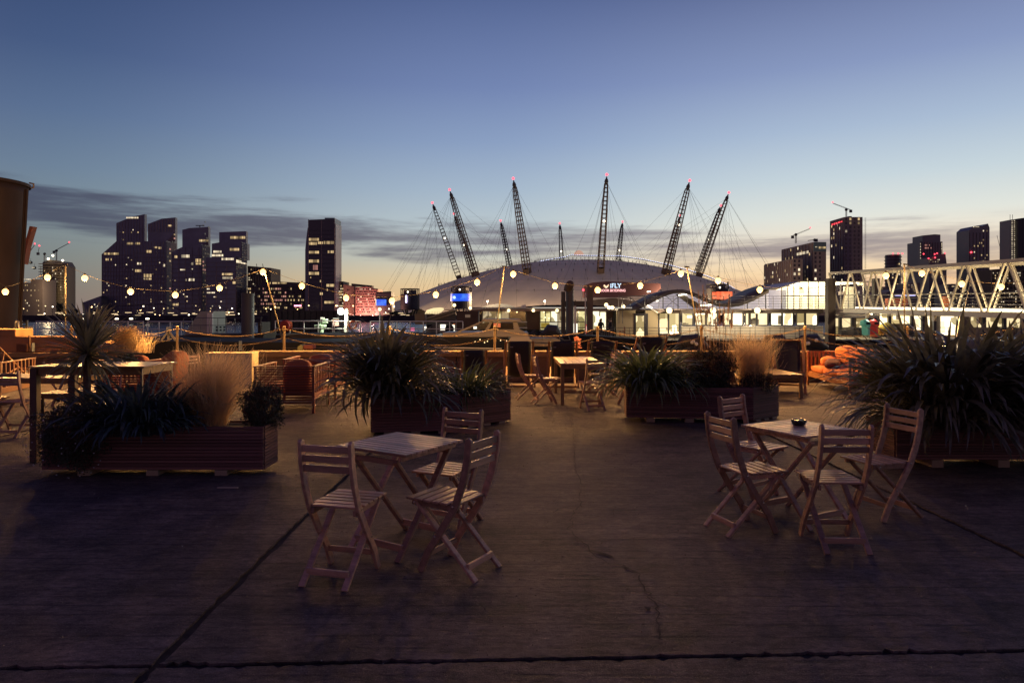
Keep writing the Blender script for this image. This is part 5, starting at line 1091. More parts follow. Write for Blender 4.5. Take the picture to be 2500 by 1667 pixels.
MB().prism_y(yz([(1190, 804), (1256, 804), (1256, 812), (1180, 812)]), Y+.02, Y+.1).build('coaming', M_boatc, t); MB().prism_y(yz([(1202, 787), (1252, 787), (1254, 804), (1194, 804)]), Y+.05, Y+.07).build('side_window', mat('tinted_glass', (.03, .025, .02), .08, spec=.8), t)
MB().prism_y(yz([(1184, 787), (1196, 787), (1186, 806), (1140, 806)]), Y+.05, Y+.07).build('windscreen', M_glassdark, t)
bx('interior_glow', P(1205, 799, Y-.01), P(1222, 789, Y+.01), mat('orange_jackets', (.7, .18, .08), .6, emit=(1, .3, .12), es=.35), t); bx('porthole_glow', P(1156, 803, Y-.01), P(1164, 797, Y+.01), M_kiosk, t)
for q in ((1172, 829), (1190, 833), (1183, 836), (1222, 831), (1237, 832), (1160, 834)): ball('light_spot', P(*q, Y-.02), .022, M_lampw, t)
for q in ((1182, 776), (1268, 778), (1225, 778), (1208, 776)): br('roof_fitting', P(q[0], 781, Y+1), P(*q, Y+1), .05, M_metal, t)
br('gunwale', P(1060, 848, Y-.05), P(1225, 851, Y-.05), .05, M_rail, t); br('gunwale', P(1062, 853, Y-.1), P(1240, 855, Y-.1), .03, M_metal, t)
t = thing('work_boat', 'small pale work boat with tangled gear behind the middle deckchairs', 'boat', P(1330, 850, 33)); Y = 33
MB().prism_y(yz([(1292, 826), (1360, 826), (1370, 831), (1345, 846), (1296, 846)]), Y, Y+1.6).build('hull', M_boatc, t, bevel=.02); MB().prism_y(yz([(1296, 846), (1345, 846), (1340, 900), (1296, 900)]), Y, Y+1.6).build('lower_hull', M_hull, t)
b = MB(); b.tube([P(a, c, Y-.1) for a, c in ((1292, 822), (1330, 822), (1366, 823), (1378, 831), (1392, 830), (1388, 820))], .03, 6); b.tube([P(a, c, Y-.1) for a, c in ((1292, 836), (1372, 838))], .02, 5)
for px in (1325, 1345, 1366): b.bar(P(px, 822, Y-.1), P(px, 830, Y-.1), .03)
b.build('boat_rail', M_metal, t)
b = MB(); rr = random.Random(9)
for i in range(26): px = rr.uniform(1292, 1370); b.bar(P(px, rr.uniform(812, 822), Y+1), P(px+rr.uniform(-18, 18), rr.uniform(804, 822), Y+1.2), .05)
b.tube([P(a, c, Y+1) for a, c in ((1325, 816), (1340, 806), (1356, 808), (1368, 818))], [.1, .3, .3, .1], 8); stuff(b.build('gear_heap', M_dark, t))
t = thing('black_hull_boat', 'black hulled boat in shadow below the brown square pile', 'boat', P(1430, 850, 38)); Y = 38
MB().prism_y(yz([(1375, 822), (1400, 818), (1480, 822), (1600, 832), (1600, 900), (1375, 900)]), Y, Y+3).build('hull', M_hull, t)
b = MB(); b.tube([P(1407+6*math.sin(k*2.3)+k*.4, 822+k*1.6, 17+.1*math.sin(k)) for k in range(18)], .018, 5); b.tube([P(1410+9*math.sin(k*1.7), 826+k*1.5, 17) for k in range(18)], .018, 5)
o = b.build('fender_net', mat('red_net', (.28, .09, .07), .8), None); tag(o, 'tangled red rope net hanging by the wall between two deckchairs', 'net')
for i, (px, lab) in enumerate(((1690, 'motorcycle like outboard gear heap left of the right deckchairs'), (1895, 'outboard motor and white fenders beyond the rightmost deckchair'), (1980, 'heap of dark boat covers beyond the rightmost deckchair'))):
    t = thing('boat_gear', lab, 'boat gear', P(px, 850, 30)); b = MB(); rr = random.Random(px)
    for k in range(16): q = P(px+rr.uniform(-34, 34), rr.uniform(826, 845), 30); b.tube([q, q+Vector((rr.uniform(-.5, .5), 0, rr.uniform(-.1, .2)))], [.06, .03], 6)
    b.tube([P(px-40, 850, 30), P(px-20, 834, 30), P(px+10, 832, 30), P(px+40, 850, 30)], [.1, .3, .32, .1], 8); b.build('heap', M_dark, t, True)
    for k in range(3): ball('fender', P(px+rr.uniform(-20, 20), rr.uniform(830, 840), 29.6), .08, M_rail, t)
# people on the pontoon
def person(label, px, Y, gz, face, bent):
    t = thing('person', label, 'person', (XA(px, Y), Y, gz)); J = []
    lean = -.18 if bent else 0
    J = [((0, 0, .95), .17), ((0, lean*.4, 1.15), .165), ((0, lean*.8, 1.35), .19), ((0, lean, 1.47), .075), ((0, lean*1.15, 1.60), .10), ((0, lean*1.2, 1.70), .085),
         ((-.18, lean, 1.40), .075), ((-.27, lean-.02, 1.12), .06), ((-.12, lean-.24, 1.08 if bent else .98), .042), ((.18, lean, 1.40), .075), ((.27, lean-.02, 1.12), .06), ((.10, lean-.24, 1.10 if bent else .95), .042),
         ((-.10, 0, .88), .12), ((-.11, -.02, .50), .08), ((-.12, .02, .08), .05), ((-.12, -.14, .04), .045), ((.10, 0, .88), .12), ((.11, -.02, .50), .08), ((.13, .02, .08), .05), ((.13, -.14, .04), .045)]
    E = [(0, 1), (1, 2), (2, 3), (3, 4), (4, 5), (2, 6), (6, 7), (7, 8), (2, 9), (9, 10), (10, 11), (0, 12), (12, 13), (13, 14), (14, 15), (0, 16), (16, 17), (17, 18), (18, 19)]
    me = bpy.data.meshes.new('person_body'); me.from_pydata([j[0] for j in J], E, []); o = bpy.data.objects.new('p', me); C.objects.link(o)
    md = o.modifiers.new('s', 'SKIN'); sv = me.skin_vertices[0].data
    for i, (c, r) in enumerate(J): sv[i].radius = (r, r*(.72 if i in (0, 1, 2) else 1))
    sv[0].use_root = True; o.modifiers.new('u', 'SUBSURF').levels = 1
    bpy.context.view_layer.update(); m2 = bpy.data.meshes.new_from_object(o.evaluated_get(bpy.context.evaluated_depsgraph_get())); m2.materials.clear()
    coat = mat('dark_coat', (.03, .028, .032), .8); skin = mat('skin', (.42, .26, .19), .6); trou = mat('dark_trousers', (.05, .05, .07), .8)
    for m_ in (coat, skin, trou): m2.materials.append(m_)
    for p in m2.polygons: z = p.center.z; p.material_index = 1 if z > 1.5 else (2 if z < .82 else 0); p.use_smooth = True
    bpy.data.objects.remove(o); o = bpy.data.objects.new('body', m2); attach(o, None); o.parent = t
    b = MB().lathe([(.095, 0), (.108, .06), (.085, .13), (.01, .16)], 12, (0, lean*1.18+.02, 1.62)); h = b.build('hair', mat('dark_hair', (.02, .015, .012), .7)); h.parent = t
    b = MB()
    for s in (-1, 1):
        for k in range(5): q = Vector((s*.11+(k-2)*.018, lean-.26, (1.08 if bent else .96))); b.bar(q, q+Vector((0, -.07+.01*abs(k-2), -.02)), .014)
    f = b.build('fingers', skin); f.parent = t; t.rotation_euler = (0, 0, face); return t
person('person in dark hooded clothes hunched over the gangway rail, on the left', 1465, 57.2, zd, .3, True); person('person in a dark coat standing sideways, right of the hunched one', 1490, 57.6, zd, -1.2, False)
# ================================================================ TERRACE FURNITURE
def rbox(name, a, b_, m, parent, bev=.004):
    return MB().box(a, b_).build(name, m, parent, bevel=bev)
# ---- folding slatted chair (seat faces +y)
def make_chair():
    t = thing('folding_chair', 'x', 'chair', (0, 0, 0)); w = .165
    prof = [(.15, 0), (.085, .14), (-.02, .29), (-.115, .44), (-.175, .60), (-.205, .74), (-.215, .85)]
    def stile(s):
        b = MB(); vs = []; n = len(prof)
        pts = []
        for i in range(len(prof)-1):
            for k in range(3):
                u = k/3; a, c = prof[i], prof[i+1]; pts.append((a[0]*(1-u)+c[0]*u, a[1]*(1-u)+c[1]*u))
        pts.append(prof[-1]); pts.append((-.207, .865))
        for i, (y, z) in enumerate(pts):
            a = pts[max(0, i-1)]; c = pts[min(len(pts)-1, i+1)]; d = Vector((c[0]-a[0], c[1]-a[1])).normalized(); nn = Vector((-d.y, d.x)); hw = .023 if i < len(pts)-1 else .012
            if i == len(pts)-2: hw = .023
            for sx_ in (-.011, .011):
                for sn in (-1, 1): vs.append((s*w+sx_, y+nn.x*hw*sn, z+nn.y*hw*sn))
        f = []
        for i in range(len(pts)-1):
            q = 4*i; f += [(q, q+1, q+5, q+4), (q+3, q+2, q+6, q+7), (q+1, q+3, q+7, q+5), (q+2, q, q+4, q+6)]
        L_ = 4*(len(pts)-1); f += [(0, 2, 3, 1), (L_, L_+1, L_+3, L_+2)]
        b.add(vs, f); return b.build('stile', M_wood, t, bevel=.0035)
    stile(-1); stile(1)
    for s in (-1, 1): MB().bar((s*.14, .20, .435), (s*.14, -.25, .0), .020, .040, up=(1, 0, 0)).build('rear_leg', M_wood, t, bevel=.0035)
    for s in (-1, 1): MB().bar((s*.14, -.13, .418), (s*.14, .23, .425), .020, .036).build('seat_rail', M_wood, t, bevel=.003)
    for k in range(6):
        y = -.125+k*.066; rbox('seat_slat', (-.175 if k else -.152, y, .441), (.175 if k else .152, y+.052, .455), M_wood, t)
    for z, y in ((.815, -.214), (.755, -.208), (.695, -.198)): rbox('back_slat', (-.156, y-.009, z-.021), (.156, y+.007, z+.021), M_wood, t, .003)
    rbox('stretcher', (-.14, -.20, .055), (.14, -.178, .095), M_wood, t); rbox('stretcher', (-.155, .085, .10), (.155, .103, .135), M_wood, t)
    Mb = mat('bolt_steel', (.7, .65, .55), .2, 1)
    for s in (-1, 1):
        for y, z in ((-.105, .44), (.03, .235), (.19, .43)): o = ball('bolt', (s*.179, y, z), .007, Mb, t); o.scale = (.006, .014, .014)
    return t
chair = make_chair(); first = True
CH = [((-1.05, 4.255), -14.5, 'teak folding chair at the left table seen from behind, nearest the camera on the left'),
      ((-.364, 4.366), 60, 'teak folding chair pulled up at the right front corner of the left table'),
      ((-.48, 5.22), 155, 'teak folding chair facing the camera on the far side of the left table'),
      ((2.27, 4.835), -2, 'teak folding chair seen squarely from behind at the right table'),
      ((1.757, 5.155), -72.7, 'teak folding chair turned to the right at the left side of the right table'),
      ((2.147, 6.12), -145, 'teak folding chair with pale slats on the far left side of the right table'),
      ((2.98, 5.50), 106, 'teak folding chair on the right of the ashtray table, against the big flax'),
      ((.32, 12.95), -82, 'folding chair left of the middle dining table, nearer the deckchairs'),
      ((.62, 12.35), -80, 'folding chair left of the middle dining table, nearer the camera'),
      ((1.78, 13.3), 95, 'folding chair behind the right side of the middle dining table'),
      ((1.36, 11.6), 12, 'dark folding chair at the near end of the middle dining table'),
      ((2.08, 12.35), 80, 'folding chair half hidden by the flax right of the middle dining table'),
      ((-6.62, 9.12), 3, 'folding chair at the far left dining table, seen from behind beside the bar table post'),
      ((-6.15, 10.35), 200, 'folding chair behind the palm trunk at the left dining table'),
      ((-7.3, 9.4), -25, 'folding chair at the left picture edge under the slatted armchair'),
      ((-7.75, 11.9), 70, 'folding chair by the low glossy bench table, nearest the warm armchair'),
      ((-5.75, 12.6), -110, 'folding chair right of the low glossy bench table behind the flax')]
for (x, y), a, lab in CH: place(chair, (x, y, 0), R(a), lab, first); first = False
# ---- folding square table
def make_table():
    t = thing('folding_table', 'x', 'table', (0, 0, 0)); S = .315
    for k in range(11):
        x = -S+k*(2*S/11); rbox('top_slat', (-S, x+.004, .698), (S, x+2*S/11-.004, .716), M_wood, t)
    for s in (-1, 1): rbox('top_rail', (s*.25-.012, -S+.02, .662), (s*.25+.012, S-.02, .696), M_wood, t)
    for s, dx in ((-1, .215), (1, .185)):
        for e in (-1, 1): MB().bar((e*dx, -s*.27, .655), (e*dx, s*.28, 0), .022, .045, up=(1, 0, 0)).build('leg', M_wood, t, bevel=.003)
        MB().bar((-dx, s*.225, .075), (dx, s*.225, .075), .02, .045).build('stretcher', M_wood, t, bevel=.003)
        MB().bar((-dx, -s*.255, .64), (dx, -s*.255, .64), .02, .035).build('stretcher', M_wood, t, bevel=.003)
    return t
tb = make_table()
place(tb, (-.78, 4.79, 0), R(-32), 'square slatted folding table with three chairs, left of centre', True)
place(tb, (2.29, 5.43, 0), R(27), 'square slatted folding table carrying the black ashtray, on the right')
t = thing('ashtray', 'black crown shaped ashtray on the right folding table', 'ashtray', (XA(1950, 5.52), 5.52, .717)); c = Vector((XA(1950, 5.52), 5.52, .717))
b = MB().lathe([(.036, 0), (.05, .008), (.054, .035), (.046, .035), (.042, .012), (.0001, .012)], 20, tuple(c)).lathe([(.02, .01), (.024, .042), (.016, .044)], 10, tuple(c))
for k in range(8): a = 2*PI*k/8; b.box((c.x+.05*math.cos(a)-.009, c.y+.05*math.sin(a)-.009, c.z+.03), (c.x+.05*math.cos(a)+.009, c.y+.05*math.sin(a)+.009, c.z+.047))
b.build('tray', mat('black_melamine', (.012, .012, .014), .3), t)
# ---- plank table helper
def plank_table(label, x0, x1, y0, y1, h, n, m, along='y', leg=.06, apron=.07, name='dining_table', mleg=None, rz=0, thick=.03, thin_right=False):
    cx_, cy_ = (x0+x1)/2, (y0+y1)/2; t = thing(name, label, 'table', (0, 0, 0)); hx_, hy_ = (x1-x0)/2, (y1-y0)/2
    for k in range(n):
        if along == 'y': a = -hx_+2*hx_*k/n; rbox('plank', (a+.003, -hy_, h-thick), (a+2*hx_/n-.003, hy_, h), m, t, .003)
        else: a = -hy_+2*hy_*k/n; rbox('plank', (-hx_, a+.003, h-thick), (hx_, a+2*hy_/n-.003, h), m, t, .003)
    i = .05
    for s in (-1, 1):
        rbox('apron', (-hx_+i, s*(hy_-i)-.012, h-thick-apron), (hx_-i, s*(hy_-i)+.012, h-thick-.001), m, t, .002); rbox('apron', (s*(hx_-i)-.012, -hy_+i+.013, h-thick-apron), (s*(hx_-i)+.012, hy_-i-.013, h-thick-.001), m, t, .002)
        if thin_right and s == 1: 
            for e in (-1, 1): rbox('leg', (s*(hx_-i)-.012, e*(hy_-i)-.012, 0), (s*(hx_-i)+.012, e*(hy_-i)+.012, h-thick-.002), M_metal, t, .002)
            continue
        for e in (-1, 1): rbox('leg', (s*(hx_-i)-leg/2, e*(hy_-i)-leg/2, 0), (s*(hx_-i)+leg/2, e*(hy_-i)+leg/2, h-thick-.002), mleg or m, t, .004)
    t.location = (cx_, cy_, 0); t.rotation_euler = (0, 0, rz); return t
M_wood2 = mat('oiled_table', (.40, .25, .11), .38, var=.35, scale=4, stretch=(5, .6, 3), bump=.12, rnd=.12)
M_woodd = mat('dark_weathered_wood', (.15, .085, .055), .5, var=.35, scale=4, stretch=(1, 3, 3), bump=.15, rnd=.15)
t = plank_table('warm lit rectangular dining table among the folding chairs in the middle', .84, 1.62, 12.0, 13.95, .74, 6, M_wood2); rbox('stretcher', (-.3, -.85, .2), (.3, -.81, .25), M_wood2, t)
plank_table('low slatted coffee table in front of the orange sofa', 4.75, 5.55, 12.95, 14.4, .46, 6, M_wood2, apron=.05)
# left group
t = plank_table('tall bar height table with a glossy lit top and thick dark post, on the left', XA(75, 7.45), XA(357, 7.45), 7.4, 8.15, 1.045, 4, mat('varnished_bar_top', (.42, .24, .10), .36, var=.3, scale=3, stretch=(.6, 5, 3), rnd=.12), along='x', leg=.075, apron=.075, name='bar_table', mleg=M_woodd, thick=.02, thin_right=True)
plank_table('low glossy bench table under the fan palm, beside its trunk', -7.6, -6.5, 10.9, 12.2, .34, 5, M_wood2, along='x', apron=.06, mleg=M_woodd)
plank_table('dining table at the far left behind the folding chair', -8.6, -6.05, 9.4, 10.15, .73, 5, M_wood2, along='x', apron=.05, mleg=M_woodd)
t = thing('glass_bottle', 'small clear bottle standing on the far left dining table', 'bottle', (XA(106, 9.7), 9.7, .731)); MB().lathe([(.03, 0), (.032, .1), (.014, .15), (.014, .19), (.018, .2)], 12, (XA(106, 9.7), 9.7, .731)).build('bottle', mat('bottle_glass', (.3, .28, .2), .1, spec=.8), t, True)
# ---- slatted lounge armchair / sofa (seat faces +y)
M_orange = mat('orange_canvas', (.60, .18, .055), .8, var=.2, scale=3, bump=.25, bscale=9); M_plum = mat('plum_canvas', (.10, .018, .03), .85, bump=.2, bscale=9, var=.2)
def cushion(name, c, size, rot, m, parent, e=.45, crease=.03, seed=0, ez=(.75, .85)):
    b = MB(); nu, nv = 20, 12; rr = random.Random(seed+len(name)); ph = rr.uniform(0, 6)
    def sp(v, e_): return math.copysign(abs(v)**e_, v)
    for j in range(nv+1):
        v = -PI/2+PI*j/nv
        for i in range(nu):
            u = 2*PI*i/nu; x = sp(math.cos(v), ez[0])*sp(math.cos(u), e); y = sp(math.cos(v), ez[0])*sp(math.sin(u), e); z = sp(math.sin(v), ez[1])
            w = 1+crease*math.sin(5*x+ph)*math.cos(7*z+y*4+ph)
            b.v.append((x*size[0]/2*w, y*size[1]/2*w, z*size[2]/2*(1-.25*abs(x)**3*abs(y))*w))
    for j in range(nv):
        for i in range(nu): i2 = (i+1) % nu; b.f.append((j*nu+i, j*nu+i2, (j+1)*nu+i2, (j+1)*nu+i))
    o = b.build(name, m, parent, True); o.location = c; o.rotation_euler = rot; return o
def make_lounge(W, D, seats, label, name, cat, mslat, cushions=True):
    t = thing(name, label, cat, (0, 0, 0)); H = .77; w2, d2 = W/2, D/2
    for sx_ in (-1, 1):
        for sy in (-1, 1): rbox('leg', (sx_*w2-.022-.0*sx_, sy*d2-.022, 0), (sx_*w2+.022, sy*d2+.022, H-.02), mslat, t, .003)
        rbox('arm_rail', (sx_*w2-.03, -d2-.03, H-.02), (sx_*w2+.03, d2+.03, H), mslat, t, .004); rbox('side_rail', (sx_*w2-.012, -d2+.023, .22), (sx_*w2+.012, d2-.023, .32), mslat, t, .003)
        n = 9
        for k in range(n): y = -d2+.05+(D-.14)*k/(n-1); rbox('side_slat', (sx_*w2-.008, y, .321), (sx_*w2+.008, y+.035, H-.021), mslat, t, .002)
    for k in range(14): z = .16+k*.042; bx('back_slat', (-w2+.024, -d2-.012, z), (w2-.024, -d2+.006, z+.027), mslat, t)
    rbox('top_rail', (-w2+.031, -d2-.03, H-.02), (w2-.031, -d2+.02, H-.001), mslat, t, .004); rbox('front_rail', (-w2+.024, d2-.02, .2), (w2-.024, d2+.005, .29), mslat, t, .003)
    for k in range(7): y = -d2+.04+k*(D-.1)/6; rbox('seat_slat', (-w2+.024, y, .295), (w2-.024, y+.05, .31), mslat, t, .002)
    if cushions:
        sw = (W-.1)/seats
        for k in range(seats):
            x = -w2+.05+sw*(k+.5); bxo = x if seats > 1 else x+.17; cushion('seat_cushion', (x, .03, .385), (sw-.005, D-.10, .16), (0, 0, 0), M_orange, t, .2, .008, k, (.3, .35)); cushion('back_cushion', (bxo, -d2+.17, .60 if seats == 1 else .66), (sw*(1 if seats > 1 else .55), .22, .50), (R(-14), R(4*(k-1)), 0), M_orange, t, .3, .02, k+7, (.45, .45))
    return t
t = make_lounge(2.45, .85, 3, 'orange cushioned three seat slatted sofa on the right behind the coffee table', 'lounge_sofa', 'sofa', mat('sofa_teak', (.40, .17, .07), .5, var=.3, scale=3, rnd=.15))
o = cushion('bolster', (.55, .12, .53), (1.15, .32, .22), (0, 0, R(-20)), M_plum, t, .4, .03); o2 = cushion('roll_end', (1.02, .04, .54), (.5, .36, .24), (0, 0, R(-20)), M_orange, t, .5, .05, 3)
t.location = (7.02, 14.25, 0); t.rotation_euler = (0, 0, R(84))
ac = make_lounge(.93, 1.02, 1, 'red slatted armchair with an orange cushion, nearest the middle planter on the left', 'slatted_armchair', 'armchair', M_slat)
place(ac, (-3.70, 11.56, 0), R(2), None, True)
place(ac, (-3.80, 13.25, 0), R(3), 'red slatted armchair behind the first one, just in front of the quay wall')
place(ac, (-5.98, 11.5, 0), R(-4), 'dark red slatted armchair seen between the palm and the feathery grass')
place(ac, (-7.05, 12.9, 0), R(-6), 'dark red slatted armchair directly behind the bar table top')
ac2 = make_lounge(1.0, 1.35, 1, 'warm lit wooden armchair with upright slats and orange cushion at the left picture edge', 'slatted_armchair', 'armchair', mat('amber_teak', (.50, .26, .10), .5, var=.3, scale=3, rnd=.15))
ac2.location = (-9.55, 12.4, 0); ac2.rotation_euler = (0, 0, R(14))
t = thing('loose_cushion', 'orange cushion slumped over the end of a dark slatted armchair left of the feather grass', 'cushion', (-5.45, 11.0, .5)); cushion('pad', (0, 0, .22), (.30, .5, .62), (0, R(12), 0), M_orange, t, .5, .09, 4)
t = thing('loose_cushion', 'orange cushion lying on the ground left of the feather grass', 'cushion', (-5.1, 10.6, .0)); cushion('pad', (0, 0, .30), (.5, .5, .16), (R(12), R(10), 0), M_orange, t, .4, .07, 8)
bx('support', (-5.3, 10.45, 0), (-4.9, 10.75, .2), M_woodd, t)
# ---- deckchair (faces +y)
M_sling = mat('black_sling', (.022, .022, .03), .65); M_dk = mat('deck_frame', (.42, .22, .09), .5, var=.3, scale=5, rnd=.12)
def make_deck():
    t = thing('deckchair', 'x', 'deckchair', (0, 0, 0)); w = .29
    for s in (-1, 1):
        MB().bar((s*w, -.50, 1.03), (s*w, .52, .0), .025, .045, up=(1, 0, 0)).build('long_rail', M_dk, t, bevel=.003); MB().bar((s*(w-.03), .50, .42), (s*(w-.03), -.52, 0), .025, .045, up=(1, 0, 0)).build('short_rail', M_dk, t, bevel=.003)
        MB().bar((s*(w+.03), -.33, .84), (s*(w+.03), -.50, .06), .02, .035, up=(1, 0, 0)).build('prop', M_dk, t, bevel=.003)
    for y, z in ((-.49, 1.01), (.49, .41)): MB().tube([(-w, y, z), (w, y, z)], .016, 8).build('cross_bar', M_dk, t)
    MB().bar((-w, -.46, .08), (w, -.46, .08), .02, .04).build('cross_bar', M_dk, t)
    b = MB(); pr = [(-.50, 1.035), (-.515, .99), (-.46, .88), (-.40, .72), (-.33, .55), (-.23, .38), (-.08, .275), (.10, .25), (.28, .29), (.42, .36), (.50, .425)]; n = len(pr)
    for y, z in pr:
        for k in range(7): u = -1+2*k/6; b.v.append((u*(w-.045), y-.02*(1-u*u), z-.025*(1-u*u)*(1 if z < .9 else 0)))
    b.f = [(i*7+k, i*7+k+1, (i+1)*7+k+1, (i+1)*7+k) for i in range(n-1) for k in range(6)]; o = b.build('sling', M_sling, t, True)
    sm = o.modifiers.new('th', 'SOLIDIFY'); sm.thickness = .004; bx('sling_label', (-.2, -.545, .905), (-.14, -.54, .92), mat('label_grey', (.3, .3, .3), .6), t)
    return t
dk = make_deck(); first = True
for (x, y), a, lab, s in (((XA(1266, 14.9), 14.9), 2, 'black sling deckchair left of the middle dining table, by the wall', 1), ((XA(1373, 14.8), 14.8), -3, 'black sling deckchair directly behind the middle dining table', 1.0),
        ((XA(1466, 14.8), 14.8), -2, 'black sling deckchair behind the right end of the middle dining table', 1.0), ((XA(1577, 15.0), 15.0), 3, 'black sling deckchair half hidden behind the flax in the middle right planter', 1.08),
        ((XA(1157, 14.2), 14.2), 4, 'black sling deckchair behind the green strap leaves of the middle planter', .85), ((XA(1832, 14.7), 14.7), 14, 'black sling deckchair behind the golden feather grass', 1.02),
        ((XA(1925, 14.3), 14.3), 160, 'large black sling deckchair between the feather grass and the orange sofa', 1.03), ((XA(15, 14.5), 14.5), -12, 'black sling deckchair at the left picture edge under the ochre block', .98)):
    place(dk, (x, y, 0), R(a), lab, first, s); first = False
# ---- electrical cabinet
t = thing('electrical_cabinet', 'grey electrical cabinet with a lit yellow edge and a high voltage warning sign', 'cabinet', (-6.2, 15.2, 0))
rbox('cabinet_body', (-6.78, 15.1, 0), (XA(613, 15.1), 15.50, .725), mat('cabinet_grey', (.33, .30, .31), .6), t, .008); bx('cabinet_side', (XA(613, 15.1)+.001, 15.11, 0), (XA(613, 15.1)+.014, 15.5, .73), mat('cabinet_lit_cream', (.62, .52, .3), .6), t); bx('cabinet_rim', (-6.80, 15.08, .726), (XA(613, 15.1)+.02, 15.52, .745), mat('cabinet_lit_cream', (.62, .52, .3), .6), t)  # cream side and rim carry warm light in their colour; cabinet is grey
Ms = mat('sign_print', (.05, .04, .04), .6); sg = bx('sign_plate', P(581, 894, 15.095), P(594, 872, 15.085), mat('sign_pale', (.42, .38, .36), .6), t)
c = P(587.5, 880, 15.07); b = MB(); r = .045
for k in range(3): a = PI/2+2*PI*k/3; a2 = PI/2+2*PI*(k+1)/3; b.bar(c+Vector((r*math.cos(a), 0, r*math.sin(a))), c+Vector((r*math.cos(a2), 0, r*math.sin(a2))), .007, .01)
b.build('warning_triangle', Ms, t); MB().prism_y([(c.x+.006, c.z+.028), (c.x-.012, c.z-.002), (c.x-.001, c.z-.002), (c.x-.006, c.z-.022), (c.x+.012, c.z+.006), (c.x+.001, c.z+.006)], c.y, c.y+.005).build('lightning_bolt', Ms, t)
for k in range(3): bx('sign_text_line', P(583, 888+k*2.2, 15.08), P(592, 887+k*2.2, 15.075), Ms, t)
# ---- steel silo on the left
ts = thing('steel_silo', 'tall rusty steel silo funnel at the left picture edge', 'silo', (XA(-62, 21), 21, 0)); r0 = 110*21/F
M_silo = mat('silo_steel', (.040, .027, .027), .6, 0, var=.5, scale=1.1, stretch=(1, 1, .35), coord='World', bump=.2, bscale=4, spec=.12)
MB().lathe([(r0*.80, -3), (r0*.80, ZA(828, 21)), (r0*.905, ZA(640, 21)), (r0*.975, ZA(470, 21)), (r0*.99, ZA(448, 21))], 48, (XA(-62, 21), 21, 0)).build('silo_shell', M_silo, ts, True)
MB().lathe([(r0*.99, ZA(450, 21)), (r0*1.03, ZA(450, 21)), (r0*1.03, ZA(443, 21)), (r0*.97, ZA(443, 21))], 48, (XA(-62, 21), 21, 0)).build('silo_rim', M_silo, ts)
b = MB().tube([P(72, 447, 19.8), P(82, 449, 19.8), P(82, 458, 19.8), P(76, 459, 19.8)], .025, 6); b.build('lifting_bracket', M_dark2, ts)
b = MB()
for px in (66, 61): b.tube([P(px, 462, 20.4), P(px-17, 820, 20.4)], .03, 6)
b.build('downpipe', M_silo, ts); MB().prism_y([(P(a, c, 20.9).x, P(a, c, 20.9).z) for a, c in ((72, 552), (80, 553), (66, 600), (58, 645), (59, 600))], 20.9, 21.1).build('side_fin', mat('fin_red_brown', (.10, .035, .03), .6), ts)
t = thing('bent_handrail', 'bent tubular handrail at the foot of the steel silo', 'handrail', P(42, 830, 18)); b = MB().tube([P(44, 825, 18), P(46, 800, 18), P(45, 784, 18), P(41, 781, 18), P(38, 788, 18), P(37, 822, 18)], .03, 8); b.build('rail_tube', M_metal, t, True)
t = thing('water_ladder', 'small pale grating ladder beside the silo foot', 'ladder', P(58, 815, 22)); b = MB()
for px in (52, 66): b.bar(P(px, 818, 22), P(px, 782, 22), .05)
for k in range(5): b.bar(P(52, 788+k*7, 22), P(66, 788+k*7, 22), .04)
b.build('ladder', M_metal, t)
for i, (pts, lab) in enumerate(((((22, 838), (46, 830), (70, 806), (72, 792)), 'dark mooring bollard with struts behind the raised wall'), (((395, 838), (408, 818), (412, 808), (428, 832)), 'black triangular stand on the pontoon beside the chain post'))):
    t = thing('mooring_stand', lab, 'stand', P(*pts[0], 17.5)); b = MB()
    ax_, ay_ = pts[2]; 
    for dx in (-18, 0, 18): b.bar(P(ax_, ay_, 17.5), P(ax_+dx, ay_+24, 17.5), .05)
    b.box(tuple(P(ax_-4, ay_+10, 17.4)), tuple(P(ax_+4, ay_-10, 17.6))); b.build('stand', M_dark, t)
t = thing('wall_post', 'dark brown post with a blue grey box fixed on the raised wall', 'post', P(72, 855, 15.9)); bx('post', P(69, 858, 15.9), P(75, 818, 15.95), M_woodd, t); bx('meter_box', P(76, 858, 15.85), P(85, 837, 15.95), mat('meter_box', (.12, .14, .16), .6), t)
bx('sign_board', P(40, 858, 15.9), P(68, 839, 15.95), mat('board_brown', (.16, .07, .03), .7), t)
# ---- light strings
M_lpole = mat('bleached_pole', (.10, .085, .06), .6, var=.3, scale=4)
poles = [((160, 645), (160, 812), 'slim light string pole rising behind the fan palm'), ((645, 655), (697, 856), 'leaning light string pole at the ochre chain post on the left'), ((1231, 650), (1206, 852), 'leaning light string pole by the cabin cruiser'), ((1677, 651), (1712, 850), 'leaning light string pole before the marquee'), ((2211, 645), (2205, 800), 'thin light string pole among the gangway diagonals')]
YS = 16.2
for a, c, lab in poles:
    t = thing('light_pole', lab, 'pole', P(c[0], c[1], YS)); q = Vector(P(c[0], c[1], YS)); q.z = .72
    br('pole', q, P(*a, YS), .027, M_lpole, t, rod=True); br('top_bracket', P(a[0]-6, a[1], YS), P(a[0]+6, a[1]+1, YS), .03, M_dark, t)
strings = [[(-60, 650), (13, 700), (50, 690), (52, 688)], [(60, 690), (116, 665), (160, 646), (207, 668), (240, 682), (319, 703), (428, 711), (536, 694), (642, 657)], [(646, 656), (737, 690), (845, 719), (957, 726), (1064, 711), (1165, 681), (1231, 650)],
           [(1231, 650), (1253, 659), (1355, 690), (1459, 700), (1563, 689), (1662, 660), (1677, 652)], [(1677, 652), (1753, 677), (1855, 699), (1957, 705), (2060, 694), (2163, 665), (2211, 646)], [(2211, 646), (2251, 659), (2348, 684), (2444, 692), (2520, 684)]]
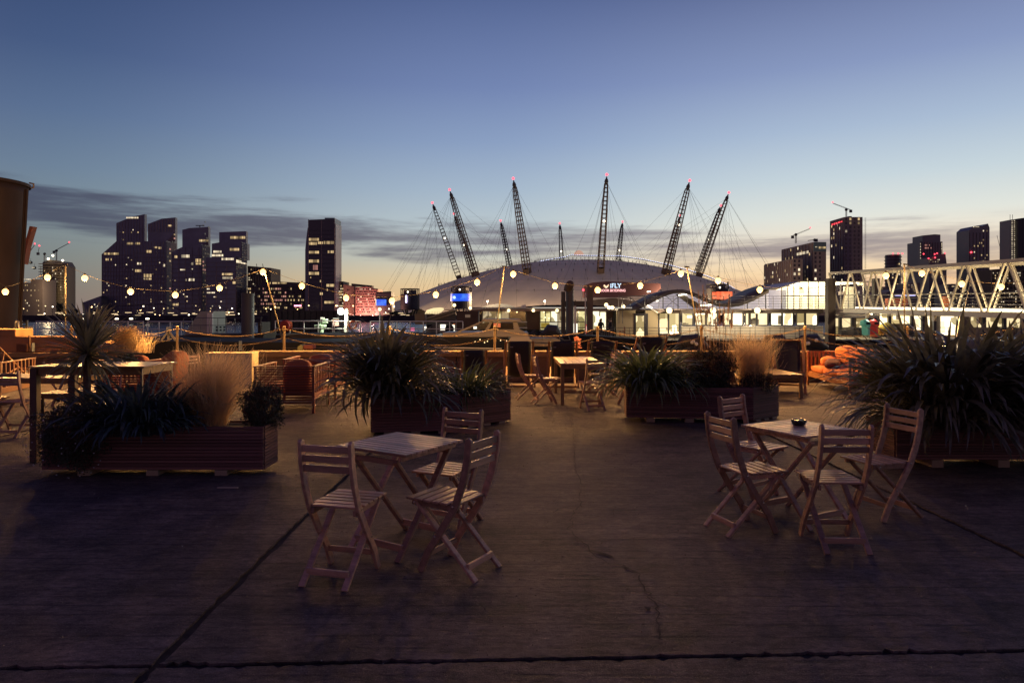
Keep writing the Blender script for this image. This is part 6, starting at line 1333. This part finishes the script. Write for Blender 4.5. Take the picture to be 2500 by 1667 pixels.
for i, s in enumerate(strings):
    t = thing('festoon_cable', ['cable with one warm bulb across the silo', 'warm festoon cable over the stepped towers from the palm pole', 'warm festoon cable sagging before the lone tower and drums', 'warm festoon cable over the glowing sign', 'warm festoon cable over the marquee and lounge', 'warm festoon cable behind the gangway truss'][i], 'cable', P(*s[0], YS))
    pts = []; 
    for (a0, c0), (a1, c1) in zip(s, s[1:]):
        for k in range(4): u = k/4; pts.append(P(a0+(a1-a0)*u, c0+(c1-c0)*u+1.2*math.sin(PI*u), YS))
    pts.append(P(*s[-1], YS)); MB().tube(pts, .0035, 4).build('wire', mat('cable_tan', (.035, .028, .02), .8), t)
bl = [(13, 712, 'bulb glowing against the steel silo'), (116, 677, 'bulb before the part built tower'), (207, 679, 'bulb in the sky between the part built tower and the stepped towers'), (319, 712, 'bulb before the leftmost stepped tower'), (428, 720, 'lowest bulb before the third stepped tower'), (536, 703, 'bulb before the rightmost stepped tower'), (642, 664, 'bulb at the top of the left leaning pole'),
      (737, 698, 'bulb just left of the lone glass tower'), (845, 727, 'bulb before the pink round windowed building'), (957, 734, 'bulb left of the violet striped drum'), (1064, 719, 'bulb left of the blue screen drum'), (1165, 689, 'bulb at the foot of the second dome mast'), (1253, 669, 'bulb right of the cruiser pole before the dome'), (1355, 698, 'bulb left of the tall river piles'), (1459, 708, 'bulb hanging beside the glowing sign on its left'),
      (1563, 697, 'bulb hanging right of the glowing sign'), (1662, 668, 'bulb beside the top of the marquee pole'), (1753, 685, 'bulb above the orange screen drum'), (1855, 707, 'bulb between the orange screen drum and the lounge'), (1957, 713, 'bulb before the bright glazed lounge'), (2163, 673, 'bulb left of the gangway pole'), (2251, 667, 'bulb right of the gangway pole'), (2348, 693, 'bulb behind a gangway diagonal near the pointed tower'), (2444, 700, 'rightmost bulb, near the scaffolded block')]
def bulb(c, lab, w=180):
    t = thing('festoon_bulb', 'warm festoon '+lab, 'light bulb', c, 'warm festoon bulbs')
    MB().lathe([(.022, .115), (.024, .07), (.018, .065)], 10, tuple(c)).build('socket', M_black, t)
    MB().lathe([(.001, -.072), (.037, -.063), (.060, -.037), (.069, -.0), (.060, .034), (.035, .058), (.02, .07)], 16, tuple(c)).build('bulb_glass', M_bulb, t, True)
    lamp(t, c+Vector((0, 0, -.14)), w, (1, .49, .14), .06)
for px, py, lab in bl: bulb(P(px, py, YS-.02), lab)
# ---- chain posts and chains on the wall
posts_px = [175, 433, 694, 951, 1208, 1459, 1712, 1965, 2215, 2470]
M_post = mat('ochre_iron', (.22, .15, .075), .5, var=.3, scale=3)
plabel = ['behind the fan palm', 'left of the slanted funnel', 'at the foot of the left leaning pole', 'behind the dark flax in the middle', 'at the foot of the cruiser pole', 'before the two people on the pontoon', 'at the foot of the marquee pole', 'between the deckchair and the orange sofa', 'behind the big right hand flax', 'at the right picture edge']
yw = 16.2
for px, l_ in zip(posts_px, plabel):
    x = XA(px, yw); t = thing('chain_post', 'ochre iron chain post on the quay wall '+l_, 'post', (x, yw, .72))
    MB().lathe([(.10, 0), (.10, .012), (.035, .02), (.03, .05), (.028, .5), (.045, .51), (.045, .53), (.02, .54)], 12, (x, yw, .725)).build('shaft', M_post, t, False); ball('ball_top', (x, yw, 1.29), .036, M_post, t)
def link_mesh():
    b = MB(); R1, r1 = .014, .0045; n, m = 10, 5; ring = []
    for i in range(n+1):
        a = 2*PI*i/n; ring.append((R1*1.65*math.cos(a), 0, R1*math.sin(a)))
    b.tube(ring, r1, m, False); return b
lm = link_mesh()
for i, (a, c) in enumerate(zip(posts_px, posts_px[1:])):
    for j, (z0, sag) in enumerate(((1.26, .185), (1.05, .19))):
        p = Vector((XA(a, yw), yw, z0)); q = Vector((XA(c, yw), yw, z0)); n = int((q-p).length/.042); b = MB()
        for k in range(n):
            u = (k+.5)/n; pos = p.lerp(q, u)-Vector((0, 0, 4*sag*u*(1-u))); sl = -4*sag*(1-2*u)/(q-p).length; ang = math.atan(sl)
            M = Matrix.Translation(pos) @ Matrix.Rotation(-ang, 4, 'Y') @ Matrix.Rotation(PI/2*(k % 2)+.3, 4, 'X'); b.add([M @ Vector(v) for v in lm.v], lm.f)
        o = b.build('chain', M_post, None, True); tag(o, ('upper' if j == 0 else 'lower')+' sagging chain between the posts '+plabel[i]+' and next right', 'chain', 'chains along the quay wall')
        o['label'] = ' '.join(o['label'].split()[:16])
# ================================================================ PLANTERS AND PLANTS
def planter(label, x0, x1, y0, y1, z0, z1, rz=0, slats=13, feet=True):
    cx_, cy_ = (x0+x1)/2, (y0+y1)/2; hx_, hy_ = (x1-x0)/2, (y1-y0)/2; t = thing('slatted_planter', label, 'planter', (0, 0, 0)); h = (z1-z0)/slats
    for k in range(slats):
        z = z0+h*k
        for s in (-1, 1):
            bx('slat', (-hx_, s*hy_-.012, z+.003), (hx_, s*hy_+.012, z+h-.003), M_planter, t); bx('slat', (s*hx_-.012, -hy_+.013, z+.003), (s*hx_+.012, hy_-.013, z+h-.003), M_planter, t)
    bx('liner', (-hx_+.02, -hy_+.02, z0+.01), (hx_-.02, hy_-.02, z1-.05), mat('liner_black', (.015, .013, .013), .9), t); bx('soil', (-hx_+.03, -hy_+.03, z1-.049), (hx_-.03, hy_-.03, z1-.03), mat('soil', (.03, .02, .015), .95), t)
    for sx_ in (-1, 1):
        for sy in (-1, 1): bx('corner_post', (sx_*(hx_-.03)-.022, sy*(hy_-.03)-.022+.0, z0-.0), (sx_*(hx_-.03)+.022, sy*(hy_-.03)+.022, z1-.01), M_planter, t)
    if feet:
        for u in (-.62, .0, .62): bx('bearer', (u*hx_-.06, -hy_-.02, 0), (u*hx_+.06, hy_, z0-.002), mat('pale_bearer', (.40, .30, .2), .8), t)
    t.location = (cx_, cy_, 0); t.rotation_euler = (0, 0, rz); return t
planter('long red brown slatted planter in the left foreground, below palm and feather grass', -4.7, -2.49, 6.84, 7.24, .055, .49)
planter('weathered slatted planter in the middle left, under the big dark flax', -1.92, -.75, 9.2, 9.75, .03, .52, R(8))
planter('slatted planter angled behind the middle one, under green strap leaves', -.98, -.08, 9.85, 10.35, .03, .50, R(40))
planter('long slatted planter in the middle right, under flax and dark shrub', 1.75, 3.58, 10.15, 10.7, .06, .52, R(-6))
planter('grey lit slatted planter angled at the right end, under golden feather grass', 3.35, 4.05, 10.32, 10.82, .03, .52, R(38))
planter('dark slatted planter on the right hidden under the biggest flax', 4.05, 6.3, 7.2, 7.8, .08, .46)
# ---- leaves
def leaf(m, L, w, t0, t1, seg=7, fold=.25, taper=.9, name='leaf', kink=None):
    b = MB(); p = Vector((0, 0, 0)); pts = []
    for i in range(seg+1):
        s = i/seg; th = t0+(t1-t0)*s**1.5
        if kink and s > kink: th += R(55)
        pts.append((p.copy(), th)); p = p+Vector((math.sin(th), 0, math.cos(th)))*(L/seg)
    for i, (q, th) in enumerate(pts):
        s = i/seg; ww = w*(.55+.9*s if s < .5 else 1.0*(1-((s-.5)/.5)**2.2)+.02)*.5; nrm = Vector((-math.cos(th), 0, math.sin(th)))
        b.v += [tuple(q+Vector((0, -ww, 0))+nrm*ww*fold), tuple(q), tuple(q+Vector((0, ww, 0))+nrm*ww*fold)]
    for i in range(seg): q = 3*i; b.f += [(q, q+1, q+4, q+3), (q+1, q+2, q+5, q+4)]
    return b.mesh(name, m, True)
def leaf_mat(name, c1, c2, rough=.33, tr=.15):
    m = mat(name, c1, rough, var=.5, col2=c2, scale=6, rnd=.45, spec=.7); return translucent(m, .3)
M_flax = leaf_mat('bronze_flax', (.25, .245, .15), (.09, .095, .065), .26); M_flaxg = leaf_mat('green_flax', (.20, .24, .10), (.08, .11, .05), .26); M_yuc = leaf_mat('palm_leaf', (.36, .35, .22), (.20, .195, .13), .36)
M_bgf = translucent(mat('blue_green_flax', (.10, .15, .155), .35, var=.4, scale=6, rnd=.4), .3)
M_grass = translucent(mat('feather_grass', (.95, .72, .42), .7, var=.3, scale=3, rnd=.1), .62); M_shrub = mat('dark_shrub_leaf', (.065, .08, .05), .6, var=.4, scale=8)
def flax(label, c, n, L, w, m, spread=(5, 75), droop=(25, 95), seed=1, extra=260, name='flax_plant', rad=.18, aspect=1., upright=.0, cat='plant', kinks=.12):
    t = thing(name, label, cat, c); rr = random.Random(seed); var = []
    for k in range(14):
        a = R(rr.uniform(*spread)*(1 if k < 11 else .3)); d = R(rr.uniform(*droop)); var.append(leaf(m, 1, w/L, a, a+d, kink=rr.uniform(.5, .75) if rr.random() < kinks else None))
    def one(me):
        o = bpy.data.objects.new('leaf', me); az_ = rr.uniform(0, 2*PI); rd = rad*rr.random()**.5; o.location = (c[0]+rd*math.cos(az_)*aspect, c[1]+rd*math.sin(az_), c[2])
        s = L*rr.uniform(.65, 1.1); o.rotation_euler = (rr.gauss(0, .12), rr.gauss(0, .12), az_+rr.gauss(0, .25)); o.scale = (s, s*rr.uniform(.8, 1.3), s); return o
    for k in range(n): attach(one(rr.choice(var)), t)
    b = MB(); 
    for k in range(extra):
        o = one(rr.choice(var)); M = Matrix.LocRotScale(o.location, o.rotation_euler.to_quaternion(), o.scale); me = o.data; b.add([M @ v.co for v in me.vertices], [tuple(p.vertices) for p in me.polygons]); bpy.data.objects.remove(o)
    if extra: stuff(b.build('inner_leaves', m, t, True))
    return t
flax('large dark bronze flax with arching leaves in the middle left planter', (XA(945, 9.45), 9.45, .45), 230, 1.2, .052, M_flax, (2, 60), (40, 118), 2, 330)
flax('green strap leaved clump spilling right of the dark flax', (XA(1130, 9.85), 9.85, .44), 170, .62, .024, M_flaxg, (20, 75), (45, 100), 3, 260, rad=.3, aspect=1.2)
flax('drooping green flax at the left end of the middle right planter', (XA(1580, 10.3), 10.3, .46), 210, .92, .036, M_flaxg, (12, 60), (70, 135), 4, 300, rad=.28)
flax('small bronze flax beside the drooping green one', (XA(1665, 10.4), 10.4, .46), 70, .52, .03, M_flax, (15, 70), (30, 90), 5, 80, rad=.2)
flax('huge dark flax towering over the right foreground', (XA(2330, 7.35), 7.35, .42), 270, 1.34, .060, M_flax, (2, 46), (50, 140), 6, 380, rad=.30, aspect=1.7)
flax('second big dark flax merging into the first at the right picture edge', (XA(2490, 7.5), 7.5, .42), 130, 1.3, .055, M_flax, (8, 55), (50, 120), 16, 160, rad=.3)
flax('hanging skirt of long flax leaves over the front of the right hand planter', (XA(2335, 7.15), 7.12, .44), 150, 1.02, .042, M_flax, (25, 70), (95, 130), 26, 200, rad=.30, aspect=1.9)
flax('hanging flax leaves over the right end of the right hand planter', (XA(2500, 7.2), 7.15, .44), 80, 1.05, .042, M_flax, (25, 70), (95, 130), 27, 100, rad=.30, aspect=1.3)
flax('drooping flax leaves hanging over the front of the middle left planter', (XA(960, 9.3), 9.3, .48), 90, .82, .04, M_flax, (30, 80), (70, 110), 28, 60, rad=.3, aspect=1.6)
flax('drooping dark leaves hanging over the front of the left foreground planter', (XA(330, 6.9), 6.86, .46), 90, .52, .03, mat('blue_green_flax', (.06, .09, .085), .4), (30, 80), (80, 110), 29, 80, rad=.26, aspect=1.5)
# tall upright leaves above the big flax
t = thing('flax_flower_stalks', 'tall upright flax blades rising over the gangway on the right', 'plant', (XA(2290, 7.6), 7.6, .4))
for px, py, b0 in ((2225, 745, 2262), (2260, 748, 2268), (2272, 735, 2275), (2322, 780, 2300), (2370, 688, 2310), (2190, 750, 2240), (2345, 770, 2310)):
    tip = P(px, py, 7.5); base = Vector((XA(b0, 7.6), 7.6, .45)); d = tip-base; b = MB(); n = 8; w = .034
    side = Vector((math.cos(px), .6*math.sin(px), 0)).normalized() if px != 2260 else Vector((1, 0, 0))
    for i in range(n+1):
        s = i/n; q = base+d*s+Vector((0, 0, .10*math.sin(PI*s))); ww = w*(1-s**3)+.002; b.v += [tuple(q-side*ww), tuple(q+Vector((0, .012, 0))), tuple(q+side*ww)]
    for i in range(n): k = 3*i; b.f += [(k, k+1, k+4, k+3), (k+1, k+2, k+5, k+4)]
    b.build('leaf', M_flax, t, True)
flax('low dark drooping flax in the middle of the left foreground planter', (XA(345, 6.95), 6.9, .42), 190, .70, .034, mat('blue_green_flax', (.10, .15, .155), .35, var=.4, scale=6, rnd=.4), (15, 65), (55, 120), 7, 260, rad=.28, aspect=1.5)
# fan palm (cordyline)
pc = P(214, 868, 7.1); t = thing('fan_palm', 'spiky cabbage palm on a bare trunk in the left foreground planter', 'palm', (pc.x, pc.y, .45)); rr = random.Random(8)
MB().tube([(pc.x+.01, pc.y, .42), (pc.x-.008, pc.y, .8), (pc.x, pc.y, pc.z+.05)], [.045, .036, .04], 10).build('trunk', mat('palm_bark', (.20, .13, .10), .9, bump=.6, bscale=30, var=.4, scale=12, stretch=(1, 1, 4)), t, True)
var = [leaf(M_yuc, 1, .055, 0, R(rr.uniform(8, 55)), seg=6, taper=1) for k in range(10)]
for k in range(300):
    o = bpy.data.objects.new('leaf', rr.choice(var)); u = rr.random(); th = R(4+118*u**.85); az_ = rr.uniform(0, 2*PI); s = rr.uniform(.46, .60)*(1 if th < R(90) else .82); o.location = pc+Vector((0, 0, .03*math.cos(th)))
    o.rotation_euler = Euler((0, th, az_)); o.scale = (s, s, s); attach(o, t)
# feather grasses
def tuft(label, c, n, H, spread, m, seed, w=.0035, curve=.5, name='feather_grass', base=.1):
    rr = random.Random(seed); b = MB(); t = thing(name, label, 'grass', c)
    for i in range(n):
        az_ = rr.uniform(0, 2*PI); tilt = abs(rr.gauss(0, spread)); L = H*(.3+.85*rr.random()); p = Vector(c)+Vector((rr.gauss(0, base), rr.gauss(0, base), 0)); d = Vector((math.cos(az_), math.sin(az_), 0)); side = Vector((-d.y, d.x, 0)).lerp(Vector((1, 0, 0)), .6).normalized(); k0 = len(b.v); seg = 5
        for k in range(seg+1):
            s = k/seg; ang = tilt+curve*s*s*rr.uniform(.3, 1.2); q = p+(d*math.sin(ang)+Vector((0, 0, math.cos(ang))))*(L*s); ww = w*(1-s*.75); b.v += [tuple(q-side*ww), tuple(q+side*ww)]
        for k in range(seg): b.f.append((k0+2*k, k0+2*k+1, k0+2*k+3, k0+2*k+2))
    stuff(b.build('blades', m, t)); return t
tuft('tall golden feather grass in the left foreground planter', (XA(515, 7.05), 7.05, .44), 3000, .80, .32, M_grass, 11, .0034, .35, base=.05)
tuft('golden feather grass at the right end of the middle right planter', (XA(1838, 10.5), 10.5, .46), 1800, .80, .15, M_grass, 12, .0045, .4, base=.07)
tuft('wispy dry grass behind the dark shrub in the middle right planter', (XA(1745, 10.7), 10.7, .46), 900, .85, .26, mat('dry_wisp', (.26, .17, .09), .8), 13, .003, .5, base=.16)
tuft('tan feather grass fan standing on the raised wall behind the palm', (XA(300, 15.7), 15.8, .70), 2200, .58, .22, mat('tan_wall_grass', (.30, .21, .11), .8), 14, .004, .3, base=.10)
tuft('thin dry grass stalks beside the tan grass fan on the wall', (XA(335, 15.7), 15.9, .70), 160, .5, .35, M_grass, 15, .004, .4, base=.08)
t = thing('plume_reeds', 'tall pale plume reeds standing up before the marquee', 'reeds', (XA(1750, 10.6), 10.6, .45)); rr = random.Random(21); b = MB(); pl = MB()
for px, py in ((1704, 712), (1716, 700), (1725, 722), (1738, 722), (1757, 745), (1780, 735), (1790, 760), (1700, 745), (1710, 760), (1768, 752), (1733, 748), (1748, 770)):
    base = Vector((XA(1750+(px-1750)*.5, 10.6), 10.6+rr.uniform(-.1, .1), .45)); tip = P(px, py, 10.6); b.tube([base, base.lerp(tip, .5)+Vector((0, 0, .03)), tip], [.004, .003, .002], 4)
    for k in range(90):
        s = rr.uniform(.76, 1.0); q = base.lerp(tip, s); v = Vector((rr.gauss(0, 1), rr.gauss(0, 1), 0)).normalized()*.018*(1.05-s)*6; pl.bar(q, q+v+Vector((0, 0, .035)), .0025)
b.build('stems', M_grass, t); stuff(pl.build('plumes', M_grass, t))
# shrubs
def shrub(label, c, rx, ry, rz_, n, m, seed, leafs=.02, flowers=0, name='shrub', long=1.8):
    rr = random.Random(seed); t = thing(name, label, 'shrub', c); b = MB(); st = MB(); fl = MB(); c = Vector(c)
    for i in range(60):
        v = Vector((rr.gauss(0, 1), rr.gauss(0, 1), abs(rr.gauss(0, 1)))).normalized(); st.bar(c-Vector((0, 0, rz_*.6)), c+Vector((v.x*rx*.85, v.y*ry*.85, v.z*rz_*.85)), .006)
    for i in range(n):
        v = Vector((rr.gauss(0, 1), rr.gauss(0, 1), rr.gauss(0, 1))).normalized(); rd = rr.uniform(.35, 1)**.45*(.82+.22*math.sin(6*v.x+seed)*math.sin(5*v.z+3*v.y)); p = c+Vector((v.x*rx*rd, v.y*ry*rd, v.z*rz_*rd)); s = leafs*rr.uniform(.6, 1.3)
        Mx = Euler((rr.uniform(-1.2, 1.2), rr.uniform(-1.2, 1.2), rr.uniform(0, 6.3))).to_matrix(); b.add([p+Mx @ Vector(q) for q in ((0, 0, 0), (s*long*.5, s*.35, .002), (s*long, 0, 0), (s*long*.5, -s*.35, .002))], [(0, 1, 2, 3)])
        if flowers and i % (n//flowers) == 0 and v.y < .1: fl.lathe([(.001, -.006), (.008, 0), (.001, .006)], 6, tuple(c+Vector((v.x*rx*1.02, v.y*ry*1.02, v.z*rz_*1.02))))
    st.build('stems', M_woodd, t); stuff(b.build('foliage', m, t))
    if fl.v: stuff(fl.build('white_flowers', mat('white_petal', (.7, .68, .7), .6), t))
    return t
shrub('dark sprawling shrub with tiny white flowers at the left end of the foreground planter', (XA(185, 6.85), 6.80, .40), .42, .36, .40, 6500, M_shrub, 31, .018, 90)
shrub('dark rounded shrub at the right end of the foreground planter', (XA(640, 7.05), 7.05, .64), .27, .22, .33, 6000, M_shrub, 32, .014, 0, long=2.4)
shrub('dark low shrub filling between the flax and the feather grass in front', (XA(440, 7.1), 7.1, .50), .24, .22, .26, 2600, M_shrub, 33, .02, 0)
shrub('dark upright shrub beside the golden grass in the middle right planter', (XA(1735, 10.35), 10.35, .70), .42, .26, .50, 5200, M_shrub, 34, .02, 0, long=2.2)
shrub('small airy green shrub at the corner of the angled middle planter', (XA(1215, 10.2), 10.2, .56), .22, .2, .24, 1400, mat('soft_green', (.07, .10, .045), .6), 35, .018, 30)
shrub('dark clump under the golden feather grass on the right', (XA(1850, 10.4), 10.4, .58), .34, .24, .2, 2200, M_shrub, 36, .02, 0)
shrub('green shrub half hidden behind the fan palm crown', (XA(285, 8.4), 8.6, 1.02), .001+.18, .12, .10, 500, mat('soft_green', (.07, .10, .045), .6), 37, .03, 0)
bpy.data.objects['shrub.006' if 'shrub.006' in bpy.data.objects else 'shrub'].name
# small litter on the terrace
t = thing('paper_scrap', 'pale scrap on the ground near the front edge of the left planter', 'litter', G(560, 1192)); c = G(560, 1192); MB().box((c.x-.11, c.y-.01, .002), (c.x+.08, c.y+.01, .014)).build('scrap', mat('scrap', (.4, .32, .26), .7), t)
bpy.context.view_layer.update()
print('objects', len(bpy.data.objects))
